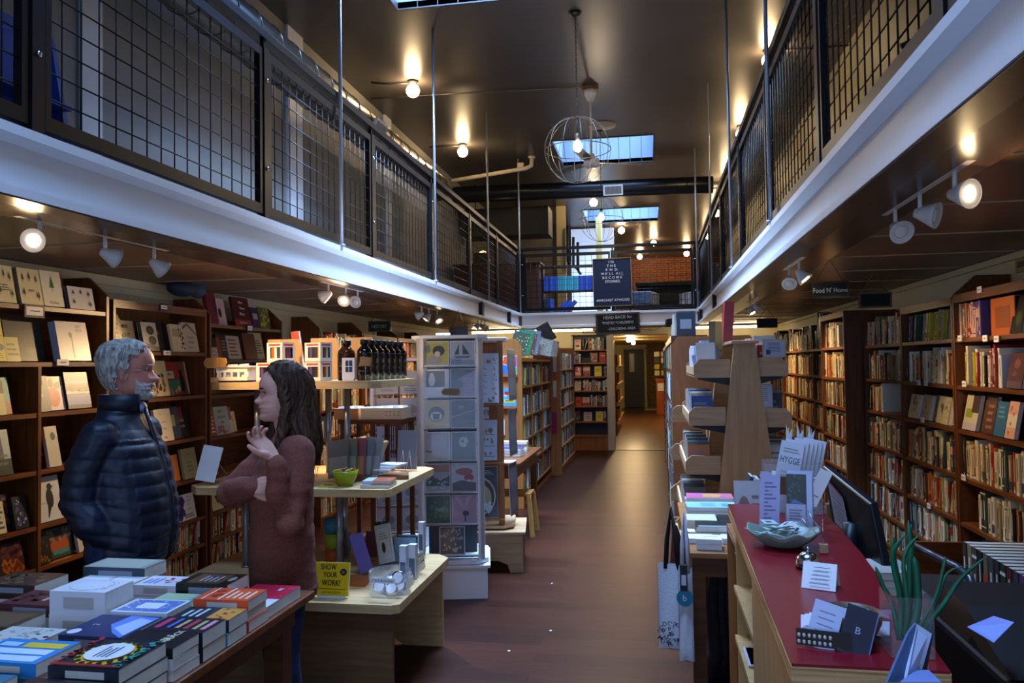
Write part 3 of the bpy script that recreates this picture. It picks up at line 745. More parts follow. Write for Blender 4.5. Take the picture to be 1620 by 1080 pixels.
RSH = [.08, .31, .57, .85, 1.14, 1.41, 1.70]
bookcase('R1', 'dark wood bookcase at the right edge of the photo, orange box on top shelf', (1.85, 5.30), -90, 1.03, .33, RSH, 1.97, crown=True, group=RG)
bookcase('R2', 'dark wood bookcase on the right wall, second from the right edge', (1.85, 6.35), -90, 1.04, .33, RSH, 1.96, group=RG)
bookcase('R3', 'dark wood bookcase on the right wall, third from the right edge', (1.85, 7.42), -90, 1.06, .33, RSH, 1.90, header=False, group=RG)
bookcase('R4', 'bookcase standing proud of the right wall with a wide dark side', (1.70, 8.45), -90, .98, .45, RSH, 2.02, group=RG)
bookcase('R5', 'narrow bookcase on the right wall just past the proud one', (1.76, 9.2), -90, .73, .40, RSH, 1.80, header=False, group=RG)
bookcase('R6', 'bookcase on the right wall, second beyond the proud one', (1.78, 10.35), -90, 1.13, .38, RSH, 1.72, header=False, group=RG)
bookcase('R7', 'bookcase on the right wall, third beyond the proud one', (1.80, 11.5), -90, 1.13, .38, RSH, 1.72, header=False, group=RG)
bookcase('R8', 'farthest bookcase on the right wall', (1.80, 12.7), -90, 1.18, .38, RSH, 1.72, header=False, group=RG)
LSH = [.08, .30, .525, .75, 1.045, 1.355, 1.63]
bookcase('A', 'dark wood bookcase at the left edge of the photo, behind the man', (-3.27, 3.19), 90, 1.10, .30, LSH+[1.935], 2.03, crown=True, header=False, group=LG, mid=(.55, 1.606))
bookcase('B', 'dark wood bookcase between the two people, open top shelf framed', (-3.27, 4.33), 90, 1.03, .30, [.08, .30, .50, .79, 1.085, 1.39, 1.70], 2.02, group=LG, back=MIDWOOD)
bookcase('C', 'dark wood bookcase with a crowned top, behind the woman', (-3.27, 5.40), 90, 1.18, .30, [.08, .30, .5, .78, 1.065, 1.38, 1.65, 1.92], 1.99, crown=True, header=False, group=LG)
bookcase('D', 'left wall bookcase starting at the cream gap behind the bottles', (-3.27, 7.37), 90, 1.2, .30, RSH, 1.97, crown=True, header=False, group=LG)
bookcase('E', 'left wall bookcase below the hanging green sign', (-3.27, 8.6), 90, 1.2, .30, RSH, 1.95, group=LG)
bookcase('F', 'left wall bookcase beyond the one below the green sign', (-3.27, 9.85), 90, 1.2, .30, RSH, 1.95, crown=True, group=LG)
bookcase('G', 'left wall bookcase, second from the far end', (-3.27, 11.1), 90, 1.2, .30, RSH, 1.9, group=LG)
bookcase('H', 'farthest bookcase on the left wall', (-3.27, 12.35), 90, 1.2, .30, RSH, 1.9, group=LG)
# wall bookcase set in the end wall
bookcase('W', 'wall bookcase at the end of the aisle, left of the opening', (-1.455, 14.36), 0, .66, .25, [.27, .52, .8, 1.08, 1.34, 1.59, 1.83], 2.08, header=False, mat=MIDWOOD, matz=flat('#cfc6b4', .5), bottom=.27, back=flat('#4d5058', .6))
# double bookcases standing along the aisle
bookcase('M1', 'honey wood bookcase row along the left of the aisle, nearer one', (-1.42, 8.56), 90, 2.5, .21, [.15, .45, .737, 1.0, 1.336, 1.636], 1.66, mat=MIDWOOD, matz=MIDWOOD, header=False)
bookcase('M2', 'honey wood bookcase row along the left of the aisle, farther one', (-1.31, 11.16), 90, 2.1, .25, [.1, .38, .66, .94, 1.22, 1.5], 1.84, mat=MIDWOOD, matz=MIDWOOD, header=False)
def end_panel(x0, x1, y, top, label, cham=.08, mat=MIDWOOD):
    b = MB(); b.prism([(x0, 0), (x1, 0), (x1, top-cham), (x1-cham*.8, top), (x0+cham*.8, top), (x0, top-cham)], y-.03, y, mat, 'XZ')
    return tag(b.build('end_panel', bevel=.003), label, 'panel')
end_panel(-1.86, -1.415, 8.55, 1.86, 'honey wood end panel carrying two face-out books and a small print')
end_panel(-1.68, -1.29, 11.13, 1.87, 'honey wood end panel farther along the aisle, with a small black label')
bookcase('N1', 'dark bookcase row along the right side of the aisle', (.15, 9.1), -90, 2.75, .28, [.12, .4, .68, .96, 1.24, 1.52], 1.79)
bookcase('N2', 'dark bookcase row along the right side of the aisle, farther part', (.17, 12.6), -90, 3.4, .28, [.12, .4, .68, .96, 1.24, 1.52], 1.79)
end_panel(.145, .80, 6.32, 1.78, 'tan wood end panel behind the tray display, right of the aisle', .07, wood('tan_veneer', '#96603a', '#ab7046', .5, 'Z'))
MB_=MB(); MB_.box((-1.72, 11.125-.035, 1.80), (-1.35, 11.09, 1.845), BLACK); 
for i in range(1): MB_.text('HISTORY', .035, flat('#cfcfd2', .6), T(-1.5, 11.086, 1.82) @ R('X', 90)); tag(MB_.build('shelf_end_sign'), 'small black label sign on the farther honey wood end panel', 'sign')

# ------------------------------------------------------------------ small desk and stool by the aisle
DESK = wood('desk_wood', '#5a2f16', '#70401f', .35)
t = thing('side_desk', 'small brown wooden desk stacked with books beside the honey wood bookcase', 'desk', (0, 0, 0))
b = MB(); b.box((-1.95, 6.62, .71), (-1.13, 7.95, .735), DESK); b.build('desk_top', t, bevel=.004)
b = MB(); b.box((-1.92, 6.66, .6), (-1.17, 7.91, .71), DESK); b.build('apron', t)
for x in (-1.9, -1.23):
    for y in (6.68, 7.84): b = MB(); b.prism([(x, y), (x+.06, y), (x+.06, y+.06), (x, y+.06)], 0, .6, DESK); b.build('leg', t)
t = thing('step_stool', 'small pale wooden stool with splayed legs under the side desk', 'stool', (-1.30, 7.3, 0))
b = MB(); b.box((-.17, -.14, .36), (.17, .14, .39), wood('pine', '#a8763c', '#bd8a4a', .5)); b.build('seat', t, bevel=.006)
for sx in (-1, 1):
    for sy in (-1, 1):
        b = MB(); b.prism([(-.02, -.02), (.02, -.02), (.02, .02), (-.02, .02)], 0, .37, wood('pine', '', ''), M=Matrix(((1, 0, -sx*.09, sx*.19), (0, 1, -sy*.07, sy*.15), (0, 0, 1, 0), (0, 0, 0, 1)))); b.build('leg', t)
b = MB(); b.box((-.15, -.13, .12), (.15, -.11, .15), wood('pine', '', '')); b.build('rung', t)

# ------------------------------------------------------------------ tiered plywood display table (left of the aisle)
t = thing('tiered_display', 'three tier birch plywood display table on steel poles behind the woman', 'display table', (0, 0, 0))
def tier(x0, x1, y0, y1, z, th=.04, c=.07):
    b = MB(); b.prism([(x0+c, y0), (x1-c*.5, y0), (x1, y0+c*.4), (x1, y1-c), (x1-c, y1), (x0+c, y1), (x0, y1-c), (x0, y0+c)], z-th, z, PLY); return b
tier(-2.42, -1.15, 3.42, 4.38, .5).build('lower_tier', t, bevel=.004)
tier(-2.48, -1.335, 3.84, 4.75, .95).build('middle_tier', t, bevel=.004)
tier(-2.58, -1.50, 4.16, 4.98, 1.5, .042, .12).build('upper_tier', t, bevel=.004)
for y in (3.47, 4.33):
    b = MB()
    if y < 4: b.box((-2.38, y-.011, 0), (-1.19, y+.011, .46), wood('shaded_veneer', '#5c3f26', '#73502f', .5))  # front board darker than the plywood: its deep shade is put into the colour
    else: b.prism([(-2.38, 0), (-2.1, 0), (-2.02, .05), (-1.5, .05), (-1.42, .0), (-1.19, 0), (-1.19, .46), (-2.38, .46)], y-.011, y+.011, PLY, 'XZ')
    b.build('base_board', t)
STEEL = flat('#8d929c', .3, .8)
for (x, y) in ((-1.66, 3.98), (-1.74, 4.25), (-2.2, 3.98), (-2.2, 4.25)):
    b = MB(); b.tube([(x, y, .5), (x, y, .91)], .0165, STEEL, 14); b.lathe([(.026, .501), (.026, .51), (.018, .51)], STEEL, 14, T(x, y, 0)); b.build('pole', t)
for (x, y) in ((-1.74, 4.3), (-1.92, 4.45), (-2.3, 4.3), (-2.3, 4.5)):
    b = MB(); b.tube([(x, y, .95), (x, y, 1.458)], .0165, STEEL, 14); b.build('pole', t)

# ------------------------------------------------------------------ white card spinner
t = thing('card_spinner', 'tall white wooden spinner rack holding greeting cards by the aisle', 'card rack', (-1.41, 5.42, 0), 12)
W2 = .225
SPW = flat('#d9dbe0', .5)
b = MB(); b.box((-.24, -.24, 0), (.24, .24, .21), SPW); b.build('base_box', t, bevel=.003)
b = MB(); b.box((-.26, -.26, .21), (.26, .26, .23), SPW); b.build('base_top', t, bevel=.003)
b = MB(); b.prism([(-.25, -.17), (-.17, -.25), (.17, -.25), (.25, -.17), (.25, .17), (.17, .25), (-.17, .25), (-.25, .17)], .235, .262, SPW); b.build('turntable', t, bevel=.003)
b = MB(); b.prism([(-.26, -.2), (-.2, -.26), (.2, -.26), (.26, -.2), (.26, .2), (.2, .26), (-.2, .26), (-.26, .2)], 1.765, 1.785, SPW); b.build('top_board', t, bevel=.003)
for sx in (-1, 1):
    for sy in (-1, 1):
        b = MB(); b.box((sx*W2, sy*W2, .262), (sx*(W2-.028 if 1 else 0), sy*(W2-.045), 1.765), SPW)
        b.box((sx*W2, sy*W2, .262), (sx*(W2-.045), sy*(W2-.02), 1.765), SPW); b.build('post', t)
b = MB(); b.box((-.17, -.006, .262), (.17, .006, 1.765), flat('#3a3d44', .6)); b.build('centre_board', t)
zr = [.29, .50, .715, .93, 1.15, 1.362, 1.575]
for z in zr:
    b = MB(); b.box((-W2+.03, -W2+.004, z-.012), (W2-.03, -W2+.05, z-.006), flat('#5b5f68', .5)); b.box((-W2+.03, -W2+.004, z-.012), (W2-.03, -W2+.008, z+.008), cell('clear_lip', '#ffffff', .25)); b.build('card_ledge', t)
# ------------------------------------------------------------------ second, wooden print rack
t = thing('print_rack', 'wooden revolving print rack with plastic wrapped posters on a pale plywood base', 'print rack', (-1.30, 6.16, 0), 8)
b = MB(); b.prism([(-.33, 0), (-.24, 0), (-.21, .06), (-.14, .09), (.08, .09), (.15, .06), (.17, 0), (.27, 0), (.27, .29), (-.33, .29)], -.28, -.255, PLYPINK, 'XZ'); b.build('base_board', t)
b = MB(); b.prism([(-.33, 0), (.27, 0), (.27, .29), (-.33, .29)], .22, .245, PLYPINK, 'XZ'); b.build('base_board', t)
b = MB(); b.box((-.34, -.3, .29), (.29, .27, .31), PLYPINK); b.build('base_top', t, bevel=.003)
b = MB(); b.prism([(-.3, -.24), (.13, -.24), (.2, -.17), (.2, .2), (-.3, .2)], .325, .345, PLYPINK); b.build('turntable', t, bevel=.003)
for sx in (-.3, .085): b = MB(); b.box((sx, -.2, .345), (sx+.045, -.155, 1.77), MIDWOOD); b.build('post', t)
b = MB(); b.box((-.3, -.24, 1.765), (.16, .2, 1.79), flat('#c9c5bd', .5)); b.build('top_board', t, bevel=.003)
b = MB(); b.box((-.28, -.0, .345), (.12, .012, 1.76), MIDWOOD); b.build('centre_board', t)
for z in (.40, .83, 1.28): b = MB(); b.box((-.29, -.24, z-.014), (.13, -.2, z-.004), MIDWOOD); b.build('ledge', t)
# third white rack, mostly behind the bottles
t = thing('card_spinner', 'second white card rack, partly hidden behind the brown bottles', 'card rack', (-2.02, 6.1, 0), 18)
b = MB(); b.box((-.24, -.24, 0), (.24, .24, .23), SPW); b.build('base_box', t)
for sx in (-1, 1):
    for sy in (-1, 1): b = MB(); b.box((sx*.225, sy*.225, .23), (sx*.2, sy*.19, 1.62), SPW); b.build('post', t)
b = MB(); b.box((-.24, -.24, 1.62), (.24, .24, 1.64), SPW); b.build('top_board', t)
for z in zr[:-1]: b = MB(); b.box((-.2, -.225, z-.012), (.2, -.18, z-.004), flat('#5b5f68', .5)); b.build('card_ledge', t)

# ------------------------------------------------------------------ A-frame tray display (right of the aisle)
t = thing('tray_display', 'tall plywood display with tapering centre board and book trays on both sides', 'display stand', (0, 0, 0))
XC = .553
def half(z): return .062+(1.69-z)*.118
b = MB(); b.prism([(XC-half(0.02), .02), (XC+half(.02), .02), (XC+.062, 1.685), (XC-.062, 1.685)], 4.93, 4.965, wood('tan_ply_upright', '#a37c54', '#b78e63', .5, 'Z'), 'XZ'); b.build('centre_board', t, bevel=.003)
b = MB(); b.prism([(XC-half(0.02), .02), (XC+half(.02), .02), (XC+.062, 1.685), (XC-.062, 1.685)], 6.1, 6.135, PLYPINK, 'XZ'); b.build('rear_board', t)
b = MB(); b.box((XC-.08, 4.90, 1.685), (XC+.08, 6.16, 1.705), PLYPINK); b.build('cap', t, bevel=.004)
TRAYS = {}
def tray(side, xo, z0, h_=.115, y0=4.98, y1=6.09):
    xi = XC+side*(half(z0)-.005)
    c = .035
    for y in (y0, y1-.018):
        b = MB(); b.prism([(xi, z0), (xo, z0), (xo, z0+h_-c), (xo-side*c*-1*-1, z0+h_), (xi, z0+h_)], y, y+.018, PLYPINK, 'XZ'); b.build('tray_end', t, bevel=.002)
    b = MB(); b.box((xo, y0+.018, z0+.01), (xo-side*.014, y1-.018, z0+.07), PLYPINK); b.build('tray_lip', t)
    b = MB(); b.box((xi, y0+.018, z0+.005), (xo, y1-.018, z0+.017), PLYPINK); b.build('tray_floor', t)
    b = MB(); b.prism([(xi, z0-.05), (xi, z0), (xo-side*.02, z0), (xo-side*.03, z0-.012)], y0+.03, y0+.045, BLACKM, 'XZ'); b.build('bracket', t)
for (xo, z0) in ((.252, 1.48), (.216, 1.185), (.19, .885), (.165, .58), (.15, .3)): tray(-1, xo, z0)
for (xo, z0) in ((.806, 1.485), (.825, 1.175), (.85, .87), (.875, .57), (.9, .3)): tray(1, xo, z0)
# end trays stepping out behind, seen at the left edge
t = thing('rear_tray_stand', 'lower plywood tray stand peeking out left of the tray display', 'display stand', (0, 0, 0))
for (z0, xo) in ((.52, .12), (.83, .13), (1.12, .14), (.27, .11)):
    b = MB(); b.prism([(.42, z0), (xo, z0), (xo, z0+.09), (xo+.035, z0+.125), (.42, z0+.125)], 6.16, 6.178, PLYPINK, 'XZ'); b.build('tray_end', t)
b = MB(); b.box((.4, 6.16, 0), (.42, 6.28, 1.3), PLYPINK); b.build('upright', t)

# ------------------------------------------------------------------ dark table beside the counter
DT = wood('dark_table_wood', '#41230f', '#5a3216', .4)
t = thing('book_table', 'narrow dark wood table between the tote bags and the counter', 'table', (0, 0, 0))
b = MB(); b.box((.13, 3.52, .725), (.62, 4.78, .75), wood('table_top_wood', '#8a5a30', '#a06c3c', .4)); b.build('table_top', t, bevel=.004)
b = MB(); b.box((.155, 3.55, .64), (.6, 4.75, .725), DT); b.build('apron', t)
for x in (.15, .54):
    for y in (3.54, 4.70): b = MB(); b.box((x, y, 0), (x+.06, y+.06, .64), DT); b.build('leg', t)

# ------------------------------------------------------------------ checkout counter
t = thing('checkout_counter', 'plywood checkout counter with a red laminate ledge', 'counter', (0, 0, 0))
CP = wood('counter_ply', '#a9834f', '#c29a63', .45, 'Z')
L_ = [(.228, 1.45), (.488, 1.45), (.498, 1.56), (.505, 1.75), (.53, 2.0), (.555, 2.3), (.572, 2.65), (.58, 3.03), (.265, 3.03)]
b = MB(); b.prism(L_, 1.012, 1.045, PLYEDGE); b.prism([(x+(.0015 if x < .4 else -.0015), y+(.0015 if y < 2 else -.0015)) for x, y in L_], 1.045, 1.05, REDLAM); b.build('ledge_top', t, bevel=.002)
b = MB(); b.box((.262, 1.47, .96), (.49, 1.49, 1.012), CP); b.build('ledge_front', t)
b = MB(); b.box((.29, 3.0, 0), (.56, 3.022, 1.012), CP); b.build('end_panel', t)
b = MB(); b.box((.46, 1.6, 0), (.48, 3.0, 1.012), CP); b.build('back_panel', t)
b = MB(); b.box((.29, 2.30, 0), (.46, 2.322, 1.012), CP); b.build('divider', t)
b = MB(); b.box((.262, 1.50, 0), (.285, 2.30, 1.012), CP); b.build('side_panel', t)
b = MB(); b.box((.262, 1.475, 0), (.485, 1.5, .96), CP); b.build('front_panel', t)
for z in (.1, .40, .58, .76): b = MB(); b.box((.278, 2.322, z-.018), (.46, 3.0, z), CP); b.build('shelf', t)
t = thing('work_desk', 'dark lower desk behind the red ledge carrying the monitor', 'desk', (0, 0, 0))
b = MB(); b.box((.66, 2.58, .74), (1.12, 3.2, .77), flat('#241d1b', .5)); b.build('desk_top', t)
for x, y in ((.68, 2.6), (1.08, 2.6), (.68, 3.12), (1.08, 3.12)): b = MB(); b.box((x, y, 0), (x+.03, y+.03, .74), BLACK); b.build('leg', t)
t = thing('printer_stand', 'dark stand under the black printer at the right edge', 'stand', (0, 0, 0))
b = MB(); b.box((.62, 1.35, .74), (1.12, 1.98, .77), flat('#241d1b', .5)); b.build('stand_top', t)
for x, y in ((.64, 1.37), (1.08, 1.37), (.64, 1.93), (1.08, 1.93)): b = MB(); b.box((x, y, 0), (x+.03, y+.03, .74), BLACK); b.build('leg', t)
t = thing('low_bookcase', 'low bookcase of tall books behind the counter at the right edge', 'bookcase', (0, 0, 0))
b = MB(); b.box((1.2, 2.6, .42), (1.52, 4.1, .44), DARKWOOD); b.build('shelf', t)
for y in (2.6, 4.08): b = MB(); b.box((1.2, y, 0), (1.52, y+.02, .7), DARKWOOD); b.build('side_panel', t)
b = MB(); b.box((1.5, 2.62, 0), (1.52, 4.08, .7), DARKWOOD); b.build('back_panel', t)

# ------------------------------------------------------------------ near left book table
t = thing('display_table', 'brown wooden table covered in stacked books at lower left', 'table', (0, 0, 0))
LT = wood('near_table_wood', '#5f3216', '#7c4522', .35)
b = MB(); b.box((-2.95, 1.1, .735), (-1.235, 2.73, .762), LT); b.build('table_top', t, bevel=.004)
b = MB(); b.box((-2.9, 1.15, .65), (-1.29, 2.68, .735), DT); b.build('apron', t)
for x, y in ((-2.9, 1.15), (-2.9, 2.6), (-1.37, 1.15), (-1.37, 2.6)): b = MB(); b.box((x, y, 0), (x+.07, y+.07, .65), DT); b.build('leg', t)

# ------------------------------------------------------------------ hanging signs
def hang_sign(name, label, c, w_, h_, text_, fm, pm, tm, rz=0, size=.05, sq=.9):
    t = thing(name, label, 'hanging sign', c, rz, 'signs hanging below the decks')
    b = MB(); b.box((-w_/2, -.008, -h_/2), (w_/2, .008, h_/2), pm); b.build('board', t)
    b = MB(); f = .012
    for a, q in (((-w_/2, -.011, -h_/2), (-w_/2+f, .011, h_/2)), ((w_/2-f, -.011, -h_/2), (w_/2, .011, h_/2)), ((-w_/2+f, -.011, -h_/2), (w_/2-f, .011, -h_/2+f)), ((-w_/2+f, -.011, h_/2-f), (w_/2-f, .011, h_/2))): b.box(a, q, fm)
    b.build('frame', t)
    if text_: b = MB(); b.text(text_, size, tm, T(0, -.012, -.004) @ R('X', 90), sq); b.build('lettering', t)
    zt = 2.207-c[2]
    b = MB(); b.tube([(-w_/2+.03, 0, h_/2), (0, 0, zt), (w_/2-.03, 0, h_/2)], .0035, flat('#6b4a30', .7), 5); b.build('string', t)
def sign_at(x0, x1, y0, y1, Y): 
    a, c = at(x0, y0, Y=Y), at(x1, y1, Y=Y)
    return ((a.x+c.x)/2, Y, (a.z+c.z)/2), abs(c.x-a.x), abs(a.z-c.z)
CH2 = flat('#9fb6cc', .8)
c, w_, h_ = sign_at(1283, 1343, 446, 471, 5.15); hang_sign('hanging_chalkboard', 'black hanging chalkboard reading Food and Home, nearest on the right', c, w_, h_, "Food N' Home", flat('#15161a', .6), flat('#0c0d10', .8), CH2, 0, .042, .8)
c, w_, h_ = sign_at(1358, 1411, 463, 486, 5.95); hang_sign('hanging_chalkboard', 'blank hanging chalkboard in a wooden frame by the right wall', c, w_, h_, '', flat('#5c4a38', .6), flat('#101214', .8), CH2)
c, w_, h_ = sign_at(1197, 1230, 504, 518, 9.7); hang_sign('hanging_chalkboard', 'plain black hanging board far back on the right', c, w_, h_, '', BLACK, BLACK, CH2)
c, w_, h_ = sign_at(711, 740, 517, 530, 8.6); hang_sign('hanging_chalkboard', 'plain black hanging board above the white card spinner', c, w_, h_, '', BLACK, BLACK, CH2)
c, w_, h_ = sign_at(583, 618, 508, 524, 7.8); hang_sign('hanging_chalkboard', 'green hanging board reading HISTORY above the brown bottles', c, w_, h_, 'HISTORY', flat('#2c3a2c', .6), flat('#16241a', .8), flat('#8fae8f', .8), 0, .05, .85)
# ------------------------------------------------------------------ books
CN = {'#d9cfae': 'cream', '#cdbf95': 'sand coloured', '#b9a06a': 'tan', '#8d6b3d': 'brown', '#5a2d1c': 'dark brown', '#a23a22': 'brick red', '#2d2a28': 'black', '#e6e2d0': 'ivory',
      '#3b4a3a': 'dark green', '#24405f': 'navy', '#c77a2c': 'orange', '#7f8a5a': 'olive', '#8f1f24': 'red', '#dfe0e2': 'white', '#8c8f96': 'grey', '#4a6a98': 'blue', '#c9b52e': 'yellow', '#57407a': 'purple', '#d8a69a': 'pink', '#2f7f80': 'teal', '#3f4450': 'charcoal'}
PAL_R = ['#d9cfae', '#cdbf95', '#b9a06a', '#8d6b3d', '#5a2d1c', '#a23a22', '#2d2a28', '#e6e2d0', '#d9cfae', '#3b4a3a', '#24405f', '#c77a2c', '#7f8a5a', '#e6e2d0', '#cdbf95']
PAL_TOP = ['#a23a22', '#d8a69a', '#4a6a98', '#c77a2c', '#dfe0e2', '#8c8f96', '#8f1f24', '#57407a', '#d9cfae', '#24405f', '#2d2a28']
PAL_M = ['#dfe0e2', '#8c8f96', '#24405f', '#4a6a98', '#3f4450', '#2d2a28', '#dfe0e2', '#57407a', '#3b4a3a', '#8f1f24', '#d9cfae', '#c9b52e', '#2f7f80', '#8d6b3d']
PAL_W = ['#dfe0e2', '#2d2a28', '#8f1f24', '#e6e2d0', '#3f4450', '#d9cfae', '#c77a2c', '#24405f', '#8c8f96']
INK = flat('#1c1b1e', .6); GILT = flat('#c8b070', .4)
def spine_geo(b, M, t, h, d, col, style, simple=False):
    """upright book, spine towards -Y of the frame, thickness along +X"""
    cm = flat(col, .32 if style % 4 == 0 else .55)
    if simple:
        b.box((0, 0, 0), (t, d, h), cm, M)
        b.quad([(.002, .003, h+.0008), (t-.002, .003, h+.0008), (t-.002, d-.003, h+.0008), (.002, d-.003, h+.0008)], PAGES, M)
    else:
        r = min(.004, t*.25)
        b.prism([(0, d), (0, r), (r, 0), (t-r, 0), (t, r), (t, d), (t-.0016, d), (t-.0016, .004), (.0016, .004), (.0016, d)], 0, h, cm, M=M)
        b.box((.0016, .004, .002), (t-.0016, d-.003, h-.002), PAGES, M)
    dark = sum(srgb(col)[:3]) < .75
    ink = flat('#d8d2bd', .6) if dark else INK
    e = -.0006
    def strip(z0, z1, m, i=.0): b.quad([(i, e, z0), (t-i, e, z0), (t-i, e, z1), (i, e, z1)], m, M)
    k = .28*t
    if style % 5 == 0: strip(h*.28, h*.86, ink, t*.36); strip(h*.06, h*.16, ink, t*.3)
    elif style % 5 == 1: strip(h*.55, h*.8, flat(PAL_TOP[style % 11], .5), .001); strip(h*.15, h*.45, ink, t*.38)
    elif style % 5 == 2: strip(h*.35, h*.9, ink, t*.4)
    elif style % 5 == 3: strip(h*.9, h*.93, ink); strip(h*.1, h*.13, ink); strip(h*.3, h*.75, ink, t*.37)
    else: strip(h*.08, h*.3, flat(PAL_M[style % 14], .5), .0); strip(h*.4, h*.88, ink, t*.38)
    if style % 7 == 0 and not simple: strip(h*.02, h*.09, PAPER, t*.15)
SPM = {}
def spine_mesh(t, h, d, col, style):
    key = (t, h, d, col, style)
    if key not in SPM:
        b = MB(); spine_geo(b, Matrix(), t, h, d, col, style)
        o = b.build('paperback_book'); SPM[key] = o.data; bpy.data.objects.remove(o)
    return SPM[key]
STUFF = MB(); NST = [0]
def row(case, z, x0, x1, pal, hr=(.18, .24), tr=(.014, .04), rnd=None, lean=.06, gap=.03, y=.02, who=None, group=None, dmax=.16, name='paperback_book'):
    """who: label tail for individual books, or None for the common mass"""
    M0, w_, d, sh = CASES[case]
    rr = rnd or random; x = x0; i = 0; out = 0
    above = min([s for s in sh if s > z+.05] or [z+.36]); above = min(above, TOPS.get(case, 9)+.03)
    hmax = above-z-.035
    leaning = 0
    while x < x1-.045:
        if rr.random() < gap: x += rr.uniform(.02, .07)
        t = round(rr.uniform(*tr)*250)/250; h = min(hmax, round(rr.uniform(*hr)*50)/50); dd = rr.choice((.13, .15, dmax))
        if x+t > x1: break
        col = rr.choice(pal); st = rr.randrange(10)
        yy = y+rr.uniform(0, .02)
        M = T(x, yy, z+.0012)
        if rr.random() < lean and x+t+h*.3 < x1:
            a = rr.uniform(8, 17); h = min(h, hmax*.95)
            M = T(x+.001, yy, z+.002+t*sin(radians(a))) @ R('Y', a)
            adv = h*sin(radians(a))+t*cos(radians(a))+.002
        else: adv = t+.0012
        if who is None:
            spine_geo(STUFF, M0 @ M, t, h, dd, col, st, True); NST[0] += 1
        else:
            o = bpy.data.objects.new(name, spine_mesh(t, h, dd, col, st)); COL.objects.link(o)
            o.matrix_world = M0 @ M
            size = 'slim' if t < .02 else ('thick' if t > .032 else 'tall' if h > .225 else 'short' if h < .2 else 'plain')
            tag(o, '%s %s book, %s from the left, %s' % (CN[col], size, ORD[i], who), 'book', group)
        x += adv; i += 1
    return i
SHN = {1.70: 'top shelf', 1.41: 'second shelf', 1.14: 'third shelf', .85: 'fourth shelf', .57: 'fifth shelf', .31: 'sixth shelf', .08: 'lowest shelf'}
GR = 'shelved books on the right wall'
def rwho(z, c): return '%s, %s' % (SHN[z], {'R1': 'rightmost wall bookcase', 'R2': 'second wall bookcase from right', 'R3': 'third wall bookcase from right'}[c])
n = 0
n += row('R1', 1.70, .03, .40, PAL_TOP, who=rwho(1.70, 'R1'), group=GR, lean=.0)
n += row('R1', 1.41, .08, .62, ['#e6e2d0', '#d9cfae', '#a23a22', '#dfe0e2', '#2d2a28', '#8f1f24', '#c9b52e', '#dfe0e2'], tr=(.014, .026), who=rwho(1.41, 'R1'), group=GR, lean=0)
n += row('R1', .85, .03, 1.0, PAL_R, who=rwho(.85, 'R1'), group=GR, lean=.0, hr=(.19, .24))
n += row('R1', .57, .22, 1.0, PAL_R, who=rwho(.57, 'R1'), group=GR, lean=.02, hr=(.19, .24))
n += row('R1', .31, .25, 1.0, PAL_R, who=rwho(.31, 'R1'), group=GR, lean=.02, tr=(.018, .036))
n += row('R2', 1.70, .03, .35, ['#24405f', '#2d2a28', '#3b4a3a', '#8c8f96', '#57407a'], hr=(.2, .24), tr=(.02, .04), lean=.4, who=rwho(1.70, 'R2'), group=GR)
n += row('R2', 1.70, .36, 1.0, ['#7f8a5a', '#8d6b3d', '#c9b52e', '#8c8f96', '#3b4a3a', '#b9a06a'], hr=(.21, .24), tr=(.02, .04), lean=.55, who='top shelf right end, second wall bookcase from right', group=GR)
n += row('R2', 1.41, .03, 1.0, PAL_R, who=rwho(1.41, 'R2'), group=GR, lean=.02, tr=(.02, .045))
n += row('R2', .85, .03, 1.0, PAL_R, who=rwho(.85, 'R2'), group=GR, lean=.1, tr=(.02, .045))
n += row('R2', .57, .03, 1.0, PAL_R, who=rwho(.57, 'R2'), group=GR, lean=.25, tr=(.02, .045))
n += row('R2', .31, .03, 1.0, PAL_R, who=rwho(.31, 'R2'), group=GR, lean=.05, tr=(.02, .045))
for z in (1.70, 1.41, .57): n += row('R3', z, .03, 1.0, PAL_R+['#24405f', '#2d2a28'], who=rwho(z, 'R3'), group=GR, lean=.05, tr=(.02, .045))
NIND = n
for c in ('R3', 'R4', 'R5', 'R6', 'R7', 'R8'):
    w_ = CASES[c][1]
    for z in RSH:
        if c == 'R3' and z in (1.70, 1.41, .57): continue
        if c == 'R3' and z == 1.14: row(c, z, .03, .5, PAL_R, lean=.2); continue
        row(c, z, .03, w_-.03-(.25 if random.random() < .15 else 0), PAL_R if c != 'R3' else PAL_R+['#24405f', '#2d2a28'], lean=.06)
    if c in ('R6', 'R7', 'R8', 'R5'):
        M0 = CASES[c][0]; x = .1   # books standing on top of the low cases
        CASES[c+'t'] = (M0, w_, .3, [])
        row(c+'t', {'R5': 1.80}.get(c, 1.72), .06, w_*.8, ['#5a2d1c', '#3b4a3a', '#2d2a28', '#8d6b3d', '#8f1f24'], hr=(.2, .3), tr=(.03, .05), lean=.3, gap=.3)
for c in 'DEFGH':
    for z in CASES[c][3]: row(c, z, .03, 1.17, PAL_R+PAL_W, lean=.06)
for z in CASES['M1'][3]:
    # three bays divided by uprights
    for k, (a, q) in enumerate(((.04, .72), (.78, 1.6), (1.66, 2.46))):
        if z < 1.6: row('M1', z, a, q, PAL_M, lean=.05, gap=.06, y=.012)
for k in (.75, 1.63):
    b = MB(); b.box((k-.01, .002, .13), (k+.01, .19, 1.62), MIDWOOD)
    o = b.build('divider'); o.parent = [x for x in COL.objects if x.get('label', '').startswith('honey wood bookcase row along the left of the aisle, nearer')][0]
for z in CASES['M2'][3]: row('M2', z, .04, 2.05, PAL_M, lean=.05, y=.012)
for c, w_ in (('N1', 2.7), ('N2', 3.35)):
    for z in CASES[c][3]: row(c, z, .04, w_, PAL_M, lean=.05, gap=.02, y=.004)
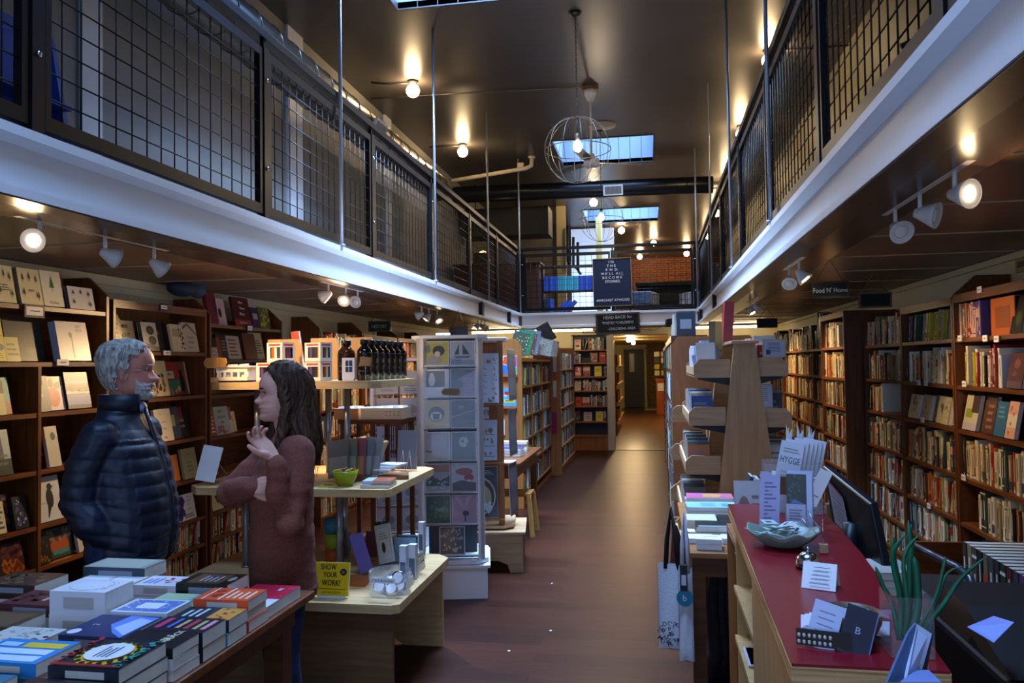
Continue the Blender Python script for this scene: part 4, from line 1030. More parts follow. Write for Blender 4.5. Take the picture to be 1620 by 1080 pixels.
row('W', 1.83, .2, .63, PAL_W, hr=(.16, .22), lean=.12)
for z, a, q in ((1.59, .04, .17), (1.34, .58, .64), (1.08, .2, .63), (.8, .32, .63), (.52, .03, .14), (.52, .57, .63)): row('W', z, a, q+.03, PAL_W, hr=(.16, .21), lean=0, tr=(.014, .03))
for c, z, w_ in (('A', .3, .52), ('A', .08, .52), ('B', .3, 1.0), ('B', .08, 1.0), ('C', .3, 1.1), ('C', .08, 1.1)): row(c, z, .03, w_, PAL_R, lean=.05)

# ------------------------------------------------------------------ books shown face out, lying, leaning
def cover(b, M, w_, h, t, col, motif=(), hard=False, pages=PAGES, spinecol=None, rough=.35):
    """x: spine to fore edge, y: thickness (cover at y=0 facing -Y), z: up"""
    cm = flat(col, rough); i = .002 if hard else .0006
    ct = .0022 if hard else .0008
    b.box((0, 0, 0), (w_, ct, h), cm, M); b.box((0, t-ct, 0), (w_, t, h), cm, M)
    b.box((0, ct, 0), (ct, t-ct, h), flat(spinecol, rough) if spinecol else cm, M)
    b.box((ct, ct, i), (w_-i, t-ct, h-i), pages, M)
    e = -.0003
    for m in motif:
        k = m[0]; mt = flat(m[5] if k == 't' else m[-1], rough)
        if k == 'r': b.quad([(m[1]*w_, e, m[2]*h), (m[3]*w_, e, m[2]*h), (m[3]*w_, e, m[4]*h), (m[1]*w_, e, m[4]*h)], mt, M)
        elif k == 'p': b.quad([(p[0]*w_, e, p[1]*h) for p in m[1]], mt, M)
        elif k == 'e':
            n_ = 20; b.quad([(m[1]*w_+m[3]*w_*cos(2*pi*q/n_), e, m[2]*h+m[4]*h*sin(2*pi*q/n_)) for q in range(n_)], mt, M)
        elif k == 't':
            for dx in ((0, .008) if m[4] > .12 else (0,)): b.text(m[1], m[4]*h, mt, M @ T(m[2]*w_+dx*w_, e-dx*.004, m[3]*h+dx*.3*h) @ R('X', 90), m[6] if len(m) > 6 else .9)
        elif k == 's':   # scatter of small marks
            rr = random.Random(m[1]); 
            for q in range(m[2]):
                cx, cz = rr.uniform(m[3][0], m[3][2])*w_, rr.uniform(m[3][1], m[3][3])*h; s = rr.uniform(.4, 1)*m[4]*w_; cx = min(max(cx, s), w_-s); cz = min(max(cz, s*1.3), h-s*1.3)
                b.quad([(cx-s, e, cz), (cx, e, cz-s*1.3), (cx+s, e, cz), (cx, e, cz+s*1.3)], mt, M)
        elif k == 'lines':  # text block: x0,z0,x1,z1,n
            for q in range(m[5]):
                zz = m[2]+(m[4]-m[2])*(q+.5)/m[5]; hh = (m[4]-m[2])/m[5]*.22; f = 1-.35*((q*7) % 3)/3
                b.quad([(m[1]*w_, e, (zz-hh)*h), ((m[1]+(m[3]-m[1])*f)*w_, e, (zz-hh)*h), ((m[1]+(m[3]-m[1])*f)*w_, e, (zz+hh)*h), (m[1]*w_, e, (zz+hh)*h)], mt, M)
        e -= .00025
    return b
def tree(x, z, s, col): return [('r', x-.012, z, x+.012, z+s*.45, '#4a3c2a'), ('p', [(x-s*.3, z+s*.3), (x+s*.3, z+s*.3), (x, z+s)], col), ('p', [(x-s*.22, z+s*.55), (x+s*.22, z+s*.55), (x, z+s*1.15)], col)]
PLACED = {}
def faceout(case, px0, px1, ytop, ybot, col, motif, label, t=.022, hard=True, tilt=11, yo=0, spine=None, group='face-out books on the left wall', X=-3.24, zf=None, side=1, slide=0):
    M0, w_c, d, sh = CASES[case]
    a, c = at(px0, ybot, X=X), at(px1, ybot, X=X); top = at((px0+px1)/2, ytop, X=X)
    z = zf if zf is not None else min(sh, key=lambda s: abs(s-a.z))
    wd = min(max(abs(c.y-a.y), .09), .26); h = min(max((top.z-z)/cos(radians(tilt)), .13), .33, (min([s-.024 for s in sh if s > z+.05]+[TOPS[case]])-z-.012-t*.2)/cos(radians(tilt)))
    inv = M0.inverted() @ Vector((X, min(a.y, c.y) if side > 0 else max(a.y, c.y), z))
    lo, hi = .025, w_c-.025
    if case == 'A' and z < 1.6: lo, hi = (.025, .537) if inv.x+wd/2 < .55 else (.563, hi)
    inv.x = max(lo, min(inv.x, hi-wd-.002))
    for (a0, a1, b0, b1) in sorted(PLACED.setdefault((case, z), []), key=lambda q: q[2]):
        if inv.x < a1 and a0 < inv.x+wd and yo < b1 and b0 < yo+t*1.03:
            if inv.x > a0 and a1-inv.x < .025 and a1+.002+wd < hi: inv.x = a1+.002
            else: yo = b1+.003
    PLACED[(case, z)].append((inv.x, inv.x+wd, yo, yo+t*1.03))
    b = MB(); cover(b, Matrix(), wd, h, t, col, motif, hard, spinecol=spine)
    o = b.build('display_book')
    o.matrix_world = M0 @ T(inv.x+slide, .012+yo, z+.0015+t*sin(radians(tilt))) @ R('X', -tilt)
    return tag(o, label, 'book', group)
D = .03
pale = '#d8cfa4'
# case A
TR = lambda g='#3c4a38': sum([tree(x, z, .22, g) for x, z in ((.2, .62), (.5, .66), (.8, .6), (.18, .2), (.82, .14))], [])
faceout('A', 9, 38, 420, 480, pale, TR()+[('lines', .3, .3, .7, .5, 3, '#6a6450')], 'cream book with dark tree drawings, left one on the highest left shelf')
faceout('A', 46, 80, 426, 483, pale, TR()+[('t', 'TREES', .5, .38, .09, '#4a4a3c')], 'cream book with dark pine trees, middle of the highest left shelf', spine='#6d675a', t=.03)
faceout('A', 82, 113, 430, 487, '#dcd8c4', tree(.5, .4, .42, '#1f6b35')+[('t', 'The Sibley', .5, .1, .09, '#35332c')], 'ivory book with one large green tree, highest left shelf', t=.03)
faceout('A', 122, 161, 455, 490, '#c9c6c6', TR('#3a3a3c'), 'small white book patterned with dark trees beside the bookcase crown', t=.02, spine='#22304f')
faceout('A', 0, 18, 502, 568, '#d7c65e', [('lines', .1, .55, .9, .9, 5, '#a79a44'), ('e', .6, .32, .35, .08, '#7c8a7c'), ('lines', .2, .06, .8, .2, 3, '#a79a44')], 'yellow book at the left edge on the second left shelf')
faceout('A', 19, 37, 540, 566, '#c8c07a', [('lines', .1, .2, .9, .8, 3, '#8a864c')], 'small pale green book beside the yellow book', t=.015)
faceout('A', 40, 104, 510, 568, '#15130f', [('e', .6, .28, .12, .08, '#3a2f26'), ('lines', .2, .6, .8, .8, 2, '#2c2722')], 'large black book on the second left shelf', yo=.06, t=.035)
faceout('A', 107, 155, 511, 571, '#bcb2b4', [('t', 'NEST', .72, .88, .1, '#57515a'), ('t', 'EGGS', .72, .78, .1, '#57515a'), ('e', .43, .66, .05, .07, '#2c2528'), ('r', .45, .05, .47, .62, '#2c2528')], 'large pale book with a small hanging bird, left of the man', t=.045, yo=.0, spine='#98a0ac')
faceout('A', 0, 12, 603, 655, '#c9bf86', [('r', 0, .62, 1, 1, '#34401f'), ('t', 'R', .5, .35, .16, '#3a3a30')], 'cream and green book at the left edge, third left shelf', t=.02)
faceout('A', 13, 37, 598, 654, '#5f9c98', [('p', [(0, 0), (1, 0), (1, .3), (0, .45)], '#a86a52')], 'teal book with a brick coloured base on the third left shelf', t=.02)
faceout('A', 62, 82, 596, 651, '#6f6f72', [('r', .1, .75, .6, .85, '#2c2b30'), ('r', .1, .4, .5, .5, '#8b8b90')], 'dull grey book on the third left shelf', t=.02)
faceout('A', 85, 121, 597, 647, '#c9bfc4', [('e', .55, .38, .27, .29, '#b3361f'), ('e', .2, .7, .16, .1, '#2c3322'), ('e', .8, .74, .16, .1, '#2c3322'), ('e', .5, .8, .1, .12, '#3a4426'), ('t', 'EAT', .5, .92, .07, '#b3361f')], 'white book with a large red pomegranate', t=.03, spine='#131313')
faceout('A', 122, 158, 590, 645, '#12141b', [('r', 0, .68, 1, .75, '#4a6fae'), ('r', 0, .4, 1, .5, '#b9b9c4'), ('r', 0, .1, 1, .38, '#5b6aa8'), ('s', 3, 40, (0, .46, 1, .5), .02, '#15151a')], 'black and blue book with piano keys beside the man', t=.03, yo=.01)
faceout('A', 3, 33, 682, 742, '#aeb8b6', [('r', 0, 0, 1, .35, '#1f2a22'), ('p', [(.35, .35), (.65, .35), (.6, .85), (.5, 1), (.4, .85)], '#4d5560'), ('t', 'WALKING', .5, .42, .09, '#8a9a2c'), ('t', 'HISTORY', .5, .24, .09, '#8fa0a0')], 'grey green book with a castle tower, fourth left shelf', spine='#24405f')
faceout('A', 63, 92, 677, 738, '#4a201c', [('s', 4, 40, (.1, .5, .9, .9), .08, '#6a352c'), ('r', .1, .28, .7, .36, '#8a7c74'), ('r', 0, .0, 1, .2, '#5e1f1a')], 'dark red book on the fourth left shelf', yo=.04)
faceout('A', 90, 103, 676, 735, '#b7b3a6', [('e', .6, .75, .2, .1, '#3d4a3c')], 'slim pale book half behind the man', t=.02)
faceout('A', 0, 13, 798, 842, '#c9c19a', [('lines', .1, .1, .9, .9, 5, '#4a4a58')], 'white and yellow book at the left edge, fifth left shelf')
faceout('A', 12, 38, 785, 835, '#17151b', [('s', 5, 26, (.15, .1, .85, .9), .14, '#8a3a34'), ('s', 6, 18, (.2, .1, .8, .9), .1, '#8d98b4'), ('e', .5, .7, .12, .1, '#c9b8a8')], 'dark comic book with a dancing figure, fifth left shelf')
faceout('A', 37, 53, 787, 836, '#12131c', [('s', 7, 14, (.15, .1, .85, .9), .14, '#3a4c8a'), ('s', 8, 8, (.2, .1, .8, .9), .1, '#98a0b4')], 'dark blue comic book, right one on the fifth left shelf')
faceout('A', 67, 106, 757, 820, '#b9bcc2', [('e', .56, .5, .15, .22, '#17171a'), ('e', .6, .76, .1, .08, '#17171a'), ('p', [(.68, .76), (.82, .78), (.68, .73)], '#17171a'), ('p', [(.45, .35), (.4, .05), (.58, .3)], '#17171a'), ('r', 0, .40, .4, .42, '#8f9298')], 'white book with a black raven', t=.025)
faceout('A', 10, 52, 862, 922, '#2c1712', [('s', 9, 24, (.2, .1, .9, .6), .14, '#a3541a'), ('s', 10, 12, (.2, .6, .8, .9), .14, '#5a2430')], 'dark brown and orange book on a lower left shelf')
faceout('A', 66, 88, 852, 905, '#1d1713', [('s', 11, 10, (.1, .05, .9, .3), .16, '#7c5a1c'), ('s', 12, 8, (.2, .6, .8, .9), .14, '#3f3a30')], 'dark book with a gold base on a lower left shelf')
faceout('A', 89, 134, 838, 895, '#3a3c38', [('e', .55, .4, .32, .3, '#9c4a2c'), ('e', .55, .68, .14, .14, '#5a3a2c'), ('r', .3, .12, .85, .26, '#2f7f86'), ('s', 13, 10, (.1, .6, .9, .95), .1, '#77776c')], 'book with a figure in orange above a teal panel', t=.03)
faceout('A', 136, 152, 850, 890, '#b0aca6', [('s', 14, 4, (.3, .3, .7, .7), .2, '#5c5048')], 'small pale book beside the teal panelled one', t=.02)
# case B
faceout('B', 180, 193, 497, 552, '#b9b27c', [('lines', .2, .3, .8, .8, 4, '#7a7650')], 'slim sage coloured book standing above the man’s head')
faceout('B', 189, 214, 503, 550, '#5a1f24', [('r', .6, .5, 1, 1, '#c8bda8')], 'maroon book above the man’s head', yo=.035)
faceout('B', 208, 240, 508, 553, '#d9d3b0', [('t', 'FEMINIST', .5, .8, .17, '#1b1a1c', .62), ('t', 'FIGHT', .5, .5, .2, '#1b1a1c'), ('t', 'CLUB', .5, .2, .2, '#1b1a1c')], 'pale book with bold black lettering of three words over the man’s head', spine='#6a1f30', t=.04)
faceout('B', 239, 262, 511, 553, '#cbc7b4', [('e', .55, .72, .26, .16, '#2e3024'), ('e', .6, .36, .26, .16, '#2e3024'), ('p', [(0, 0), (1, 0), (1, .12), (0, .3)], '#57543f'), ('e', .55, .72, .16, .1, '#4a4c30'), ('e', .6, .36, .16, .1, '#4a4c30')], 'white book with two dark circles', t=.03, spine='#3a4640')
faceout('B', 258, 284, 508, 553, '#1a1214', [('e', .4, .6, .22, .1, '#a3564a'), ('lines', .2, .1, .8, .35, 3, '#4a2c30')], 'black book with a red flower shape', yo=.045, t=.03)
faceout('B', 284, 303, 514, 555, '#cfc6a4', [('r', .1, .55, .9, .85, '#a79c78'), ('s', 15, 12, (.6, .1, .95, .95), .08, '#3a362c')], 'cream book printed with small figures')
faceout('B', 302, 323, 511, 555, '#b9b49a', [('p', [(0, .75), (.35, .9), (1, .55), (1, .6), (.4, .98), (0, .85)], '#4a4c48'), ('t', 'Struggle', .5, .5, .12, '#3c3c3a'), ('t', 'Strange', .5, .33, .12, '#3c3c3a'), ('t', 'Story', .4, .15, .12, '#3c3c3a')], 'pale book with a grey mountain slope and script')
faceout('B', 232, 258, 576, 627, '#2c5470', [('s', 16, 24, (.2, 0, 1, .3), .07, '#c9b890'), ('s', 17, 18, (.7, .2, 1, 1), .07, '#b8564a'), ('s', 18, 18, (.05, 0, 1, .2), .06, '#6f8a3c')], 'blue book with a wreath of flowers beside the man’s face')
faceout('B', 247, 290, 572, 624, '#d3c79c', [('t', '200', .45, .88, .12, '#57513c'), ('s', 19, 30, (.15, .2, .85, .65), .07, '#3a2f28'), ('s', 20, 16, (.15, .05, .85, .5), .07, '#9c4a34')], 'cream book printed with rows of many small people', t=.035, spine='#34406a')
faceout('B', 277, 310, 573, 623, '#8f2c22', [('r', 0, .2, 1, .45, '#2f8068'), ('r', .2, .5, .75, .72, '#cfc8b0'), ('s', 21, 14, (.1, 0, .9, .25), .09, '#c9b48c'), ('t', 'WOMEN', .5, .63, .1, '#2a2226')], 'red and green illustrated book on the second shelf between the people', yo=.04)
faceout('B', 294, 331, 573, 622, '#7a4a3a', [('e', .72, .35, .12, .28, '#1c1413'), ('e', .72, .68, .08, .07, '#1c1413'), ('r', .93, 0, 1, 1, '#c7bfb4')], 'brown book with a dark standing silhouette', yo=.08, t=.03)
faceout('B', 243, 267, 652, 694, '#171614', [('t', 'WERE', .55, .75, .13, '#b9b3a4'), ('t', 'EIGHT', .55, .5, .15, '#c58a7c'), ('t', 'YEARS', .55, .28, .12, '#b9b3a4')], 'black book with stacked pale lettering, third shelf between the people', yo=.03)
faceout('B', 260, 285, 648, 693, '#cfc5b4', [('t', 'The', .35, .85, .1, '#8a5a78'), ('t', 'Golden', .5, .6, .1, '#8a5a78'), ('t', 'Cage', .5, .4, .1, '#8a5a78'), ('t', 'Tale', .5, .12, .1, '#6a4a60')], 'pale pink book with faint script', t=.02)
faceout('B', 277, 304, 645, 690, '#3d4c66', [('r', .1, .4, .75, .75, '#c8bf86')], 'slate blue book with a yellow rectangle', yo=.035)
faceout('B', 296, 322, 645, 686, '#1c1214', [('r', 0, .55, .7, 1, '#8f1f34'), ('t', 'MAGGIE', .5, .55, .13, '#c9b79c'), ('t', 'NELSON', .5, .36, .13, '#c9b79c')], 'black and crimson book with tan capitals', yo=.06)
faceout('B', 262, 281, 719, 762, '#c8a890', [('lines', .2, .5, .8, .8, 2, '#94604c')], 'pale peach book on the fourth shelf between the people')
faceout('B', 276, 300, 722, 758, '#d07a22', [('e', .4, .4, .12, .08, '#b06218')], 'plain orange book on the fourth shelf between the people', yo=.025)
faceout('B', 302, 324, 710, 754, '#8f8e64', [('t', 'WHAT', .5, .8, .11, '#4c4c34'), ('lines', .3, .2, .7, .6, 3, '#6f6e4c')], 'olive grey book on the fourth shelf between the people')
faceout('B', 290, 320, 784, 823, '#cdd0d6', [('s', 22, 26, (.02, .1, .42, .95), .14, '#3b3c8c'), ('t', 'THE', .7, .88, .1, '#2a2a30'), ('t', 'BOOK', .7, .72, .1, '#2a2a30'), ('t', 'OF', .7, .57, .1, '#2a2a30'), ('t', 'JOAN', .7, .42, .1, '#2a2a30'), ('lines', .4, .08, .9, .25, 2, '#4a4a52')], 'white book with a violet blot and spaced capitals, below the middle plywood tier')
# case C
faceout('C', 337, 352, 462, 509, '#6a1b2c', [('r', .7, .4, 1, .8, '#2c2440')], 'maroon book on the crowned bookcase, leftmost', t=.03)
faceout('C', 352, 374, 472, 511, '#c9a9a4', [('e', .6, .45, .12, .18, '#2c2428'), ('e', .3, .8, .1, .08, '#6a4a4c')], 'pale pink book on the crowned bookcase')
faceout('C', 381, 407, 471, 512, '#4a0f10', [('t', 'Killers', .5, .82, .13, '#cfc4ae'), ('t', 'Flower', .55, .62, .13, '#cfc4ae'), ('t', 'Moon', .5, .42, .15, '#cfc4ae'), ('r', 0, 0, 1, .22, '#8f1f18'), ('t', 'David Grann', .5, .12, .1, '#d8cdb8')], 'dark red book with pale heavy lettering on the crowned bookcase')
faceout('C', 408, 420, 487, 514, '#3a1c4a', [('r', .2, .4, .8, .7, '#b9a49c')], 'small purple book on the crowned bookcase', t=.02)
faceout('C', 418, 434, 487, 515, '#57641c', [('s', 23, 22, (.1, .1, .9, .9), .12, '#c9b52e'), ('s', 24, 12, (.1, .1, .9, .9), .1, '#3a3c6a')], 'yellow green patterned book, rightmost on the crowned bookcase')
faceout('C', 338, 352, 535, 580, '#b9b4a4', [('r', 0, .55, 1, 1, '#1b1b1f'), ('t', 'WHITE', .5, .35, .12, '#2a2624'), ('t', 'RAGE', .5, .18, .12, '#2a2624')], 'black topped pale book behind the wooden price tag')
faceout('C', 352, 368, 530, 578, '#1a1214', [('r', 0, .1, .35, .9, '#9c2c1c'), ('lines', .45, .3, .9, .8, 4, '#8a8076')], 'black and red book behind the white basket')
faceout('C', 370, 392, 532, 580, '#b9b09a', [('lines', .2, .1, .8, .9, 5, '#8a4a34')], 'pale book with faint red lettering behind the white basket', yo=.01)
faceout('C', 397, 416, 528, 575, '#571c12', [], 'plain maroon book left of the boxed sets', yo=.0)
faceout('C', 413, 432, 527, 572, '#c3b98c', [('lines', .1, .2, .9, .75, 6, '#4a4534')], 'cream book of printed lines behind the boxed sets', yo=.03)
faceout('C', 341, 351, 655, 690, '#a3261c', [('lines', .1, .1, .9, .9, 5, '#cfc0a8')], 'narrow red book left of the woman’s face', t=.03)
faceout('C', 352, 374, 644, 689, '#a3ada4', [('t', 'WHY', .45, .82, .14, '#2c3430'), ('t', 'NATIONS', .5, .62, .13, '#2c3430'), ('t', 'FAIL', .5, .44, .14, '#2c3430'), ('s', 25, 14, (.1, .05, .9, .3), .09, '#8a5a4c')], 'grey green book with dark capitals left of the woman’s face')
faceout('C', 370, 383, 645, 686, '#a33a30', [('r', 0, 0, 1, .5, '#c9b8a4')], 'small red and pink book left of the woman’s chin', yo=.03)
faceout('C', 379, 394, 652, 686, '#c9b98c', [('lines', .2, .5, .8, .8, 2, '#8a7c54')], 'small tan book left of the woman’s chin', yo=.06)
faceout('C', 345, 362, 782, 828, '#b9ae86', [('s', 26, 8, (.1, .5, .9, .9), .14, '#2a241c')], 'cream book with black marks below the woman’s elbow')
# loose card notices on top of case labels
def shelf_tag(case, px, py, label, w_=.085, h_=.04, X=-3.266, dark=False, txt=None):
    p = at(px, py, X=X); M0 = CASES[case][0]
    b = MB(); b.box((-w_/2, -.004, -h_/2), (w_/2, 0, h_/2), flat('#3a2a1c', .6) if dark else PAPER)
    if dark: b.box((-w_/2+.012, -.005, -h_/2+.012), (w_/2-.012, -.004, h_/2-.012), PAPER)
    b.quad([(-w_*.25, -.0056, -.003), (w_*.25, -.0056, -.003), (w_*.25, -.0056, .003), (-w_*.25, -.0056, .003)], flat('#777265', .8))
    o = b.build('shelf_label'); o.matrix_world = T(*p) @ R('Z', 90 if X < 0 else -90)
    tag(o, label, 'label', 'shelf labels')
shelf_tag('A', 54, 492, 'framed shelf label on the highest left shelf', .14, .07, dark=True)
shelf_tag('A', 99, 573, 'white shelf label under the large pale book', .09, .035)
shelf_tag('B', 259, 486, 'framed label on the header above the pale lettered book', .09, .05, dark=True)
shelf_tag('B', 264, 558, 'white label below the book with two dark circles', .08, .03)
shelf_tag('C', 395, 519, 'framed label on the crowned bookcase', .1, .06, dark=True)
for i, (px, py) in enumerate(((1519, 535), (1559, 535), (1577, 536), (1526, 607), (1454, 605), (1465, 606), (1460, 664), (1550, 458), (1525, 755), (1470, 800))):
    shelf_tag('R1', px, py, 'white price tag clipped to the right wall shelves, %s in reading order' % ORD[i], .06, .035, X=1.846)

# right wall face-out books
GF = 'face-out books on the right wall'
def fr(*a, **k): faceout(*a, group=GF, X=1.87, side=-1, **k)
fr('R1', 1524, 1545, 626, 679, '#c9bf9c', [('r', .1, .35, .6, .6, '#8fa03c'), ('r', .5, .5, 1, 1, '#4a3a34'), ('r', 0, 0, 1, .2, '#b9aec4')], 'cream and lime green book, leftmost face-out on the rightmost case')
fr('R1', 1545, 1562, 628, 681, '#5a4436', [('r', .2, .5, 1, .95, '#c9bfa0')], 'brown and cream book beside the lime one', yo=.03)
fr('R1', 1556, 1572, 633, 684, '#4a1c1c', [('lines', .2, .1, .8, .9, 4, '#94604c')], 'dark maroon book with a cream border on the rightmost case')
fr('R1', 1573, 1590, 637, 687, '#0f5f88', [('lines', .2, .5, .8, .9, 3, '#5f98b0')], 'bright blue book with a pale border on the rightmost case')
fr('R1', 1591, 1606, 637, 689, '#d8a48c', [('r', 0, .3, 1, .65, '#d8cdb8'), ('s', 27, 6, (.2, .1, .8, .9), .1, '#b04a34')], 'salmon and cream book, rightmost face-out group')
fr('R1', 1594, 1618, 560, 612, '#4a1014', [('t', 'SCI', .4, .4, .16, '#94706a'), ('e', .5, .7, .2, .14, '#7a4a44'), ('r', 0, 0, 1, .2, '#57404c')], 'dark red book with a face, second shelf of the rightmost case', yo=.0)
fr('R1', 1590, 1608, 470, 532, '#12110f', [('e', .6, .4, .25, .2, '#3a4a1c')], 'black book with a green shape in front of the orange box', yo=.03)
b = MB(); b.box((0, 0, 0), (.30, .006, .21), flat('#b05a1c', .5)); b.box((0, .006, 0), (.006, .18, .21), flat('#c98a1c', .5)); b.box((0, .006, .204), (.30, .18, .21), flat('#b05a1c', .5)); b.box((.06, -.001, .04), (.24, 0, .16), flat('#8a4416', .5))
o = b.build('orange_box'); o.matrix_world = CASES['R1'][0] @ T(.41, .06, 1.702); tag(o, 'orange cardboard box standing among books, top shelf of the rightmost case', 'box')
for i, (a, q, y0, y1, c_) in enumerate(((1438, 1452, 625, 662, '#c3b896'), (1451, 1464, 626, 663, '#b5a884'), (1463, 1478, 627, 664, '#8d7a5c'), (1477, 1490, 629, 666, '#cabf9c'), (1489, 1499, 630, 667, '#bcae88'), (1498, 1507, 631, 668, '#d0c5a2'))):
    fr('R2', a, q, y0, y1, c_, [('s', 30+i, 6, (.2, .2, .8, .9), .12, '#6a5a40')], ORD[i]+' of six cream books leaning face out on the second right wall case', t=.03, yo=.02*(i % 2))
# end wall covers
def wf(x, z, w_, h, col, motif, label):
    b = MB(); cover(b, Matrix(), w_, h, .02, col, motif, True); o = b.build('display_book'); o.matrix_world = CASES['W'][0] @ T(x, .03, z+.0052) @ R('X', -12); tag(o, label, 'book', 'face-out books in the end wall bookcase')
wf(.05, 1.83, .12, .19, '#c9a090', [('t', 'READ', .5, .8, .15, '#8a2c24'), ('e', .5, .35, .3, .12, '#2a2420')], 'pink book on the top shelf of the end wall bookcase')
wf(.34, 1.59, .13, .2, '#6a4a3c', [('r', .1, .55, .9, .75, '#a33a20'), ('s', 40, 14, (.1, .1, .9, .5), .1, '#b9a98c')], 'brown patterned book on the second shelf of the end wall bookcase')
wf(.5, 1.59, .12, .19, '#a3281a', [('r', .2, .6, .8, .7, '#c9a090')], 'red book on the second shelf of the end wall bookcase')
wf(.05, 1.34, .12, .19, '#b0443c', [('r', .1, .1, .9, .4, '#c9b4a4'), ('s', 41, 8, (.2, .5, .8, .9), .12, '#d8c4b4')], 'red and pink book on the third shelf of the end wall bookcase')
wf(.2, 1.34, .13, .2, '#a0603c', [('r', 0, .5, 1, .8, '#c9a07c'), ('s', 42, 9, (.1, .1, .9, .4), .12, '#4a3c5a')], 'brown orange book on the third shelf of the end wall bookcase')
wf(.41, 1.34, .13, .19, '#e0cc1c', [('lines', .2, .4, .8, .7, 2, '#a08f14')], 'bright yellow book on the third shelf of the end wall bookcase')
wf(.04, 1.08, .12, .19, '#c9b4a0', [('e', .5, .5, .3, .2, '#8a7a6c'), ('e', .5, .5, .24, .15, '#c9b4a0')], 'beige book with a ring on the fourth shelf of the end wall bookcase')
wf(.05, .8, .11, .17, '#c2451c', [('r', .2, .3, .8, .6, '#8a2c14')], 'orange red book on the fifth shelf of the end wall bookcase')
wf(.18, .8, .13, .16, '#c9a490', [('r', 0, 0, 1, .35, '#a3281a'), ('s', 43, 8, (.1, .5, .9, .9), .14, '#d0a41c')], 'pink and red book on the fifth shelf of the end wall bookcase')
wf(.2, .52, .15, .17, '#b8a090', [('lines', .2, .2, .8, .8, 3, '#7a6a5c')], 'beige book on the lowest shelf of the end wall bookcase')
wf(.42, .52, .13, .18, '#e0cc1c', [('lines', .2, .3, .8, .6, 2, '#a08f14')], 'bright yellow book on the lowest shelf of the end wall bookcase')
b = MB(); b.box((-.12, -.006, -.03), (.12, 0, .03), flat('#2c2420', .6)); b.box((-.1, -.008, -.016), (.1, -.006, .016), flat('#c9c0a8', .6)); tag(b.build('wall_sign', loc=(-1.12, 14.345, 2.16)), 'small framed label on the wall above the end wall bookcase', 'sign')

# shelf books leaning above the nearer aisle bookcase
MZ = 1.664
tops = [(-.04, .26, .035, '#3f4a3c', 'dark green speckled'), (.03, .29, .04, '#2f7a50', 'bright green'), (.1, .27, .03, '#7a4436', 'brick brown'), (.14, .31, .04, '#7f9aae', 'pale blue'), (.2, .24, .03, '#8d8f80', 'grey green')]
for i, (dx, h, t_, c_, nm) in enumerate(tops):
    b = MB(); cover(b, Matrix(), .19, h, t_, c_, [('s', 50+i, 30, (.05, .05, .95, .95), .05, ['#c9b84c', '#58a070', '#c9a090', '#cfd8dc', '#d8d4b4'][i])], True)
    o = b.build('display_book'); o.matrix_world = T(-1.60, 8.75+.32*i, MZ+.062) @ R('Z', 8) @ R('Y', 16-2*i) @ R('X', -12)
    tag(o, '%s book leaning on top of the nearer honey wood aisle bookcase' % nm, 'book', 'books leaning on the aisle bookcase tops')
for i in range(3):
    b = MB(); cover(b, Matrix(), .17, .22, .03, ['#c4c8bc', '#a9b4b8', '#c8bfa4'][i], [('s', 60+i, 30, (.05, .05, .95, .95), .05, ['#3c5a4c', '#6a7480', '#8a5a3c'][i])], True)
    o = b.build('display_book'); o.matrix_world = T(-1.45, 9.95+.34*i, MZ+.045) @ R('Z', 10) @ R('Y', 12) @ R('X', -14)
    tag(o, ['pale grey', 'ash blue', 'beige'][i]+' patterned book, lower row on top of the nearer aisle bookcase', 'book', 'books leaning on the aisle bookcase tops')
b = MB(); cover(b, Matrix(), .2, .27, .04, '#3c4650', [('s', 70, 20, (.05, .05, .95, .95), .05, '#77858c')], True)
o = b.build('display_book'); o.matrix_world = T(-1.53, 11.3, 1.90) @ R('Z', 20) @ R('Y', -28) @ T(0, 0, .0) @ R('X', -10); o.location.z = 1.87
tag(o, 'dark slate book leaning on top of the farther aisle bookcase', 'book', 'books leaning on the aisle bookcase tops')
# face-out books on the nearer honey end panel
def on_panel(px0, px1, y0, y1, col, motif, label, Y=8.515, ledge=True):
    a = at(px0, y1, Y=Y); c = at(px1, y0, Y=Y)
    b = MB(); cover(b, Matrix(), c.x-a.x, c.z-a.z, .02, col, motif, False)
    tag(b.build('display_book', loc=(a.x, Y-.022, a.z)), label, 'book', 'books displayed on the honey wood end panel')
    b = MB(); b.box((-.005, -.03, -.02), (c.x-a.x+.005, 0, -.003), MIDWOOD); b.box((-.005, -.034, -.02), (c.x-a.x+.005, -.03, .008), MIDWOOD)
    tag(b.build('book_ledge', loc=(a.x, Y+.003, a.z)), 'small wooden ledge holding the '+label.split(' on ')[0], 'ledge')
on_panel(796, 818, 562, 593, '#c9c6d8', [('p', [(.0, .6), (.5, .45), (.6, .95), (.1, .95)], '#d2582c'), ('p', [(.5, .5), (.98, .4), (.98, .95), (.6, .95)], '#b03aa0'), ('p', [(0, .05), (.5, .05), (.6, .4), (0, .55)], '#3a6ad0'), ('p', [(.5, .05), (.98, .05), (.98, .38), (.6, .4)], '#4aa86a'), ('lines', .5, .6, .85, .85, 4, '#d8a0c8')], 'rainbow shard patterned book on the honey wood end panel')
on_panel(796, 817, 613, 643, '#4a9ad8', [('r', .15, .62, .85, .8, '#c0281c'), ('t', 'BEFORE', .5, .3, .14, '#1c2a10'), ('r', .1, .22, .9, .4, '#d8d030'), ('s', 72, 8, (.1, .5, .9, .6), .1, '#d0e0f0'), ('t', 'BEFORE', .5, .31, .14, '#1c2a10')], 'sky blue book with red and yellow bands on the honey wood end panel')
b = MB(); b.box((0, 0, 0), (.06, .006, .17), flat('#c9ccd4', .4)); b.box((.012, -.001, .02), (.048, 0, .15), flat('#46607c', .4)); p = at(790, 688, Y=8.5)
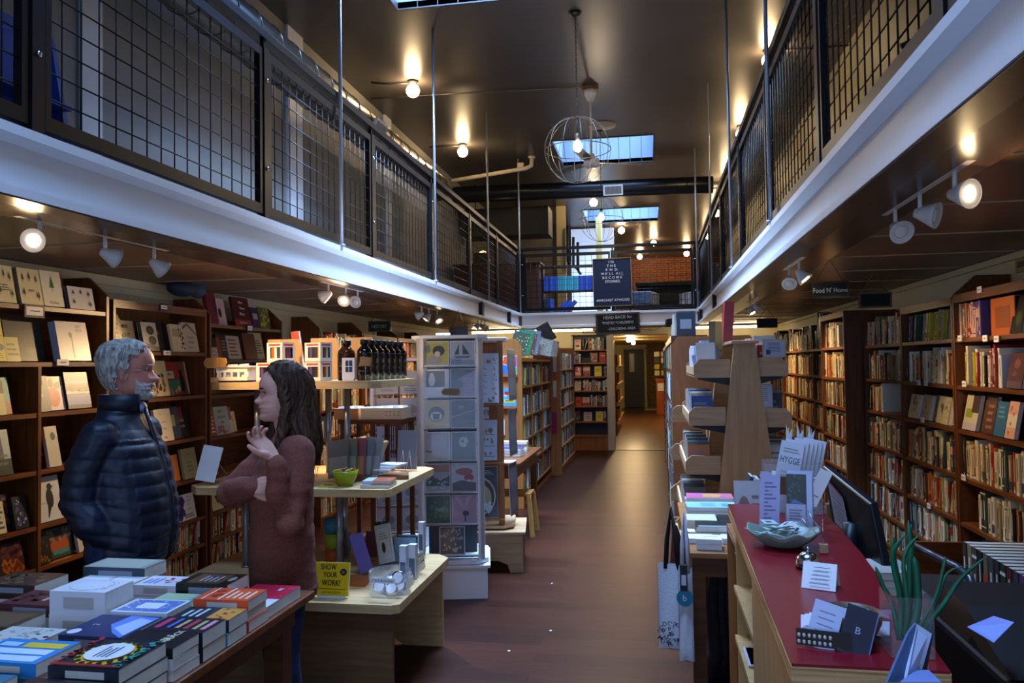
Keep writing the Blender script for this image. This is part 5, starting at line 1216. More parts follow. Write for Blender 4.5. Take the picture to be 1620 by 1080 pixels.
tag(b.build('small_print', loc=(p.x, 8.506, p.z)), 'small framed blue print low on the honey wood end panel', 'print')

# ------------------------------------------------------------------ stacks on the near table
FL = Matrix(((0, 0, -1, 0), (1, 0, 0, 0), (0, -1, 0, 0), (0, 0, 0, 1)))
def stack(xmax, ymin, ztop, h, w_, n, cols, motif, desc, base=.7625, hard=False, jit=.004, rz=0):
    rr = random.Random(int(abs(xmax*1000)+ymin*777)); t = (ztop-base)/n-.0009
    for k in range(n):
        zt = base+(k+1)*(t+.0009)
        b = MB(); cover(b, Matrix(), w_, h, t, cols[k % len(cols)], motif if k == n-1 else [], hard)
        # title strip on the spine
        b.quad([(-.0006, t*.25, h*.2), (-.0006, t*.75, h*.2), (-.0006, t*.75, h*.75), (-.0006, t*.25, h*.75)][::-1], flat('#a8a6a4' if sum(srgb(cols[k % len(cols)])[:3]) > 1 else ('#b4b0a8', '#7c828c')[k % 2], .5))
        o = b.build('stacked_book')
        o.matrix_world = T(xmax+rr.uniform(-jit, jit), ymin+rr.uniform(-jit, jit), zt) @ R('Z', rz+rr.uniform(-1, 1)) @ FL
        pos = 'topmost' if k == n-1 else 'bottom one' if k == 0 else 'middle one'
        tag(o, '%s, %s of stack' % (desc, pos) if n > 1 else desc, 'book', 'stacked books on the near table')
G1 = [('r', .05, .1, .3, .9, '#9fc6d8'), ('r', .38, .06, .62, .94, '#c9b43c'), ('lines', .05, .1, .3, .9, 3, '#1f78b0'), ('r', .7, .1, .9, .9, '#8fbad4')]
stack(-1.50, 1.70, .865, .22, .155, 3, ['#1d5f8c', '#3a6a7c', '#1f7cc0'], [('r', .08, .1, .3, .92, '#b9d4e4'), ('r', .36, .1, .58, .92, '#b9d4e4'), ('r', .64, .06, .86, .6, '#c9b83c'), ('r', .66, .66, .84, .92, '#9fc6d8')], 'bright blue book with white and yellow bars')
rng = [('e', .5, .5, .43, .40, '#c9a82c')]+[('e', .5+.39*cos(a), .5+.36*sin(a), .045, .035, '#15151a') for a in [2*pi*q/18 for q in range(18)]]+[('e', .5, .5, .32, .30, '#d8dce8'), ('lines', .3, .38, .7, .62, 4, '#3a3a44'), ('r', 0, 0, .06, 1, '#8f1f2c'), ('s', 80, 24, (.0, .0, 1, .12), .05, '#2f8f7c'), ('s', 81, 24, (.0, .88, 1, 1), .05, '#a82c3c')]
stack(-1.255, 1.685, .872, .19, .185, 3, ['#1d1c22', '#24242c', '#1c2430'], rng, 'black book with a yellow mosaic ring around a white oval')
stack(-1.25, 1.885, .850, .185, .12, 3, ['#d0ccc4', '#c4c2c0', '#15161c'], [('t', 'BLACK', .75, .3, .16, '#c9c0a4'), ('t', 'HOLE', .5, .34, .16, '#c9c0a4'), ('t', 'BLUES', .25, .32, .16, '#c9c0a4'), ('r', .05, .72, .1, .98, '#c9c0a4')], 'black book with large pale capitals beside the table edge')
stack(-1.245, 2.015, .848, .185, .12, 2, ['#20222c', '#1b1d28'], [('r', .2, .06, .85, .14, '#c9889c'), ('r', .2, .2, .8, .27, '#a8a06a'), ('r', .2, .34, .85, .42, '#a83a4c'), ('r', .2, .49, .8, .56, '#b4986a'), ('r', .2, .64, .85, .7, '#4a6ac0'), ('r', .15, .8, .85, .9, '#b03a6c')], 'dark book printed with slanted coloured bars')
stack(-1.246, 2.145, .84, .19, .11, 2, ['#2a7a90', '#1c2a38'], [('r', 0, .0, 1, .42, '#c9883c'), ('r', .1, .5, .9, .95, '#17242c'), ('lines', .15, .55, .85, .9, 3, '#a9c4cc'), ('s', 82, 10, (.1, .1, .9, .35), .06, '#7a4a1c')], 'teal and orange book between the coloured bars and the orange one')
stack(-1.246, 2.265, .862, .185, .125, 3, ['#c4492c', '#c2431f', '#d0502c'], [('lines', .15, .05, .8, .5, 4, '#e8c8a8'), ('r', .0, .54, 1, .58, '#e0d0c0'), ('s', 83, 6, (.2, .65, .8, .9), .1, '#8f2c14'), ('r', .0, .84, 1, .87, '#e0d0c0')], 'orange red book with pale lettering near the table edge')
stack(-1.255, 2.40, .80, .17, .25, 1, ['#d4d2da'], [('r', .36, 0, 1, 1, '#b8183c'), ('t', 'on', .62, .76, .2, '#e8dce0'), ('t', 'lo', .52, .5, .2, '#e8dce0'), ('t', 've', .78, .3, .2, '#e8dce0'), ('s', 84, 12, (.4, .02, .95, .2), .012, '#e8dce0')], 'crimson and white book reading on love at the table corner', jit=0)
stack(-1.445, 1.95, .845, .20, .18, 2, ['#16223c', '#1a2c58'], [('p', [(.0, .05), (.95, .02), (1, .5), (.55, .55), (.2, .3)], '#5a80d0'), ('p', [(.1, .06), (.8, .04), (.9, .3), (.4, .4)], '#a8bce8'), ('e', .18, .88, .12, .09, '#c8ccd8'), ('t', '2', .5, .75, .14, '#8a98c0')], 'navy book with a glowing pale blue swirl')
stack(-1.665, 1.87, .842, .18, .14, 2, ['#c9ccc8', '#b8bcb8'], [('s', 85, 30, (.1, .1, .9, .9), .05, '#7a8078'), ('s', 86, 8, (.1, .05, .6, .2), .06, '#a02c3c'), ('r', .02, .02, .06, .98, '#6a7a3c')], 'white textured book with dark flecks, left of the navy one')
stack(-1.65, 2.15, .905, .19, .135, 2, ['#d4d4da', '#cfd0d8'], [('e', .5, .5, .4, .36, '#8a8c94'), ('e', .5, .5, .385, .35, '#d8d8de'), ('s', 87, 14, (.2, .12, .8, .3), .02, '#55565e')], 'thick white book with a thin printed circle')
stack(-1.455, 2.16, .846, .19, .13, 2, ['#d4d8e0', '#c4cad8'], [('r', .08, .06, .92, .94, '#5a74b0'), ('s', 88, 60, (.1, .08, .9, .92), .03, '#d0d8e8'), ('r', .28, .3, .72, .7, '#d8dce4')], 'white book with a blue lace frame')
stack(-1.44, 2.30, .822, .20, .135, 1, ['#6fb0b8'], [('r', 0, .4, 1, 1, '#b4c8a0'), ('s', 89, 14, (.1, .0, .9, .35), .08, '#8a9a3c')], 'aqua and green book behind the lace framed one')
stack(-1.425, 2.455, .85, .19, .14, 2, ['#14130f', '#171614'], [('r', .1, .2, .9, .85, '#6a4a2c'), ('r', .2, .3, .8, .7, '#4a3a4c'), ('lines', .25, .3, .75, .7, 4, '#c0a898'), ('e', .5, .1, .2, .06, '#a89a8c')], 'black book with a brown picture panel, behind the orange stack')
stack(-1.63, 2.475, .835, .165, .12, 2, ['#dcdce4', '#d0d0d8'], [('s', 90, 14, (.3, .1, .8, .5), .08, '#b04058'), ('lines', .2, .55, .8, .9, 3, '#5a74c0')], 'white book with pink and blue print near the man’s hip')
stack(-1.81, 2.43, .83, .24, .16, 2, ['#b8a880', '#c4b48c'], [('r', .04, .03, .96, .97, '#dfe0ea'), ('r', .0, .48, 1, .52, '#a898b8')], 'tan edged book with a pale lilac cover, back of the table')
stack(-1.83, 2.585, .86, .25, .13, 2, ['#c8ccc8', '#2c3a48'], [('r', 0, .0, 1, 1, '#8f948c'), ('r', .05, .1, .95, .95, '#a8aca0')], 'large grey book at the back edge of the table')
stack(-1.86, 2.20, .84, .22, .15, 2, ['#c0b8ac', '#4a2430'], [('s', 91, 24, (.1, .1, .9, .9), .1, '#2c2024'), ('lines', .3, .1, .7, .5, 3, '#b8a8b0')], 'dark patterned book left of the thick white stack')
stack(-1.87, 2.03, .83, .19, .14, 2, ['#b8a890', '#4a3a30'], [('r', .1, .1, .9, .9, '#5a4a3c')], 'brown covered book at the left edge of the photo')
stack(-2.12, 2.40, .84, .22, .16, 2, ['#2a1c18', '#3a2c28'], [('s', 92, 14, (.1, .1, .9, .9), .12, '#6a5a4c')], 'dark brown book toward the far left of the table')
stack(-1.28, 1.535, .848, .20, .13, 2, ['#1c1a24', '#20202c'], [('r', .5, .3, .8, .8, '#b05a74'), ('lines', .3, .1, .7, .3, 2, '#c8c8d0')], 'dark book with a pink strip, bottom edge of the photo')
stack(-1.52, 1.53, .85, .20, .14, 2, ['#1d5a7c', '#2a6a88'], [('r', .2, .1, .8, .9, '#9a9a3c')], 'blue book at the very bottom left of the photo')

STUFF_O = STUFF.build('shelved_books')
tag(STUFF_O, 'rows of upright books filling the farther bookcases along both walls and the aisle', 'books', None, 'stuff')

# ------------------------------------------------------------------ helpers for small things
def px(x0, x1, y0, y1, Y, z=None):
    """extent of a thing seen between pixel columns and rows standing at depth Y; z snaps its base"""
    a = at(x0, y1, Y=Y); c = at(x1, y0, Y=Y); zb = z if z is not None else a.z
    return min(a.x, c.x), abs(c.x-a.x), zb, max(c.z-zb, .01)
E1 = .0012
def book_at(x0, x1, y0, y1, Y, z, col, motif, label, t=.02, rz=0, tilt=0, lean=0, group=None, hard=True, pages=PAGES, name='display_book', spine=None, rough=.35):
    X, w_, zb, h = px(x0, x1, y0, y1, Y, z)
    b = MB(); cover(b, Matrix(), w_, h, t, col, motif, hard, pages, spine, rough); o = b.build(name)
    o.matrix_world = T(X, Y, zb+E1+t*sin(radians(tilt))+w_*sin(radians(max(lean, 0)))) @ R('Z', rz) @ R('Y', lean) @ R('X', -tilt)
    return tag(o, label, 'book' if 'book' in name else name.split('_')[-1], group)
CLEAR = cell('clear_acrylic', '#dfe6f2', .22)
GLOSS = cell('plastic_sleeve', '#e6edf8', .04, .08)
def easel(name, label, x, y, z, rz, w_=.1, h_=.14, mat=CHROME):
    b = MB(); r = .0022
    for s in (-1, 1): b.tube([(s*w_*.35, -.05, 0), (s*w_*.35, -.05, .02), (s*w_*.35, -.045, .003), (s*w_*.3, 0, .01), (s*w_*.1, .03, h_), (s*w_*.12, .08, .0)], r, mat, 6)
    b.tube([(-w_*.3, 0, .01), (w_*.3, 0, .01)], r, mat, 6); b.tube([(-w_*.1, .03, h_), (w_*.1, .03, h_)], r, mat, 6)
    o = b.build(name, loc=(x, y, z+.003), rot=(0, 0, rz)); return tag(o, label, 'easel')

# ------------------------------------------------------------------ upper tier (z 1.5)
UZ = 1.5
t = thing('wooden_price_tag', 'bent wooden tag on a small block at the left end of the upper tier', 'tag', (at(339, 600, Y=4.22).x, 4.22, UZ+E1))
b = MB(); b.box((-.016, -.014, 0), (.016, .014, .028), PLY); b.build('block', t, bevel=.002)
b = MB(); b.tube([(0, 0, .028), (0, 0, .1)], .0016, CHROME, 5); b.tube([(.035, 0, .028), (.035, .0, .1)], .0016, CHROME, 5); b.build('wire', t)
TAGW = flat('#c08a44', .6)
b = MB(); b.prism([(-.062, .10), (-.046, .083), (.03, .086), (.03, .146), (-.05, .142), (-.066, .118)], -.004, 0, TAGW, 'XZ'); b.prism([(.03, .086), (.07, .092), (.083, .112), (.075, .14), (.03, .146)], -.004, .0, flat('#a87838', .6), 'XZ'); b.build('tag_board', t)
t = thing('white_basket', 'white moulded basket with three slots full of packets on the upper tier', 'basket', (0, 0, 0))
X, w_, zb, h = px(342, 391, 580, 604, 4.24, UZ+E1)
WB = flat('#e8dfc8', .45)
b = MB(); b.box((X, 4.24, zb), (X+w_, 4.36, zb+.008), WB); b.box((X, 4.24, zb), (X+w_, 4.248, zb+.03), WB); b.box((X, 4.24, zb+.058), (X+w_, 4.248, zb+h), WB)
n = 4
for k in range(n+1): xx = X+.004+k*(w_-.022)/n; b.box((xx, 4.24, zb+.03), (xx+.014+(.012 if k in (0, n) else .0), 4.248, zb+.058), WB)
b.box((X, 4.352, zb), (X+w_, 4.36, zb+h), WB); b.box((X, 4.248, zb), (X+.008, 4.352, zb+h), WB); b.box((X+w_-.008, 4.248, zb), (X+w_, 4.352, zb+h), WB); b.build('basket_body', t)
b = MB(); b.tube([(X-.005, 4.236, zb+h), (X+w_+.004, 4.236, zb+h), (X+w_+.004, 4.364, zb+h), (X-.005, 4.364, zb+h)], .007, WB, 8, closed=True); b.build('rim', t)
rr = random.Random(3)
for k in range(7):
    b = MB(); b.box((0, 0, 0), (.06, .01, .075), flat(['#dfe4ee', '#e8e0d0', '#cfd4e0'][k % 3], .4)); b.quad([(.006, -.0006, .05), (.054, -.0006, .05), (.054, -.0006, .065), (.006, -.0006, .065)], flat(['#4a6a98', '#c0584a', '#8c8f96'][k % 3], .5))
    o = b.build('card_packet'); o.matrix_world = T(X+.012+k*.019, 4.262+.012*(k % 6), zb+.012+.008*(k % 3)) @ R('Y', rr.uniform(-6, 6))
    tag(o, '%s white packet standing in the white basket' % ORD[k], 'packet', 'packets in the white basket')
def boxset(x0, x1, y0, y1, Y, z, label, rot=-14):
    X, w_, zb, h = px(x0, x1, y0, y1, Y, z); f = w_*.62; s = w_*.50
    t = thing('boxed_set', label, 'box', (X+f*.62, Y+.06, zb), rot, 'boxed sets on the upper tier')
    WBX = flat('#eadfd0', .45)
    w1, w2 = w_*.66, w_*.62
    b = MB()
    def frame(M, ww):
        b.box((0, 0, 0), (ww, .004, h*.2), WBX, M); b.box((0, 0, h*.76), (ww, .004, h), WBX, M); b.box((0, 0, h*.2), (ww*.2, .004, h*.76), WBX, M); b.box((ww*.86, 0, h*.2), (ww, .004, h*.76), WBX, M)
        b.quad([(ww*.12, -.0006, h*.83), (ww*.85, -.0006, h*.83), (ww*.85, -.0006, h*.93), (ww*.12, -.0006, h*.93)], flat('#c0423c', .5), M)
    o_ = T(-w1*.5, -w2*.5, 0)
    frame(o_, w1); frame(o_ @ T(w1, 0, 0) @ R('Z', 90), w2)
    b.box((-w1*.5, w2*.5-.004, 0), (w1*.5, w2*.5, h), WBX); b.box((-w1*.5, -w2*.5+.004, 0), (-w1*.5+.004, w2*.5, h), WBX)
    b.box((-w1*.5, -w2*.5, h-.003), (w1*.5, w2*.5, h), WBX); b.box((-w1*.5, -w2*.5, 0), (w1*.5, w2*.5, .003), WBX); b.build('carton', t)
    cs = ['#1c2a24', '#c8552c', '#d9cfae', '#24405f', '#8f1f24', '#57407a', '#1b1b24']
    for k in range(5):
        b = MB(); ww = (w1-.014)/5; b.box((-w1*.5+.006+k*ww, -w2*.5+.008, .004), (-w1*.5+.005+(k+1)*ww, -w2*.5+.02, h-.006), flat(cs[(k+int(x0)) % 7], .5)); b.build('small_book', t)
    for k in range(4):
        b = MB(); ww = (w2-.03)/4; b.box((w1*.5-.02, -w2*.5+.024+k*ww, .004), (w1*.5-.008, -w2*.5+.023+(k+1)*ww, h-.006), flat(cs[(k+3+int(x0)) % 7], .5)); b.build('small_book', t)
boxset(403, 447, 573, 603, 4.22, UZ+E1, 'lower white boxed set of small books, left pile, behind the woman’s hair')
za = px(420, 464, 541, 573, 4.22)[2]
hL = px(403, 447, 573, 603, 4.22, UZ+E1)[3]
boxset(420, 464, 541, 571, 4.22, UZ+E1+hL+E1, 'upper white boxed set of small books on the left pile')
boxset(480, 524, 572, 603, 4.22, UZ+E1, 'lower white boxed set of small books on the right pile')
hR = px(480, 524, 572, 603, 4.22, UZ+E1)[3]
boxset(480, 524, 541, 570, 4.22, UZ+E1+hR+E1, 'upper white boxed set of small books on the right pile')
for i, (x0, x1, y0) in enumerate(((424, 477, 536), (492, 536, 534), (548, 592, 533))):
    X, w_, zb, h = px(x0, x1, y0, 600, 4.5, UZ+E1)
    b = MB(); b.prism([(X, zb), (X+w_, zb), (X+w_, zb+h*.8), (X+w_*.9, zb+h), (X, zb+h)], 4.5, 4.512, wood('tan_board', '#b08452', '#c79a64', .5, 'Z'), 'XZ')
    tag(b.build('backing_board'), ['tan backing board behind the left boxed sets', 'tan backing board behind the right boxed sets', 'tan backing board behind the single amber bottle'][i], 'board', 'backing boards on the upper tier')
book_at(470, 482, 524, 562, 4.55, 1.5, '#a83a1c', [], 'orange red book leaning between the boxed sets', lean=-8, t=.03)
AMB = flat('#120803', .07, 0, .6, Coat_Weight=.6); AMB2 = flat('#3a1804', .08)
def bottle(x, y, z, h, r, label, tagm=None, hero=False):
    t = thing('amber_bottle', label, 'bottle', (x, y, z), 0, 'amber bottles on the upper tier')
    b = MB(); b.lathe([(0, 0), (r*.92, 0), (r, .006), (r, h*.66), (r*.93, h*.73), (r*.62, h*.81), (r*.4, h*.85), (r*.38, h*.9), (0, h*.9)], AMB2 if hero else AMB, 24)
    b.build('glass_body', t)
    b = MB(); b.lathe([(0, h*.87), (r*.52, h*.87), (r*.55, h*.88), (r*.55, h*.97), (r*.5, h), (0, h)], flat('#0a0a0c', .3), 20); b.build('cap', t)
    b = MB(); n = 10
    for zz, hh in ((.34, .012), (.42, .005), (.22, .006)):
        vs = []
        for k in range(n+1):
            a = -pi/2-.55+1.1*k/n
            vs.append((1.004*r*cos(a), 1.004*r*sin(a), h*zz)); vs.append((1.004*r*cos(a), 1.004*r*sin(a), h*zz+hh))
        b.add(vs, [(2*k, 2*k+2, 2*k+3, 2*k+1) for k in range(n)], flat('#565049', .6))
    b.build('printed_label', t)
X, w_, zb, h = px(535, 561, 538, 600, 4.36, UZ+E1); bottle(X+w_/2, 4.36, UZ+E1, h, w_/2, 'single amber glass bottle standing apart, left of the bottle row', hero=True)
for i in range(7):
    X, w_, zb, h = px(574+i*9, 601+i*8.6, 536, 602, 4.27+i*.094, UZ+E1)
    bottle(-1.60+.004*i-.02, 4.27+i*.094, UZ+E1, .235, .044, '%s amber glass bottle of the dark row, counting from the camera' % ORD[i])
t = thing('picture_jar', 'small glass block with a blue window picture before the single bottle', 'ornament', (at(552, 600, Y=4.24).x, 4.24, UZ+E1), 8)
b = MB(); b.box((-.032, -.02, 0), (.032, .02, .012), flat('#c9d4e0', .1)); b.build('base', t)
b = MB(); b.box((-.036, -.012, .012), (.036, .012, .13), flat('#d8d4d0', .3)); b.build('card', t)
b = MB(); b.box((-.016, -.014, .05), (.022, -.0125, .115), flat('#1c2c50', .4)); b.box((.002, -.0145, .05), (.004, -.014, .115), PAPER); b.box((-.016, -.0145, .08), (.022, -.014, .083), PAPER); b.build('window_picture', t)
b = MB(); b.prism([(-.035, 0), (.03, -.004), (.036, .045), (-.03, .05)], -.003, 0, flat('#a87844', .6), 'XZ'); b.tube([(0, .0, 0), (0, .002, -.085)], .0015, CHROME, 5)
p = at(578, 572, Y=4.2); tag(b.build('wooden_price_tag', loc=(p.x, 4.2, UZ+.087)), 'plain wooden tag on a wire in front of the bottle row', 'tag')

# ------------------------------------------------------------------ middle tier (z .95)
MZT = .95
X, w_, zb, h = px(313, 352, 712, 768, 3.95, MZT)
t = thing('leaning_booklet', 'white booklet leaning on a wire easel at the left end of the middle tier', 'booklet', (X, 3.90, MZT+E1+.03), 12)
b = MB(); b.box((0, 0, 0), (w_*.72, .008, h*1.04), PAPER, T(.012, 0, 0) @ R('X', -14) @ R('Y', 10)); b.box((.012, .01, 0), (w_*.7, .018, h*1.0), flat('#b9bcc0', .6), T(.012, 0, .0015) @ R('X', -14) @ R('Y', 10)); 
b.build('booklet', t)
b = MB(); b.tube([(w_*.5, .06, h*.8), (w_*.95, .14, 0)], .002, CHROME, 6); b.tube([(w_*.5, .06, h*.8), (w_*.6, .17, 0)], .002, CHROME, 6); b.build('wire_leg', t)
t = thing('green_bowl', 'yellow green ceramic bowl on the middle tier right of the woman', 'bowl', (at(542, 770, Y=3.93).x, 3.97, MZT+E1))
GB = flat('#98a31c', .25)
b = MB(); b.lathe([(0, 0), (.035, 0), (.038, .006), (.06, .04), (.069, .08), (.065, .08), (.056, .042), (.03, .012), (0, .01)], GB, 30); b.build('bowl_body', t)
for i in range(6):
    b = MB(); b.prism([(-.02, 0), (.015, -.004), (.024, .012), (.012, .03), (-.018, .026)], -.003, .003, flat(['#c9a86a', '#c0845a', '#a05a3a', '#b8a878', '#d0b46c', '#c45a30'][i], .6), 'XZ')
    o = b.build('wooden_token'); o.matrix_world = T(t.location.x-.03+.013*i, 3.955+.007*(i % 3), MZT+.064+.004*(i % 3)) @ R('Z', 25*i) @ R('X', 35)
    tag(o, ['tan', 'pinkish', 'rust', 'sand coloured', 'pale tan', 'orange'][i]+' token piled in the yellow green bowl', 'token', 'tokens in the green bowl')
b = MB(); b.box((0, 0, 0), (.1, .06, .006), flat('#c4b41c', .5)); b.quad([(.02, .01, .0066), (.07, .01, .0066), (.07, .04, .0066), (.02, .04, .0066)], flat('#2c2c20', .6)); p = at(500, 772, Z=MZT)
tag(b.build('yellow_card', loc=(p.x, 3.9, MZT+E1), rot=(0, 0, 8)), 'flat yellow card left of the green bowl', 'card')
def flatbook(x0, x1, yb, z, wy, t, col, motif, label, rz=0, group=None, cat='book', name='flat_book', y=None):
    a, c = at(x0, yb, Z=z), at(x1, yb, Z=z); yy = y if y is not None else (a.y+c.y)/2
    b = MB(); w_ = abs(c.x-a.x)
    M = Matrix(((1, 0, 0, 0), (0, 0, 1, 0), (0, -1, 0, 0), (0, 0, 0, 1)))
    cover(b, Matrix(), w_, wy, t, col, motif, False); o = b.build(name)
    o.matrix_world = T(a.x, yy, z+t+E1) @ R('Z', rz) @ M
    return tag(o, label, cat, group)
fl1 = flatbook(564, 612, 775, MZT, .14, .016, '#8a5a34', [('r', 0, 0, .35, 1, '#a8c8dc')], 'lower brown and pale blue booklet on the middle tier corner', 4, y=3.88)
fl2 = flatbook(568, 614, 768, MZT+.018, .13, .016, '#b85a34', [('r', 0, 0, .33, 1, '#b0d0e4'), ('e', .65, .5, .14, .12, '#7a4a5a')], 'upper orange and pale blue booklet on the middle tier corner', 6, y=3.9)
t = thing('card_tray', 'shallow wooden tray of white cards at the right of the middle tier', 'tray', (-1.54, 4.26, MZT+E1), 18)
b = MB(); b.box((-.15, -.11, 0), (.17, .11, .012), flat('#7a4e2a', .5)); b.box((-.15, -.11, .012), (.17, -.1, .022), flat('#7a4e2a', .5)); b.box((.16, -.1, .012), (.17, .11, .022), flat('#7a4e2a', .5)); b.build('tray_base', t)
for k in range(6):
    b = MB(); b.box((-.07, -.05, 0), (.07, .05, .01), flat(['#d8d8dc', '#c9cacf', '#e2e2e6'][k % 3], .5)); b.box((-.058, -.0, .01), (.058, .002, .0108), flat('#a8a89c', .5)); b.box((-.06, -.04, .01), (.06, -.037, .0105), flat('#a8a89c', .5))
    o = b.build('boxed_card'); o.matrix_world = t.matrix_basis @ T(-.07+.03*k, -.035+.014*(k % 3), .0145+.0108*k) @ R('Z', -6*k)
    tag(o, ['bottom', 'second', 'third', 'fourth', 'fifth', 'topmost'][k]+' white card box in the pile on the wooden tray', 'card box', 'white card boxes on the wooden tray')
X, w_, zb, h = px(621, 651, 681, 735, 4.55, MZT)
t = thing('grey_book', 'grey backed book standing on a white wire easel, middle tier', 'book', (X+.02, 4.55, MZT+E1), 0)
b = MB(); cover(b, Matrix(), w_, h*.98, .015, '#7d8290', [], True); b.build('book', t).matrix_local = T(0, .02, .004) @ R('X', -8)
b = MB(); 
for s in (.2, .55): b.tube([(w_*s, .0, .01), (w_*(s+.13), .015, h*.5), (w_*(s+.26), .0, .01)], .0022, flat('#d8dade', .3), 6)
b.build('wire_stand', t)
for i, (c_, nm) in enumerate((('#8a4a2c', 'brown'), ('#a0a4ae', 'silver grey'), ('#8c4438', 'dull red'), ('#9a9ea8', 'pale grey'))):
    b = MB(); cover(b, Matrix(), .14, .2-.01*i, .022, c_, [('r', .1, .3, .9, .6, '#b8bcc8')], True); o = b.build('display_book')
    o.matrix_world = T(-1.90+.055*i, 4.6, MZT+.002) @ R('Z', -65) @ R('Y', 0) @ R('X', 22) ; o.matrix_world = T(-1.88+.05*i, 4.62, MZT+.013) @ R('Y', 24) @ R('Z', -90) @ T(-.12, 0, 0)
    tag(o, '%s spined book leaning left of the grey book on the middle tier' % nm, 'book', 'leaning books on the middle tier')
for i in range(5):
    X, w_, zb, h = px(526+i*12, 560+i*10, 702-2*i, 748, 4.12+.02*i, MZT)
    b = MB(); b.box((0, 0, 0), (w_, .008, h), flat(['#5a5048', '#6a5a40', '#7a1c20', '#4a4844', '#6a6a64'][i], .4)); b.box((.008, -.001, .02), (w_-.008, 0, h*.55), flat(['#8a7c60', '#948a6c', '#a8682c', '#77756c', '#8c8c80'][i], .5)); b.box((-.003, -.002, -.0), (w_+.003, -.0012, h+.003), GLOSS)
    o = b.build('wrapped_notebook'); o.matrix_world = T(X, 4.06+.025*i, MZT+.02) @ R('Z', -6+5*i) @ R('X', -12) @ R('Y', -8+4*i)
    tag(o, ['grey', 'olive', 'red and amber', 'dark', 'pale grey'][i]+' plastic wrapped notebook behind the green bowl', 'notebook', 'wrapped notebooks behind the green bowl')

# dark wooden stand behind with trays of cards
t = thing('slatted_stand', 'dark wooden slatted stand seen between the tiers', 'stand', (0, 0, 0))
a = at(535, 664, Y=5.15); c = at(634, 660, Y=5.15); zt = a.z
b = MB(); b.box((a.x, 5.15, zt-.03), (c.x, 5.5, zt), DT); b.build('top', t)
for x in (a.x+.01, (a.x+c.x)/2, c.x-.04):
    for y in (5.16, 5.46): b = MB(); b.box((x, y, 0), (x+.03, y+.03, zt-.03), DT); b.build('leg', t)
for z in (.35, .8): b = MB(); b.box((a.x+.0, 5.19, z), (c.x, 5.46, z+.02), DT); b.build('lower_shelf', t)
for k in range(12): xx = c.x-.2+k*.016; b = MB(); b.box((xx, 5.48, zt-.3), (xx+.006, 5.49, zt-.03), DT); b.build('slat', t)
for i, (x0, x1, y0, y1) in enumerate(((528, 567, 646, 661), (571, 635, 645, 662))):
    X, w_, zb, h = px(x0, x1, y0, y1, 5.17, zt+E1)
    t = thing('card_tray', ['tan open tray of cards on the dark stand', 'white open tray of greeting cards on the dark stand'][i], 'tray', (X, 5.17, zt+E1))
    m = flat(['#a8825a', '#c4c4b4'][i], .5)
    b = MB(); b.box((0, 0, 0), (w_, .22, .006), m); b.box((0, 0, .006), (w_, .006, h), m); b.box((0, .214, .006), (w_, .22, h), m); b.box((0, .006, .006), (.006, .214, h), m); b.box((w_-.006, .006, .006), (w_, .214, h), m)
    if i:
        for q in range(4):
            for r_ in range(2): b.ell((w_*.62+q*.03, -.0005, h*.35+r_*.025), (.004, .001, .004), flat('#57564c', .6), 6, 4)
    b.build('tray_body', t)
    for k in range(7 if i else 5):
        b = MB(); b.box((0, 0, 0), (.09, .004, .085), PAPER if k % 2 else flat('#a8b0bc', .5)); b.box((.012, -.001, .015), (.078, 0, .07), flat(['#77788c', '#b8bcc8', '#8c94a8', '#c4a8b4'][k % 4], .5))
        o = b.build('greeting_card'); o.matrix_world = T(X+.012+(k*(w_-.12)/(6 if i else 4)), 5.19+.024*k, zt+.012+E1) @ R('X', -28) @ R('Z', 2)
        tag(o, '%s card tilted back in the %s tray on the dark stand' % (ORD[k], ['tan', 'white'][i]), 'card', 'cards in the trays on the dark stand')

# ------------------------------------------------------------------ lower tier (z .5)
LZ = .5
X, w_, zb, h = px(497, 550, 893, 948, 3.5, LZ+.005)
t = thing('yellow_book', 'bright yellow book with black hand lettering on the lower tier', 'book', (X, 3.5, LZ+E1))
b = MB(); cover(b, Matrix(), w_, h, .012, '#dcb414', [('t', 'SHOW', .38, .85, .25, '#16140f', .68), ('t', 'YOUR', .44, .62, .23, '#16140f', .7), ('t', 'WORK!', .48, .38, .25, '#16140f', .72), ('r', .08, .2, .92, .215, '#3a3814'), ('t', 'AUSTIN KLEON', .5, .1, .09, '#3a3814', 1, 0), ('e', .83, .72, .1, .1, '#17171c'), ('lines', .77, .67, .89, .77, 3, '#8c8a7c')], False)
b.build('book', t).matrix_local = T(0, 0, .008) @ R('X', -10)
b = MB(); b.box((.02, -.012, 0), (w_-.02, .03, .004), flat('#d8dade', .3)); b.box((.02, -.014, 0), (w_-.02, -.012, .012), flat('#d8dade', .3)); b.build('wire_foot', t)
pc = at(610, 945, Z=LZ); TX, TY = pc.x, 3.6
t = thing('clear_tub', 'clear round tub holding small silver tins on the lower tier', 'tub', (TX, TY, LZ+E1))
b = MB(); b.lathe([(0, 0), (.098, 0), (.1, .004), (.1, .11), (.097, .11), (.097, .005), (0, .004)], cell('tub_plastic', '#e8eef8', .22, .05), 36); b.build('tub_wall', t)
b = MB(); b.box((-.06, -.103, .075), (.06, -.1015, .1), PAPER); b.text('IT IS A Book Story', .014, flat('#2a2a30', .6), T(0, -.1045, .087) @ R('X', 90)); b.build('paper_label', t)
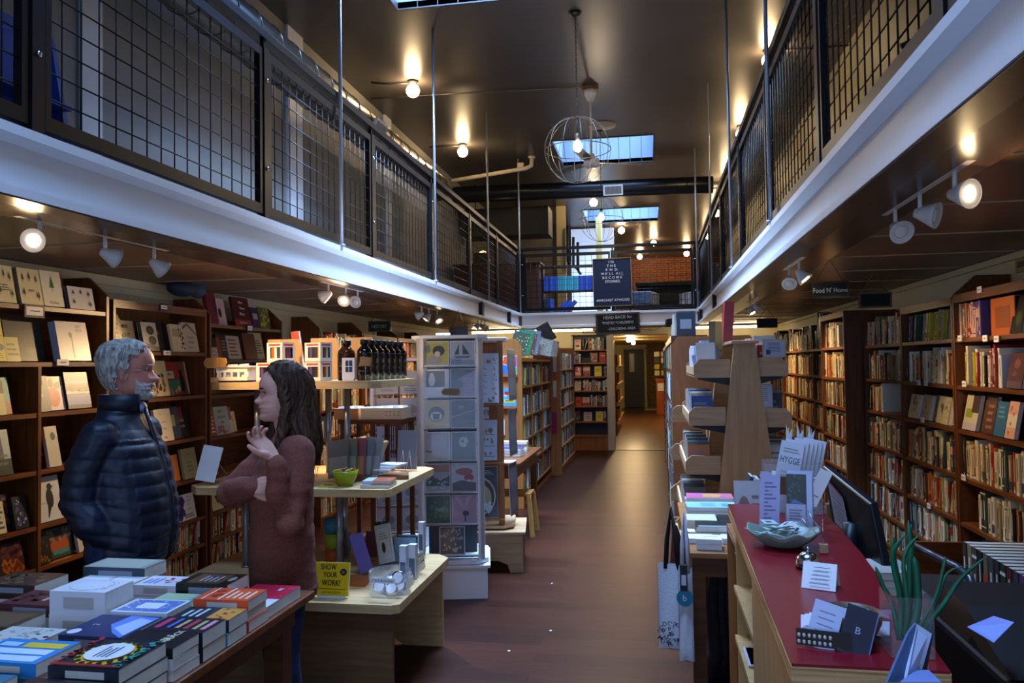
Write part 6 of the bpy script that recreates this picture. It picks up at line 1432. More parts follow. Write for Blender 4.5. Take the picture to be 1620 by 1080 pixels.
for k, (dx, dy, z, tl) in enumerate(((-.045, -.045, .012, 60), (.03, -.05, .004, 55), (.06, .01, .004, 50), (-.03, .03, .004, 20), (.015, .02, .03, 35), (.062, -.02, .05, 70))):
    b = MB(); b.lathe([(0, 0), (.03, 0), (.031, .003), (.031, .016), (.0, .016)], CHROME, 22); b.lathe([(0, .0165), (.024, .0165)], PAPER, 20, cap=False)
    o = b.build('round_tin'); o.matrix_world = T(TX+dx*.8, TY+dy*.8, LZ+z+.012+.02*sin(radians(tl))) @ R('X', tl)
    tag(o, ['front left', 'front right', 'right', 'rear left', 'middle', 'uppermost right'][k]+' round silver tin in the clear tub', 'tin', 'silver tins in the clear tub')
for i, (x0, x1, y0, y1, Y, l) in enumerate(((632, 644, 864, 906, 3.72, 'slim white box standing behind the clear tub'), (646, 659, 862, 902, 3.86, 'slim white box standing beside the dark pile'), (662, 671, 833, 880, 4.0, 'slim white box standing on the book pile'))):
    X, w_, zb, h = px(x0, x1, y0, y1, Y, LZ+E1 if i < 2 else None)
    if i == 2: zb = LZ+.1
    b = MB(); b.box((0, 0, 0), (w_*.9, .03, h), flat('#c9ccd4', .4)); b.box((.004, -.0006, .01), (w_*.9-.004, 0, h*.6), flat('#55606f', .5)); b.box((0, 0, h), (w_*.9, .03, h+.001), flat('#e4e6ee', .4))
    tag(b.build('slim_box', loc=(X, Y, zb+E1), rot=(0, 0, -10)), l, 'box', 'slim white boxes on the lower tier')
def pile(x, y, z, n, cols, w_, d, t, rz, desc, group, name='flat_book', motif=()):
    for k in range(n):
        b = MB(); cover(b, Matrix(), w_, d, t, cols[k % len(cols)], motif if k == n-1 else (), False); o = b.build(name)
        o.matrix_world = T(x, y, z+(k+1)*(t+.001)+E1) @ R('Z', rz+((k*37) % 5-2)) @ Matrix(((1, 0, 0, 0), (0, 0, 1, 0), (0, -1, 0, 0), (0, 0, 0, 1)))
        tag(o, '%s, %s' % (desc, ['bottom one', 'second from bottom', 'third from bottom', 'fourth from bottom', 'fifth from bottom', 'sixth from bottom'][k] if k < n-1 else 'topmost'), 'book', group)
pile(-1.325, 3.97, LZ, 5, ['#c4bcac', '#3a3c44', '#9aa0a8', '#2c2c34', '#b8b4a8'], .10, .13, .018, 0, 'small book in the pile at the lower tier’s right edge', 'small book piles on the lower tier')
pile(-1.30, 3.66, LZ, 3, ['#a8a49c', '#c9c4b8', '#4a4c54'], .11, .12, .018, 0, 'small book in the pile right of the clear tub', 'small book piles on the lower tier')
def stand_book(x0, x1, y0, y1, Y, col, motif, label, lean, rz=0, tilt=10, t=.015):
    X, w_, zb, h = px(x0, x1, y0, y1, Y, LZ)
    tt = thing('easel_book', label, 'book', (X, Y, LZ+E1), rz, 'books on wire easels, lower tier')
    b = MB(); cover(b, Matrix(), w_, h, t, col, motif, True); b.build('book', tt).matrix_local = T(0, 0, .012+t*.3) @ R('X', -tilt) @ R('Y', lean)
    b = MB()
    for s in (.25, .75): b.tube([(w_*s, -.05, .012), (w_*s, -.045, .003), (w_*s, .0, .006), (w_*.5, .06, h*.6), (w_*s, .12, .002)], .002, CHROME, 6)
    b.build('wire_easel', tt)
stand_book(570, 590, 852, 910, 3.85, '#5c4a86', [], 'purple book tilted on a chrome wire easel', -14, 30, 14)
stand_book(600, 625, 838, 895, 4.05, '#b8b8b4', [('r', .12, .1, .88, .9, '#c9c6bc'), ('e', .45, .4, .12, .14, '#2c2c2c'), ('lines', .2, .6, .8, .8, 3, '#8a8a84')], 'cream picture book with a small dark animal on an easel', -14, -10, 10)
stand_book(577, 600, 846, 880, 4.2, '#5a1420', [], 'plain maroon book on an easel at the back of the lower tier', 0, 0, 10)
stand_book(596, 618, 832, 872, 4.3, '#1c2420', [('s', 95, 10, (.1, .5, .9, 1), .1, '#8a989c')], 'dark book with a frosted top on an easel, lower tier', -8, 0, 10)
X, w_, zb, h = px(622, 668, 840, 880, 4.22, LZ+E1)
t = thing('grey_bin', 'translucent grey bin at the back right of the lower tier', 'bin', (X, 4.14, LZ+E1))
BN = cell('smoke_plastic', '#8c98b0', .55, .15); w_ = .17; h=.13
b = MB(); b.box((0, 0, 0), (w_, .004, h), BN); b.box((0, .14, 0), (w_, .144, h), BN); b.box((0, .004, 0), (.004, .14, h), BN); b.box((w_-.004, .004, 0), (w_, .14, h), BN); b.box((.004, .004, 0), (w_-.004, .14, .004), BN); b.build('bin_body', t)
for k in range(3):
    b = MB(); b.box((0, 0, 0), (.12, .008, .13), flat(['#8fb0c0', '#2c3a44', '#a8b4c4'][k], .4)); o = b.build('card_pack'); o.matrix_world = T(X+.02, 4.16+.03*k, LZ+.008) @ R('X', -14); tag(o, ['pale blue', 'dark', 'grey blue'][k]+' pack standing in the translucent grey bin', 'pack', 'packs in the grey bin')
b = MB(); b.box((-.11, -.13, 0), (.11, 0, .02), flat('#a3541f', .5)); tag(b.build('orange_box', loc=(-1.52, 3.82, LZ+E1)), 'flat orange box lying behind the yellow book', 'box')
# items in the dark under the middle tier, left of the poles
for i, (x0, x1, y0, y1, c_, l) in enumerate(((500, 518, 870, 892, '#b3541c', 'orange plastic tub'), (500, 520, 848, 869, '#8a9a1c', 'lime plastic tub'), (498, 516, 825, 848, '#2c6a84', 'blue plastic tub'))):
    X, w_, zb, h = px(x0, x1, y0, y1, 3.95, LZ+E1+i*.085)
    b = MB(); b.lathe([(0, 0), (.045, 0), (.05, .08), (.0, .08)], flat(c_, .4), 16); tag(b.build('plastic_tub', loc=(X+.03, 4.12, LZ+E1+i*.0815)), l+' stacked at the back of the lower tier beside the woman', 'tub', 'coloured tubs stacked on the lower tier')
b = MB(); b.box((0, 0, 0), (.09, .006, .12), flat('#8f929c', .5)); X, w_, zb, h = px(528, 552, 850, 888, 4.3, LZ); tag(b.build('grey_card', loc=(X, 4.34, LZ+E1)), 'grey card standing between the lower steel poles', 'card')

# ------------------------------------------------------------------ cards on the white spinner
SPM_ = bpy.data.objects['card_spinner'].matrix_basis.copy()
cards = [
 ('#a3a030', [('e', .6, .62, .26, .22, '#1c1c1e'), ('e', .4, .22, .35, .2, '#8c8c8a'), ('e', .15, .7, .12, .18, '#6a6a58'), ('e', .55, .48, .12, .12, '#b8b4a8')], 'olive greeting card with a dark haired figure, top row left'),
 ('#8fa0b8', [('p', [(.35, .45), (.35, .9), (.15, .45)], '#1c1c22'), ('p', [(.5, .45), (.5, .9), (.8, .45)], '#1c1c22'), ('p', [(.1, .38), (.9, .38), (.75, .3), (.25, .3)], '#4a5260'), ('r', .0, .0, 1, .22, '#77869c')], 'pale blue greeting card with two dark sails, top row right'),
 ('#c9ccd8', [('r', .05, .35, .85, .95, '#4a4c1a'), ('e', .3, .6, .14, .22, '#c4c4bc'), ('e', .3, .8, .08, .08, '#c4c4bc')], 'white card with a pale figure on dark olive, second row left'),
 ('#8a7488', [('p', [(0, .5), (.5, .75), (1, .95), (1, 1), (0, 1)], '#2a2024'), ('p', [(0, .2), (.7, .4), (.4, .6), (0, .6)], '#4a5260'), ('lines', .5, .05, 1, .7, 8, '#a48aa0')], 'mauve card with a grey hillside, second row right'),
 ('#b8a05c', [('e', .47, .5, .34, .28, '#23282e'), ('e', .47, .42, .25, .17, '#c9c8c4'), ('p', [(.3, .52), (.64, .52), (.58, .3), (.36, .3)], '#23282e')], 'gold card with a fox in a black circle, third row left'),
 ('#2c2a2e', [('e', .4, .75, .12, .07, '#8a8074'), ('p', [(0, .35), (.95, .62), (.95, .64), (0, .38)], '#9a9aa4'), ('lines', .1, .05, .9, .35, 6, '#5a5a60')], 'near black card with a thin branch, third row right'),
 ('#98989f', [('s', 96, 60, (.05, .3, .95, .98), .02, '#6a6068'), ('p', [(.0, .35), (.3, .32), (.25, .27), (0, .3)], '#2a282c')], 'grey lilac card with slanting strokes and a bird, fourth row left'),
 ('#232a24', [('e', .5, .65, .2, .2, '#a8aca4'), ('s', 97, 20, (.05, .1, .95, .95), .08, '#3c4a34')], 'dark green card with a white bird, fourth row right'),
 ('#8f929c', [('r', 0, .72, 1, 1, '#8f4a3c'), ('p', [(0, .35), (.3, .6), (.6, .4), (1, .6), (1, .2), (0, .2)], '#30343e'), ('s', 98, 16, (.1, .1, .9, .6), .06, '#a8acb4')], 'card with a brick red sky over winter trees, fifth row left'),
 ('#b0b2bc', [('e', .5, .72, .36, .14, '#8f4a50'), ('e', .7, .5, .2, .14, '#a02c38'), ('r', .62, .2, .78, .42, '#c9ccd4'), ('p', [(0, .3), (.4, .4), (1, .3), (1, 0), (0, 0)], '#4a505c')], 'card with red topped mushrooms, fifth row right'),
 ('#1f4a34', [('s', 99, 18, (.1, .1, .9, .8), .07, '#4a6a54'), ('p', [(.3, .5), (.8, .6), (.7, .4)], '#6a8a7c')], 'deep green card in glossy plastic, sixth row left'),
 ('#a88aa4', [('p', [(.5, .5), (0, 1), (.25, 1)], '#c4a0b4'), ('p', [(.5, .5), (.6, 1), (.85, 1)], '#c4a0b4'), ('e', .55, .35, .14, .1, '#3a343c'), ('r', .5, .05, .56, .3, '#3a343c')], 'pink card with rays above a weather vane, sixth row right'),
 ('#3a404c', [('s', 100, 26, (.05, .5, .95, .95), .07, '#8c98a8'), ('s', 101, 14, (.1, .1, .9, .4), .07, '#b0b4bc')], 'black and white woodland card alone on the bottom row')]
for i, (c_, mo, l) in enumerate(cards):
    r_ = 6-i//2; z = zr[r_] if r_ < 7 else .29
    x = (-.178 if i % 2 == 0 else .002) if i < 12 else -.085
    wd, hh = .174, (.195 if i < 12 else .19)
    if r_ == 6: hh = .172
    b = MB(); b.box((0, 0, 0), (wd, .004, hh), flat('#c9cdd6', .5)); cover(b, T(.006, -.001, .006), wd-.012, hh-.012, .001, c_, mo, False); b.box((-.002, -.0035, -.001), (wd+.002, -.003, hh+.002), GLOSS)
    o = b.build('greeting_card'); o.matrix_world = SPM_ @ T(x, -.205, z+.001) @ R('X', -3)
    tag(o, l, 'card', 'cards on the white spinner')
b = MB(); b.prism([(-.055, -.02), (-.07, 0), (-.05, .024), (.05, .02), (.06, 0), (.05, -.022)], -.003, 0, flat('#8a6e50', .6), 'XZ')
o = b.build('wooden_price_tag'); o.matrix_world = SPM_ @ T(.01, -.232, 1.40); tag(o, 'wooden tag hung on the second row of the white spinner', 'tag')
b = MB(); b.box((-.05, -.001, 0), (.05, .03, .02), PAPER); o = b.build('white_card'); o.matrix_world = SPM_ @ T(-.05, -.1, 1.787); tag(o, 'small white card lying on top of the white spinner', 'card')
# far left rack cards
S2 = [o for o in COL.objects if o.name == 'card_spinner.001'][0].matrix_basis.copy()
for i, z in enumerate(zr[:-1]):
    for k in (0, 1):
        b = MB(); cover(b, Matrix(), .17, .18, .003, '#b8bccb', [('e', .5, .5, .3, .2, ['#8c909c', '#7a8a84', '#98949c'][(i+k) % 3]), ('lines', .2, .1, .8, .25, 2, '#8c909c')], False)
        o = b.build('greeting_card'); o.matrix_world = S2 @ T(-.178+.182*k, -.2, z+.001) @ R('X', -3)
        tag(o, 'white card on the half hidden rack, %s row up, %s' % (ORD[i], 'left' if k == 0 else 'right'), 'card', 'cards on the half hidden rack')

# ------------------------------------------------------------------ posters on the wooden print rack
PR = [o for o in COL.objects if o.name == 'print_rack'][0].matrix_basis.copy()
def poster(x, z, w_, h, col, motif, label, y=-.232, M=PR, extra=Matrix()):
    b = MB(); b.box((0, 0, 0), (w_, .004, h), flat('#b9bdc8', .5)); cover(b, T(.004, -.001, .004), w_-.008, h-.008, .001, col, motif, False); b.box((-.003, -.004, -.001), (w_+.003, -.0035, h+.003), GLOSS)
    o = b.build('wrapped_print'); o.matrix_world = M @ T(x, y, z) @ extra @ R('X', -2); return tag(o, label, 'print', 'prints on the wooden rack')
poster(-.20, 1.285, .30, .385, '#c9cede', [('s', 102, 12, (.05, .85, .5, .98), .04, '#33384c'), ('e', .75, .84, .06, .04, '#b0685c'), ('lines', .12, .15, .7, .75, 14, '#8c94ac'), ('s', 103, 26, (.86, .1, .95, .9), .025, '#4a4c5c'), ('s', 104, 16, (.1, .03, .9, .1), .035, '#3c4056')], 'tall pale list poster edged with tiny motifs, top of the wooden rack')
poster(-.10, 1.165, .12, .09, '#a8a4ac', [('t', 'WHY', .5, .5, .75, '#4a141c', 1, 0)], 'small card with the dark red word WHY')
poster(-.20, .845, .28, .31, '#b8bfd4', [('r', .05, .64, .95, .66, '#8a6a4a'), ('r', .05, .34, .95, .36, '#8a6a4a'), ('r', .05, .08, .95, .1, '#8a6a4a'), ('s', 105, 9, (.1, .7, .9, .85), .07, '#a08a50'), ('s', 106, 9, (.1, .4, .9, .55), .07, '#8a6a58'), ('s', 107, 9, (.1, .13, .9, .26), .07, '#77806a')], 'print of bottles on three shelves, middle of the wooden rack')
poster(-.20, .405, .28, .395, '#0f1114', [('e', .5, .42, .46, .38, '#b8a888'), ('e', .5, .42, .42, .34, '#14171a'), ('e', .5, .38, .34, .28, '#a8946c'), ('lines', .4, .84, .9, .94, 3, '#8a8e98'), ('s', 108, 14, (.45, .1, .8, .3), .09, '#c9ced8')], 'black poster with a large pale oval in shiny plastic, bottom of the wooden rack')
for i, (z, h, nm, c_) in enumerate(((1.30, .40, 'uppermost', '#6f6c6a'), (.87, .36, 'middle', '#5c5458'), (.41, .40, 'lowest', '#4a4850'))):
    poster(.165, z, .24, h, c_, [('r', .1, .1, .9, .9, ['#8c8880', '#77707a', '#6a6874'][i])], nm+' print on the side of the wooden rack facing the aisle', 0, PR, T(.06, 0, 0) @ R('Z', 78) @ T(-.22, 0, 0))

# ------------------------------------------------------------------ side desk books
pile(-1.52, 6.75, .736, 3, ['#c4c8d4', '#2c2a5c', '#d0d4dc'], .2, .16, .02, 12, 'book in the front pile on the small brown desk', 'piles on the small brown desk')
pile(-1.40, 7.1, .736, 3, ['#4a2c5c', '#b8bcc8', '#2c3a8c'], .2, .15, .024, -6, 'purple blue book in the middle pile on the small brown desk', 'piles on the small brown desk')
pile(-1.45, 7.5, .736, 4, ['#c9ccd0', '#a8b4bc', '#d4d8dc', '#c4d0d8'], .24, .17, .022, 4, 'pale book in the rear pile on the small brown desk', 'piles on the small brown desk')
b = MB(); b.box((0, 0, 0), (.22, .16, .003), PAPER); tag(b.build('white_sheet', loc=(-1.40, 6.64, .737), rot=(0, 0, 6)), 'white sheet at the near corner of the small brown desk', 'paper')
b = MB(); b.lathe([(0, 0), (.09, 0), (.11, .02), (.1, .1), (.12, .16), (.06, .2), (0, .2)], mixcol('speckled_bag', '#1a1a1e', '#8c8c94', .8, nscale=40, lo=.5, hi=.6), 14); tag(b.build('speckled_bag', loc=(-1.38, 6.9, .003)), 'black and white speckled bag on the floor under the small desk', 'bag')

# ------------------------------------------------------------------ tray display contents (right of aisle)
CAPZ = 1.707
def tilted(x0, x1, y0, y1, Y, z, col, motif, label, t=.02, lean=0, tilt=0, rz=0, grp='books on the tray display', name='display_book'):
    return book_at(x0, x1, y0, y1, Y, z, col, motif, label, t, rz, tilt, lean, grp, name=name)
b = MB(); cover(b, Matrix(), .06, .27, .17, '#8f1c26', [], True); o = b.build('display_book'); o.matrix_world = T(.463, 5.35, CAPZ+.003) @ R('Y', -0) @ R('X', -0) @ R('Y', 4) ; o.location.z = CAPZ+.002
tag(o, 'tall crimson book rising highest on top of the tray display', 'book', 'books on the tray display')
tilted(1122, 1142, 508, 548, 5.22, 1.5, '#6a5236', [('p', [(.4, 0), (1, .1), (1, 1), (.5, 1)], '#b08c3c'), ('s', 110, 6, (.5, .2, .9, .8), .08, '#2c2418')], 'brown and gold magazine on top of the tray display, leftmost', lean=0, t=.02)
for i, (x, h, t_, c_, l, ln) in enumerate(((.39, .20, .05, '#8fa4cc', 'light blue thick book on the upper left tray', 0), (.455, .17, .02, '#5a7ab4', 'mid blue book on the upper left tray', 8), (.34, .12, .03, '#8ca4c0', 'pale blue book on the upper left tray', 10))):
    b = MB(); cover(b, Matrix(), .15, h, t_, c_, [('lines', .1, .1, .9, .9, 4, '#55688c')], False); o = b.build('display_book'); o.matrix_world = T(x-.04, 5.06, 1.6-.1) @ R('Z', 90) @ R('X', -ln); o.location.z = 1.502+t_*.2; tag(o, l, 'book', 'books on the tray display')
def traybooks(side, xo, z0, cols, y0, y1, desc, hs=(.15, .2)):
    rr = random.Random(int(z0*100)+side); y = y0; i = 0
    while y < y1-.03 and i < 30:
        h = rr.uniform(*hs); t_ = rr.uniform(.014, .035); a = 13
        b = MB(); cover(b, Matrix(), .13, h, t_, cols[i % len(cols)], [('lines', .1, .2, .9, .8, 3, '#77777c')] if i < 3 else (), False)
        o = b.build('tray_book'); xi = XC+side*(half(z0)+.01)
        xx = xo+.02 if side < 0 else xo-.16
        o.matrix_world = T(xx, y, z0+.019+t_*sin(radians(a))) @ R('X', -a); y += t_/cos(radians(a))+.003+rr.uniform(0, .003); i += 1
        tag(o, '%s book from the camera in the %s' % (ORD[i-1], desc), 'book', 'books in the side trays')
traybooks(-1, .252, 1.48, ['#c9d0e0', '#dfe2ea', '#a8b4cc', '#c4cad8', '#b0282c', '#dfe0e4', '#8c9cb8'], 5.27, 5.98, 'top left tray')
traybooks(-1, .216, 1.185, ['#3a4c8c', '#b0a898', '#8a8478', '#c8c4bc', '#8c8478', '#b0b0b4', '#6a6a6c'], 5.01, 5.98, 'second left tray')
traybooks(-1, .19, .885, ['#b8683c', '#4c5454', '#d9d4c4', '#6a6a6c', '#43474e', '#85888c'], 5.01, 5.98, 'third left tray')
traybooks(-1, .165, .58, ['#6a5a50', '#3a3a3c', '#8c8c90', '#c4c4c8'], 5.01, 5.9, 'fourth left tray')
traybooks(1, .806, 1.485, ['#8a1c24', '#d8a89c', '#d4a498', '#dcb0a4', '#c9a82c', '#8f8f94'], 5.05, 5.95, 'top right tray', (.17, .24))
traybooks(1, .825, 1.175, ['#3a4050', '#57606c', '#8c8c94', '#2c3038'], 5.1, 5.95, 'second right tray')
traybooks(1, .85, .87, ['#b8b4b8', '#8c8c90', '#57504a'], 5.05, 5.9, 'third right tray')
# letter sheets in stands
def sheet_stand(x0, x1, y0, y1, Y, label, back='#a8964c'):
    X, w_, zb, h = px(x0, x1, y0, y1, Y)
    b = MB(); b.box((0, 0, 0), (w_, .004, h), flat(back, .5)); b.box((.008, -.001, .006), (w_-.004, 0, h-.008), flat('#a4aac0', .5))
    for q in range(7): b.box((.03, -.0018, h*(.3+.08*q)), (w_*(.75+.1*((q*3) % 3)/3), -.0012, h*(.3+.08*q)+.004), flat('#666c84', .6))
    b.box((.02, -.002, .02), (.045, -.0012, .05), flat('#1c2440', .6)); b.box((-.003, -.005, -.0), (w_+.003, -.0045, h), GLOSS)
    return tag(b.build('notice_sheet', loc=(X, Y, zb), rot=(-4, 0, 0)), label, 'notice', 'framed notices on the tray display')
sheet_stand(1207, 1243, 536, 566, 5.04, 'notice sheet with a gold border standing in the top right tray')
sheet_stand(1192, 1222, 607, 645, 5.04, 'grey notice sheet in plastic in the second right tray', '#8c909c')
b = MB(); b.box((0, 0, 0), (.115, .008, .2), PAPER); p = at(1076, 600, Y=5.7); tag(b.build('white_booklet', loc=(.27, 5.0, 1.502), rot=(-10, 0, 0)), 'white booklets at the left edge of the top left tray', 'booklet')
# books on top of the right aisle bookcases
rrr = random.Random(5)
for i in range(9):
    b = MB(); h = rrr.uniform(.1, .25); cover(b, Matrix(), .15, h, rrr.uniform(.03, .07), ['#2c3c4c', '#57606c', '#8c9098', '#3a3a40', '#a8a49c', '#24304c', '#b0a48c', '#3c4450', '#6a7484'][i], [('r', .2, .3, .8, .7, '#8fa4b8')] if i == 0 else (), True)
    o = b.build('display_book', loc=(.2+.02*(i % 2), 6.55+i*.28, 1.793), rot=(0, 0, 3)); tag(o, '%s book from the camera on top of the dark aisle bookcase, right side' % ORD[i], 'book', 'books on top of the right aisle bookcase')

# ------------------------------------------------------------------ book table beside the counter
TZ = .7505
gt = 'books on the narrow dark table'
pile(.17, 4.42, TZ, 4, ['#b8bcc8', '#8fb0d0', '#d0a4b4', '#c46a84'], .25, .17, .02, 0, 'pastel book in the rearmost pile on the narrow table', gt, motif=[('r', .05, .1, .5, .9, '#c45a8c'), ('r', .35, .2, .75, .8, '#d0a04c'), ('s', 111, 10, (.1, .1, .9, .9), .06, '#b080d0')])
pile(.165, 4.22, TZ, 3, ['#8c98a8', '#a8b4c4', '#8fc0dc'], .26, .17, .022, 0, 'pale blue book in the second rearmost pile on the narrow table', gt, motif=[('lines', .3, .2, .6, .8, 4, '#4a84a8'), ('r', .7, .2, .85, .7, '#5a94b8')])
pile(.155, 4.02, TZ, 2, ['#c9ccd4', '#d8dae0'], .145, .16, .02, 0, 'white book in the middle of the narrow table', gt)
pile(.31, 4.02, TZ, 2, ['#8c9098', '#1c1c22'], .15, .16, .02, 0, 'black fronted book in the middle of the narrow table', gt, motif=[('r', .4, .1, .55, .9, '#8a8c94')])
pile(.19, 3.82, TZ, 2, ['#98a4a0', '#1c2824'], .19, .15, .024, 0, 'dark green and grey book near the front of the narrow table', gt, motif=[('r', .05, .0, .95, .25, '#8c98a0')])
b = MB(); b.box((0, 0, 0), (.05, .07, .018), PAPER); tag(b.build('card_box', loc=(.135, 3.86, TZ+E1)), 'small white box at the left edge of the narrow table', 'box')
for i, (x, y, z, n, rz, l) in enumerate(((.15, 3.69, 0, 1, 2, 'white card box, rear left of the front group'), (.175, 3.575, .0, 2, -4, 'white card box, front left'), (.30, 3.70, 0, 1, 2, 'white card box, rear right of the front group'), (.33, 3.57, 0, 1, 2, 'white card box, front right beside the counter'))):
    for k in range(n):
        b = MB(); b.box((0, 0, 0), (.11, .1, .022), flat('#c9c9cc', .4)); b.box((.0, .0, .022), (.11, .1, .0225), PAPER); b.tube([(.03, .03, .0232), (.05, .06, .0232), (.08, .05, .0232), (.09, .07, .0232)], .0008, flat('#9a9aa0', .6), 4)
        tag(b.build('card_box', loc=(x, y, TZ+E1+k*.024), rot=(0, 0, rz)), l+(', %s of two' % ['lower', 'upper'][k] if n > 1 else ''), 'box', 'white card boxes on the narrow table')
# leaning booklets between display and counter
for i, (x, c_, h) in enumerate(((.33, '#3c4a4a', .21), (.355, '#c9ccc8', .2), (.38, '#23242c', .2), (.405, '#b8bcc4', .19), (.43, '#c4c8d0', .22), (.455, '#4a5a84', .21), (.48, '#a8b4d0', .2))):
    b = MB(); cover(b, Matrix(), .12, h, .014, c_, [('lines', .2, .2, .8, .8, 3, '#77808c')], False); o = b.build('leaning_booklet'); o.matrix_world = T(x+.02, 3.58, .752) @ R('Y', 14) @ R('Z', 90)
    o.matrix_world = T(x+.02, 3.34, .86) @ R('Y', 14) @ R('Z', 90); o.matrix_world = T(x+.02, 3.35+.0, .90) @ R('Y', 14) @ R('Z', 90)
    tag(o, '%s booklet from the left leaning behind the far end of the red ledge' % ORD[i], 'booklet', 'booklets behind the red ledge')
t = thing('booklet_crate', 'low wooden crate holding booklets behind the red ledge', 'crate', (.30, 3.10, 0))
b = MB(); b.box((0, 0, .86), (.32, .40, .885), MIDWOOD); b.build('crate_floor', t)
for x in (0.0, .29): b = MB(); b.box((x, .0, 0), (x+.03, .03, .86), MIDWOOD); b.box((x, .37, 0), (x+.03, .40, .86), MIDWOOD); b.build('leg', t)
X, w_, zb, h = px(1163, 1228, 765, 800, 3.12, .93)
book_at(1163, 1232, 763, 800, 3.12, .888, '#b8b4bc', [('e', .22, .5, .14, .25, '#8a6a60'), ('e', .8, .5, .16, .25, '#7a5a54'), ('lines', .4, .4, .6, .8, 3, '#77747c')], 'pale book with two faces standing behind the red ledge', t=.012, tilt=8)

# ------------------------------------------------------------------ counter top things
CZ = 1.0505
t = thing('booklet_bin', 'clear plastic bin with a wooden label, packed with pale booklets', 'bin', (.375, 2.85, CZ+E1), -4)
BW, BD, BH = .19, .14, .17
b = MB()
for a_, c_ in (((0, 0, 0), (BW, .004, BH)), ((0, BD-.004, 0), (BW, BD, BH)), ((0, .004, 0), (.004, BD-.004, BH)), ((BW-.004, .004, 0), (BW, BD-.004, BH)), ((.004, .004, 0), (BW-.004, BD-.004, .004))): b.box(a_, c_, CLEAR)
b.build('bin_wall', t)
b = MB(); b.prism([(.012, .07), (.118, .062), (.125, .09), (.118, .125), (.012, .13)], -.008, -.002, flat('#6a4c30', .6), 'XZ'); b.build('wooden_label', t)
for i in range(6):
    b = MB(); M_ = [('t', 'HYGGE', .5, .74, .13, '#55585f', .62), ('lines', .15, .84, .85, .92, 2, '#8c8f98'), ('lines', .2, .5, .8, .6, 2, '#a8aab4'), ('t', 'ISSUE', .4, .3, .1, '#8c8f98')] if i == 0 else [('lines', .1, .6, .9, .9, 3, '#b8bac4')]
    cover(b, Matrix(), .078, .25, .013, '#c6c9d6', M_, False); o = b.build('pale_booklet')
    o.matrix_world = T(.392+.0165*i, 2.885+.011*i, CZ+.006+.004*(i % 2)) @ R('Z', -18) @ R('Y', 11) @ R('X', -3)
    tag(o, '%s pale booklet from the left in the packed clear bin' % ORD[i], 'booklet', 'pale booklets in the clear bin')
for i in range(3):
    b = MB(); b.prism([(0, 0), (.022, 0), (.026, .275), (.016, .255), (.006, .29)], 0, .0015, flat('#c9cddc', .6), 'XZ'); o = b.build('folded_leaflet'); o.matrix_world = T(.465+.02*i, 2.972, CZ+.008) @ R('Y', 4*i); tag(o, '%s pointed white leaflet sticking up behind the booklets' % ORD[i], 'leaflet', 'pointed leaflets behind the booklets')
X, w_, zb, h = px(1203, 1235, 757, 838, 2.55, CZ)
b = MB(); b.prism([(0, 0), (.06, 0), (.072, .165), (.066, .172), (.055, .165), (.035, .178), (.012, .178)], 0, .002, flat('#a8a4c8', .5), 'XZ')
for q in range(11): b.box((.014+.001*q, -.0006, .02+.012*q), (.05+.001*q-.012*(q % 3), 0, .024+.012*q), flat('#6c688c', .6))
tag(b.build('lilac_card', loc=(X, 2.58, CZ+.002), rot=(-10, 0, 0)), 'tall lilac card leaning before the clear bin', 'card')
X, w_, zb, h = px(1243, 1296, 742, 838, 2.56, CZ)
t = thing('brochure_holder', 'clear holder of brochures with a dark photo cover, beside the lilac card', 'holder', (X, 2.56, CZ+E1), -14)
b = MB(); b.box((0, -.004, 0), (.082, -.002, .07), CLEAR); b.box((0, .06, 0), (.082, .062, .17), CLEAR); b.box((0, -.004, 0), (.002, .062, .07), CLEAR); b.box((.08, -.004, 0), (.082, .062, .07), CLEAR); b.box((0, -.004, 0), (.082, .062, .003), CLEAR); b.build('holder_body', t)
b = MB(); b.box((.004, -.006, .003), (.06, -.0045, .085), flat('#b8bcd4', .5)); 
for q in range(5): b.box((.012, -.0068, .03+.009*q), (.05-.006*(q % 2), -.006, .033+.009*q), flat('#7a7c94', .6))
b.build('front_card', t)
for i in range(4):
    b = MB(); cover(b, Matrix(), .075, .17+.002*i, .008, '#b8c0dc', [('r', .0, .25, .78, 1, '#2c342c'), ('s', 112, 22, (.05, .5, .75, .98), .07, '#4a5a48'), ('p', [(.0, .25), (.78, .25), (.78, .45), (.3, .55), (0, .4)], '#5a6e9c')] if i == 0 else (), False); o = b.build('brochure')
    o.matrix_world = t.matrix_basis @ T(.004, .003+.013*i, .005) @ R('X', -4-1.5*i); tag(o, ['frontmost brochure with a leafy photo cover', 'second brochure in the clear holder', 'third brochure in the clear holder', 'rearmost brochure in the clear holder'][i], 'brochure', 'brochures in the clear holder')
b = MB(); b.box((0, 0, 0), (.04, .002, .12), PAPER); b.box((.008, -.0006, .03), (.032, 0, .034), flat('#8c8f98', .6)); o = b.build('bookmark'); o.matrix_world = T(X+.075, 2.66, CZ+.12) @ R('Y', 26); o.location.z = CZ+.075; tag(o, 'white bookmark card poking up behind the brochures', 'bookmark')
b = MB(); b.tube([(0, 0, 0), (.02, 0, .1), (.04, 0, .14), (.06, 0, .145), (.065, 0, .12)], .003, flat('#c9ccd8', .3), 6); b.tube([(.004, .002, 0), (.024, .002, .1), (.046, .002, .13)], .003, BLACK, 6); tag(b.build('curved_wire_stand', loc=(X+.07, 2.7, CZ+.003)), 'curved pale and black wire loop above the brochures', 'wire')
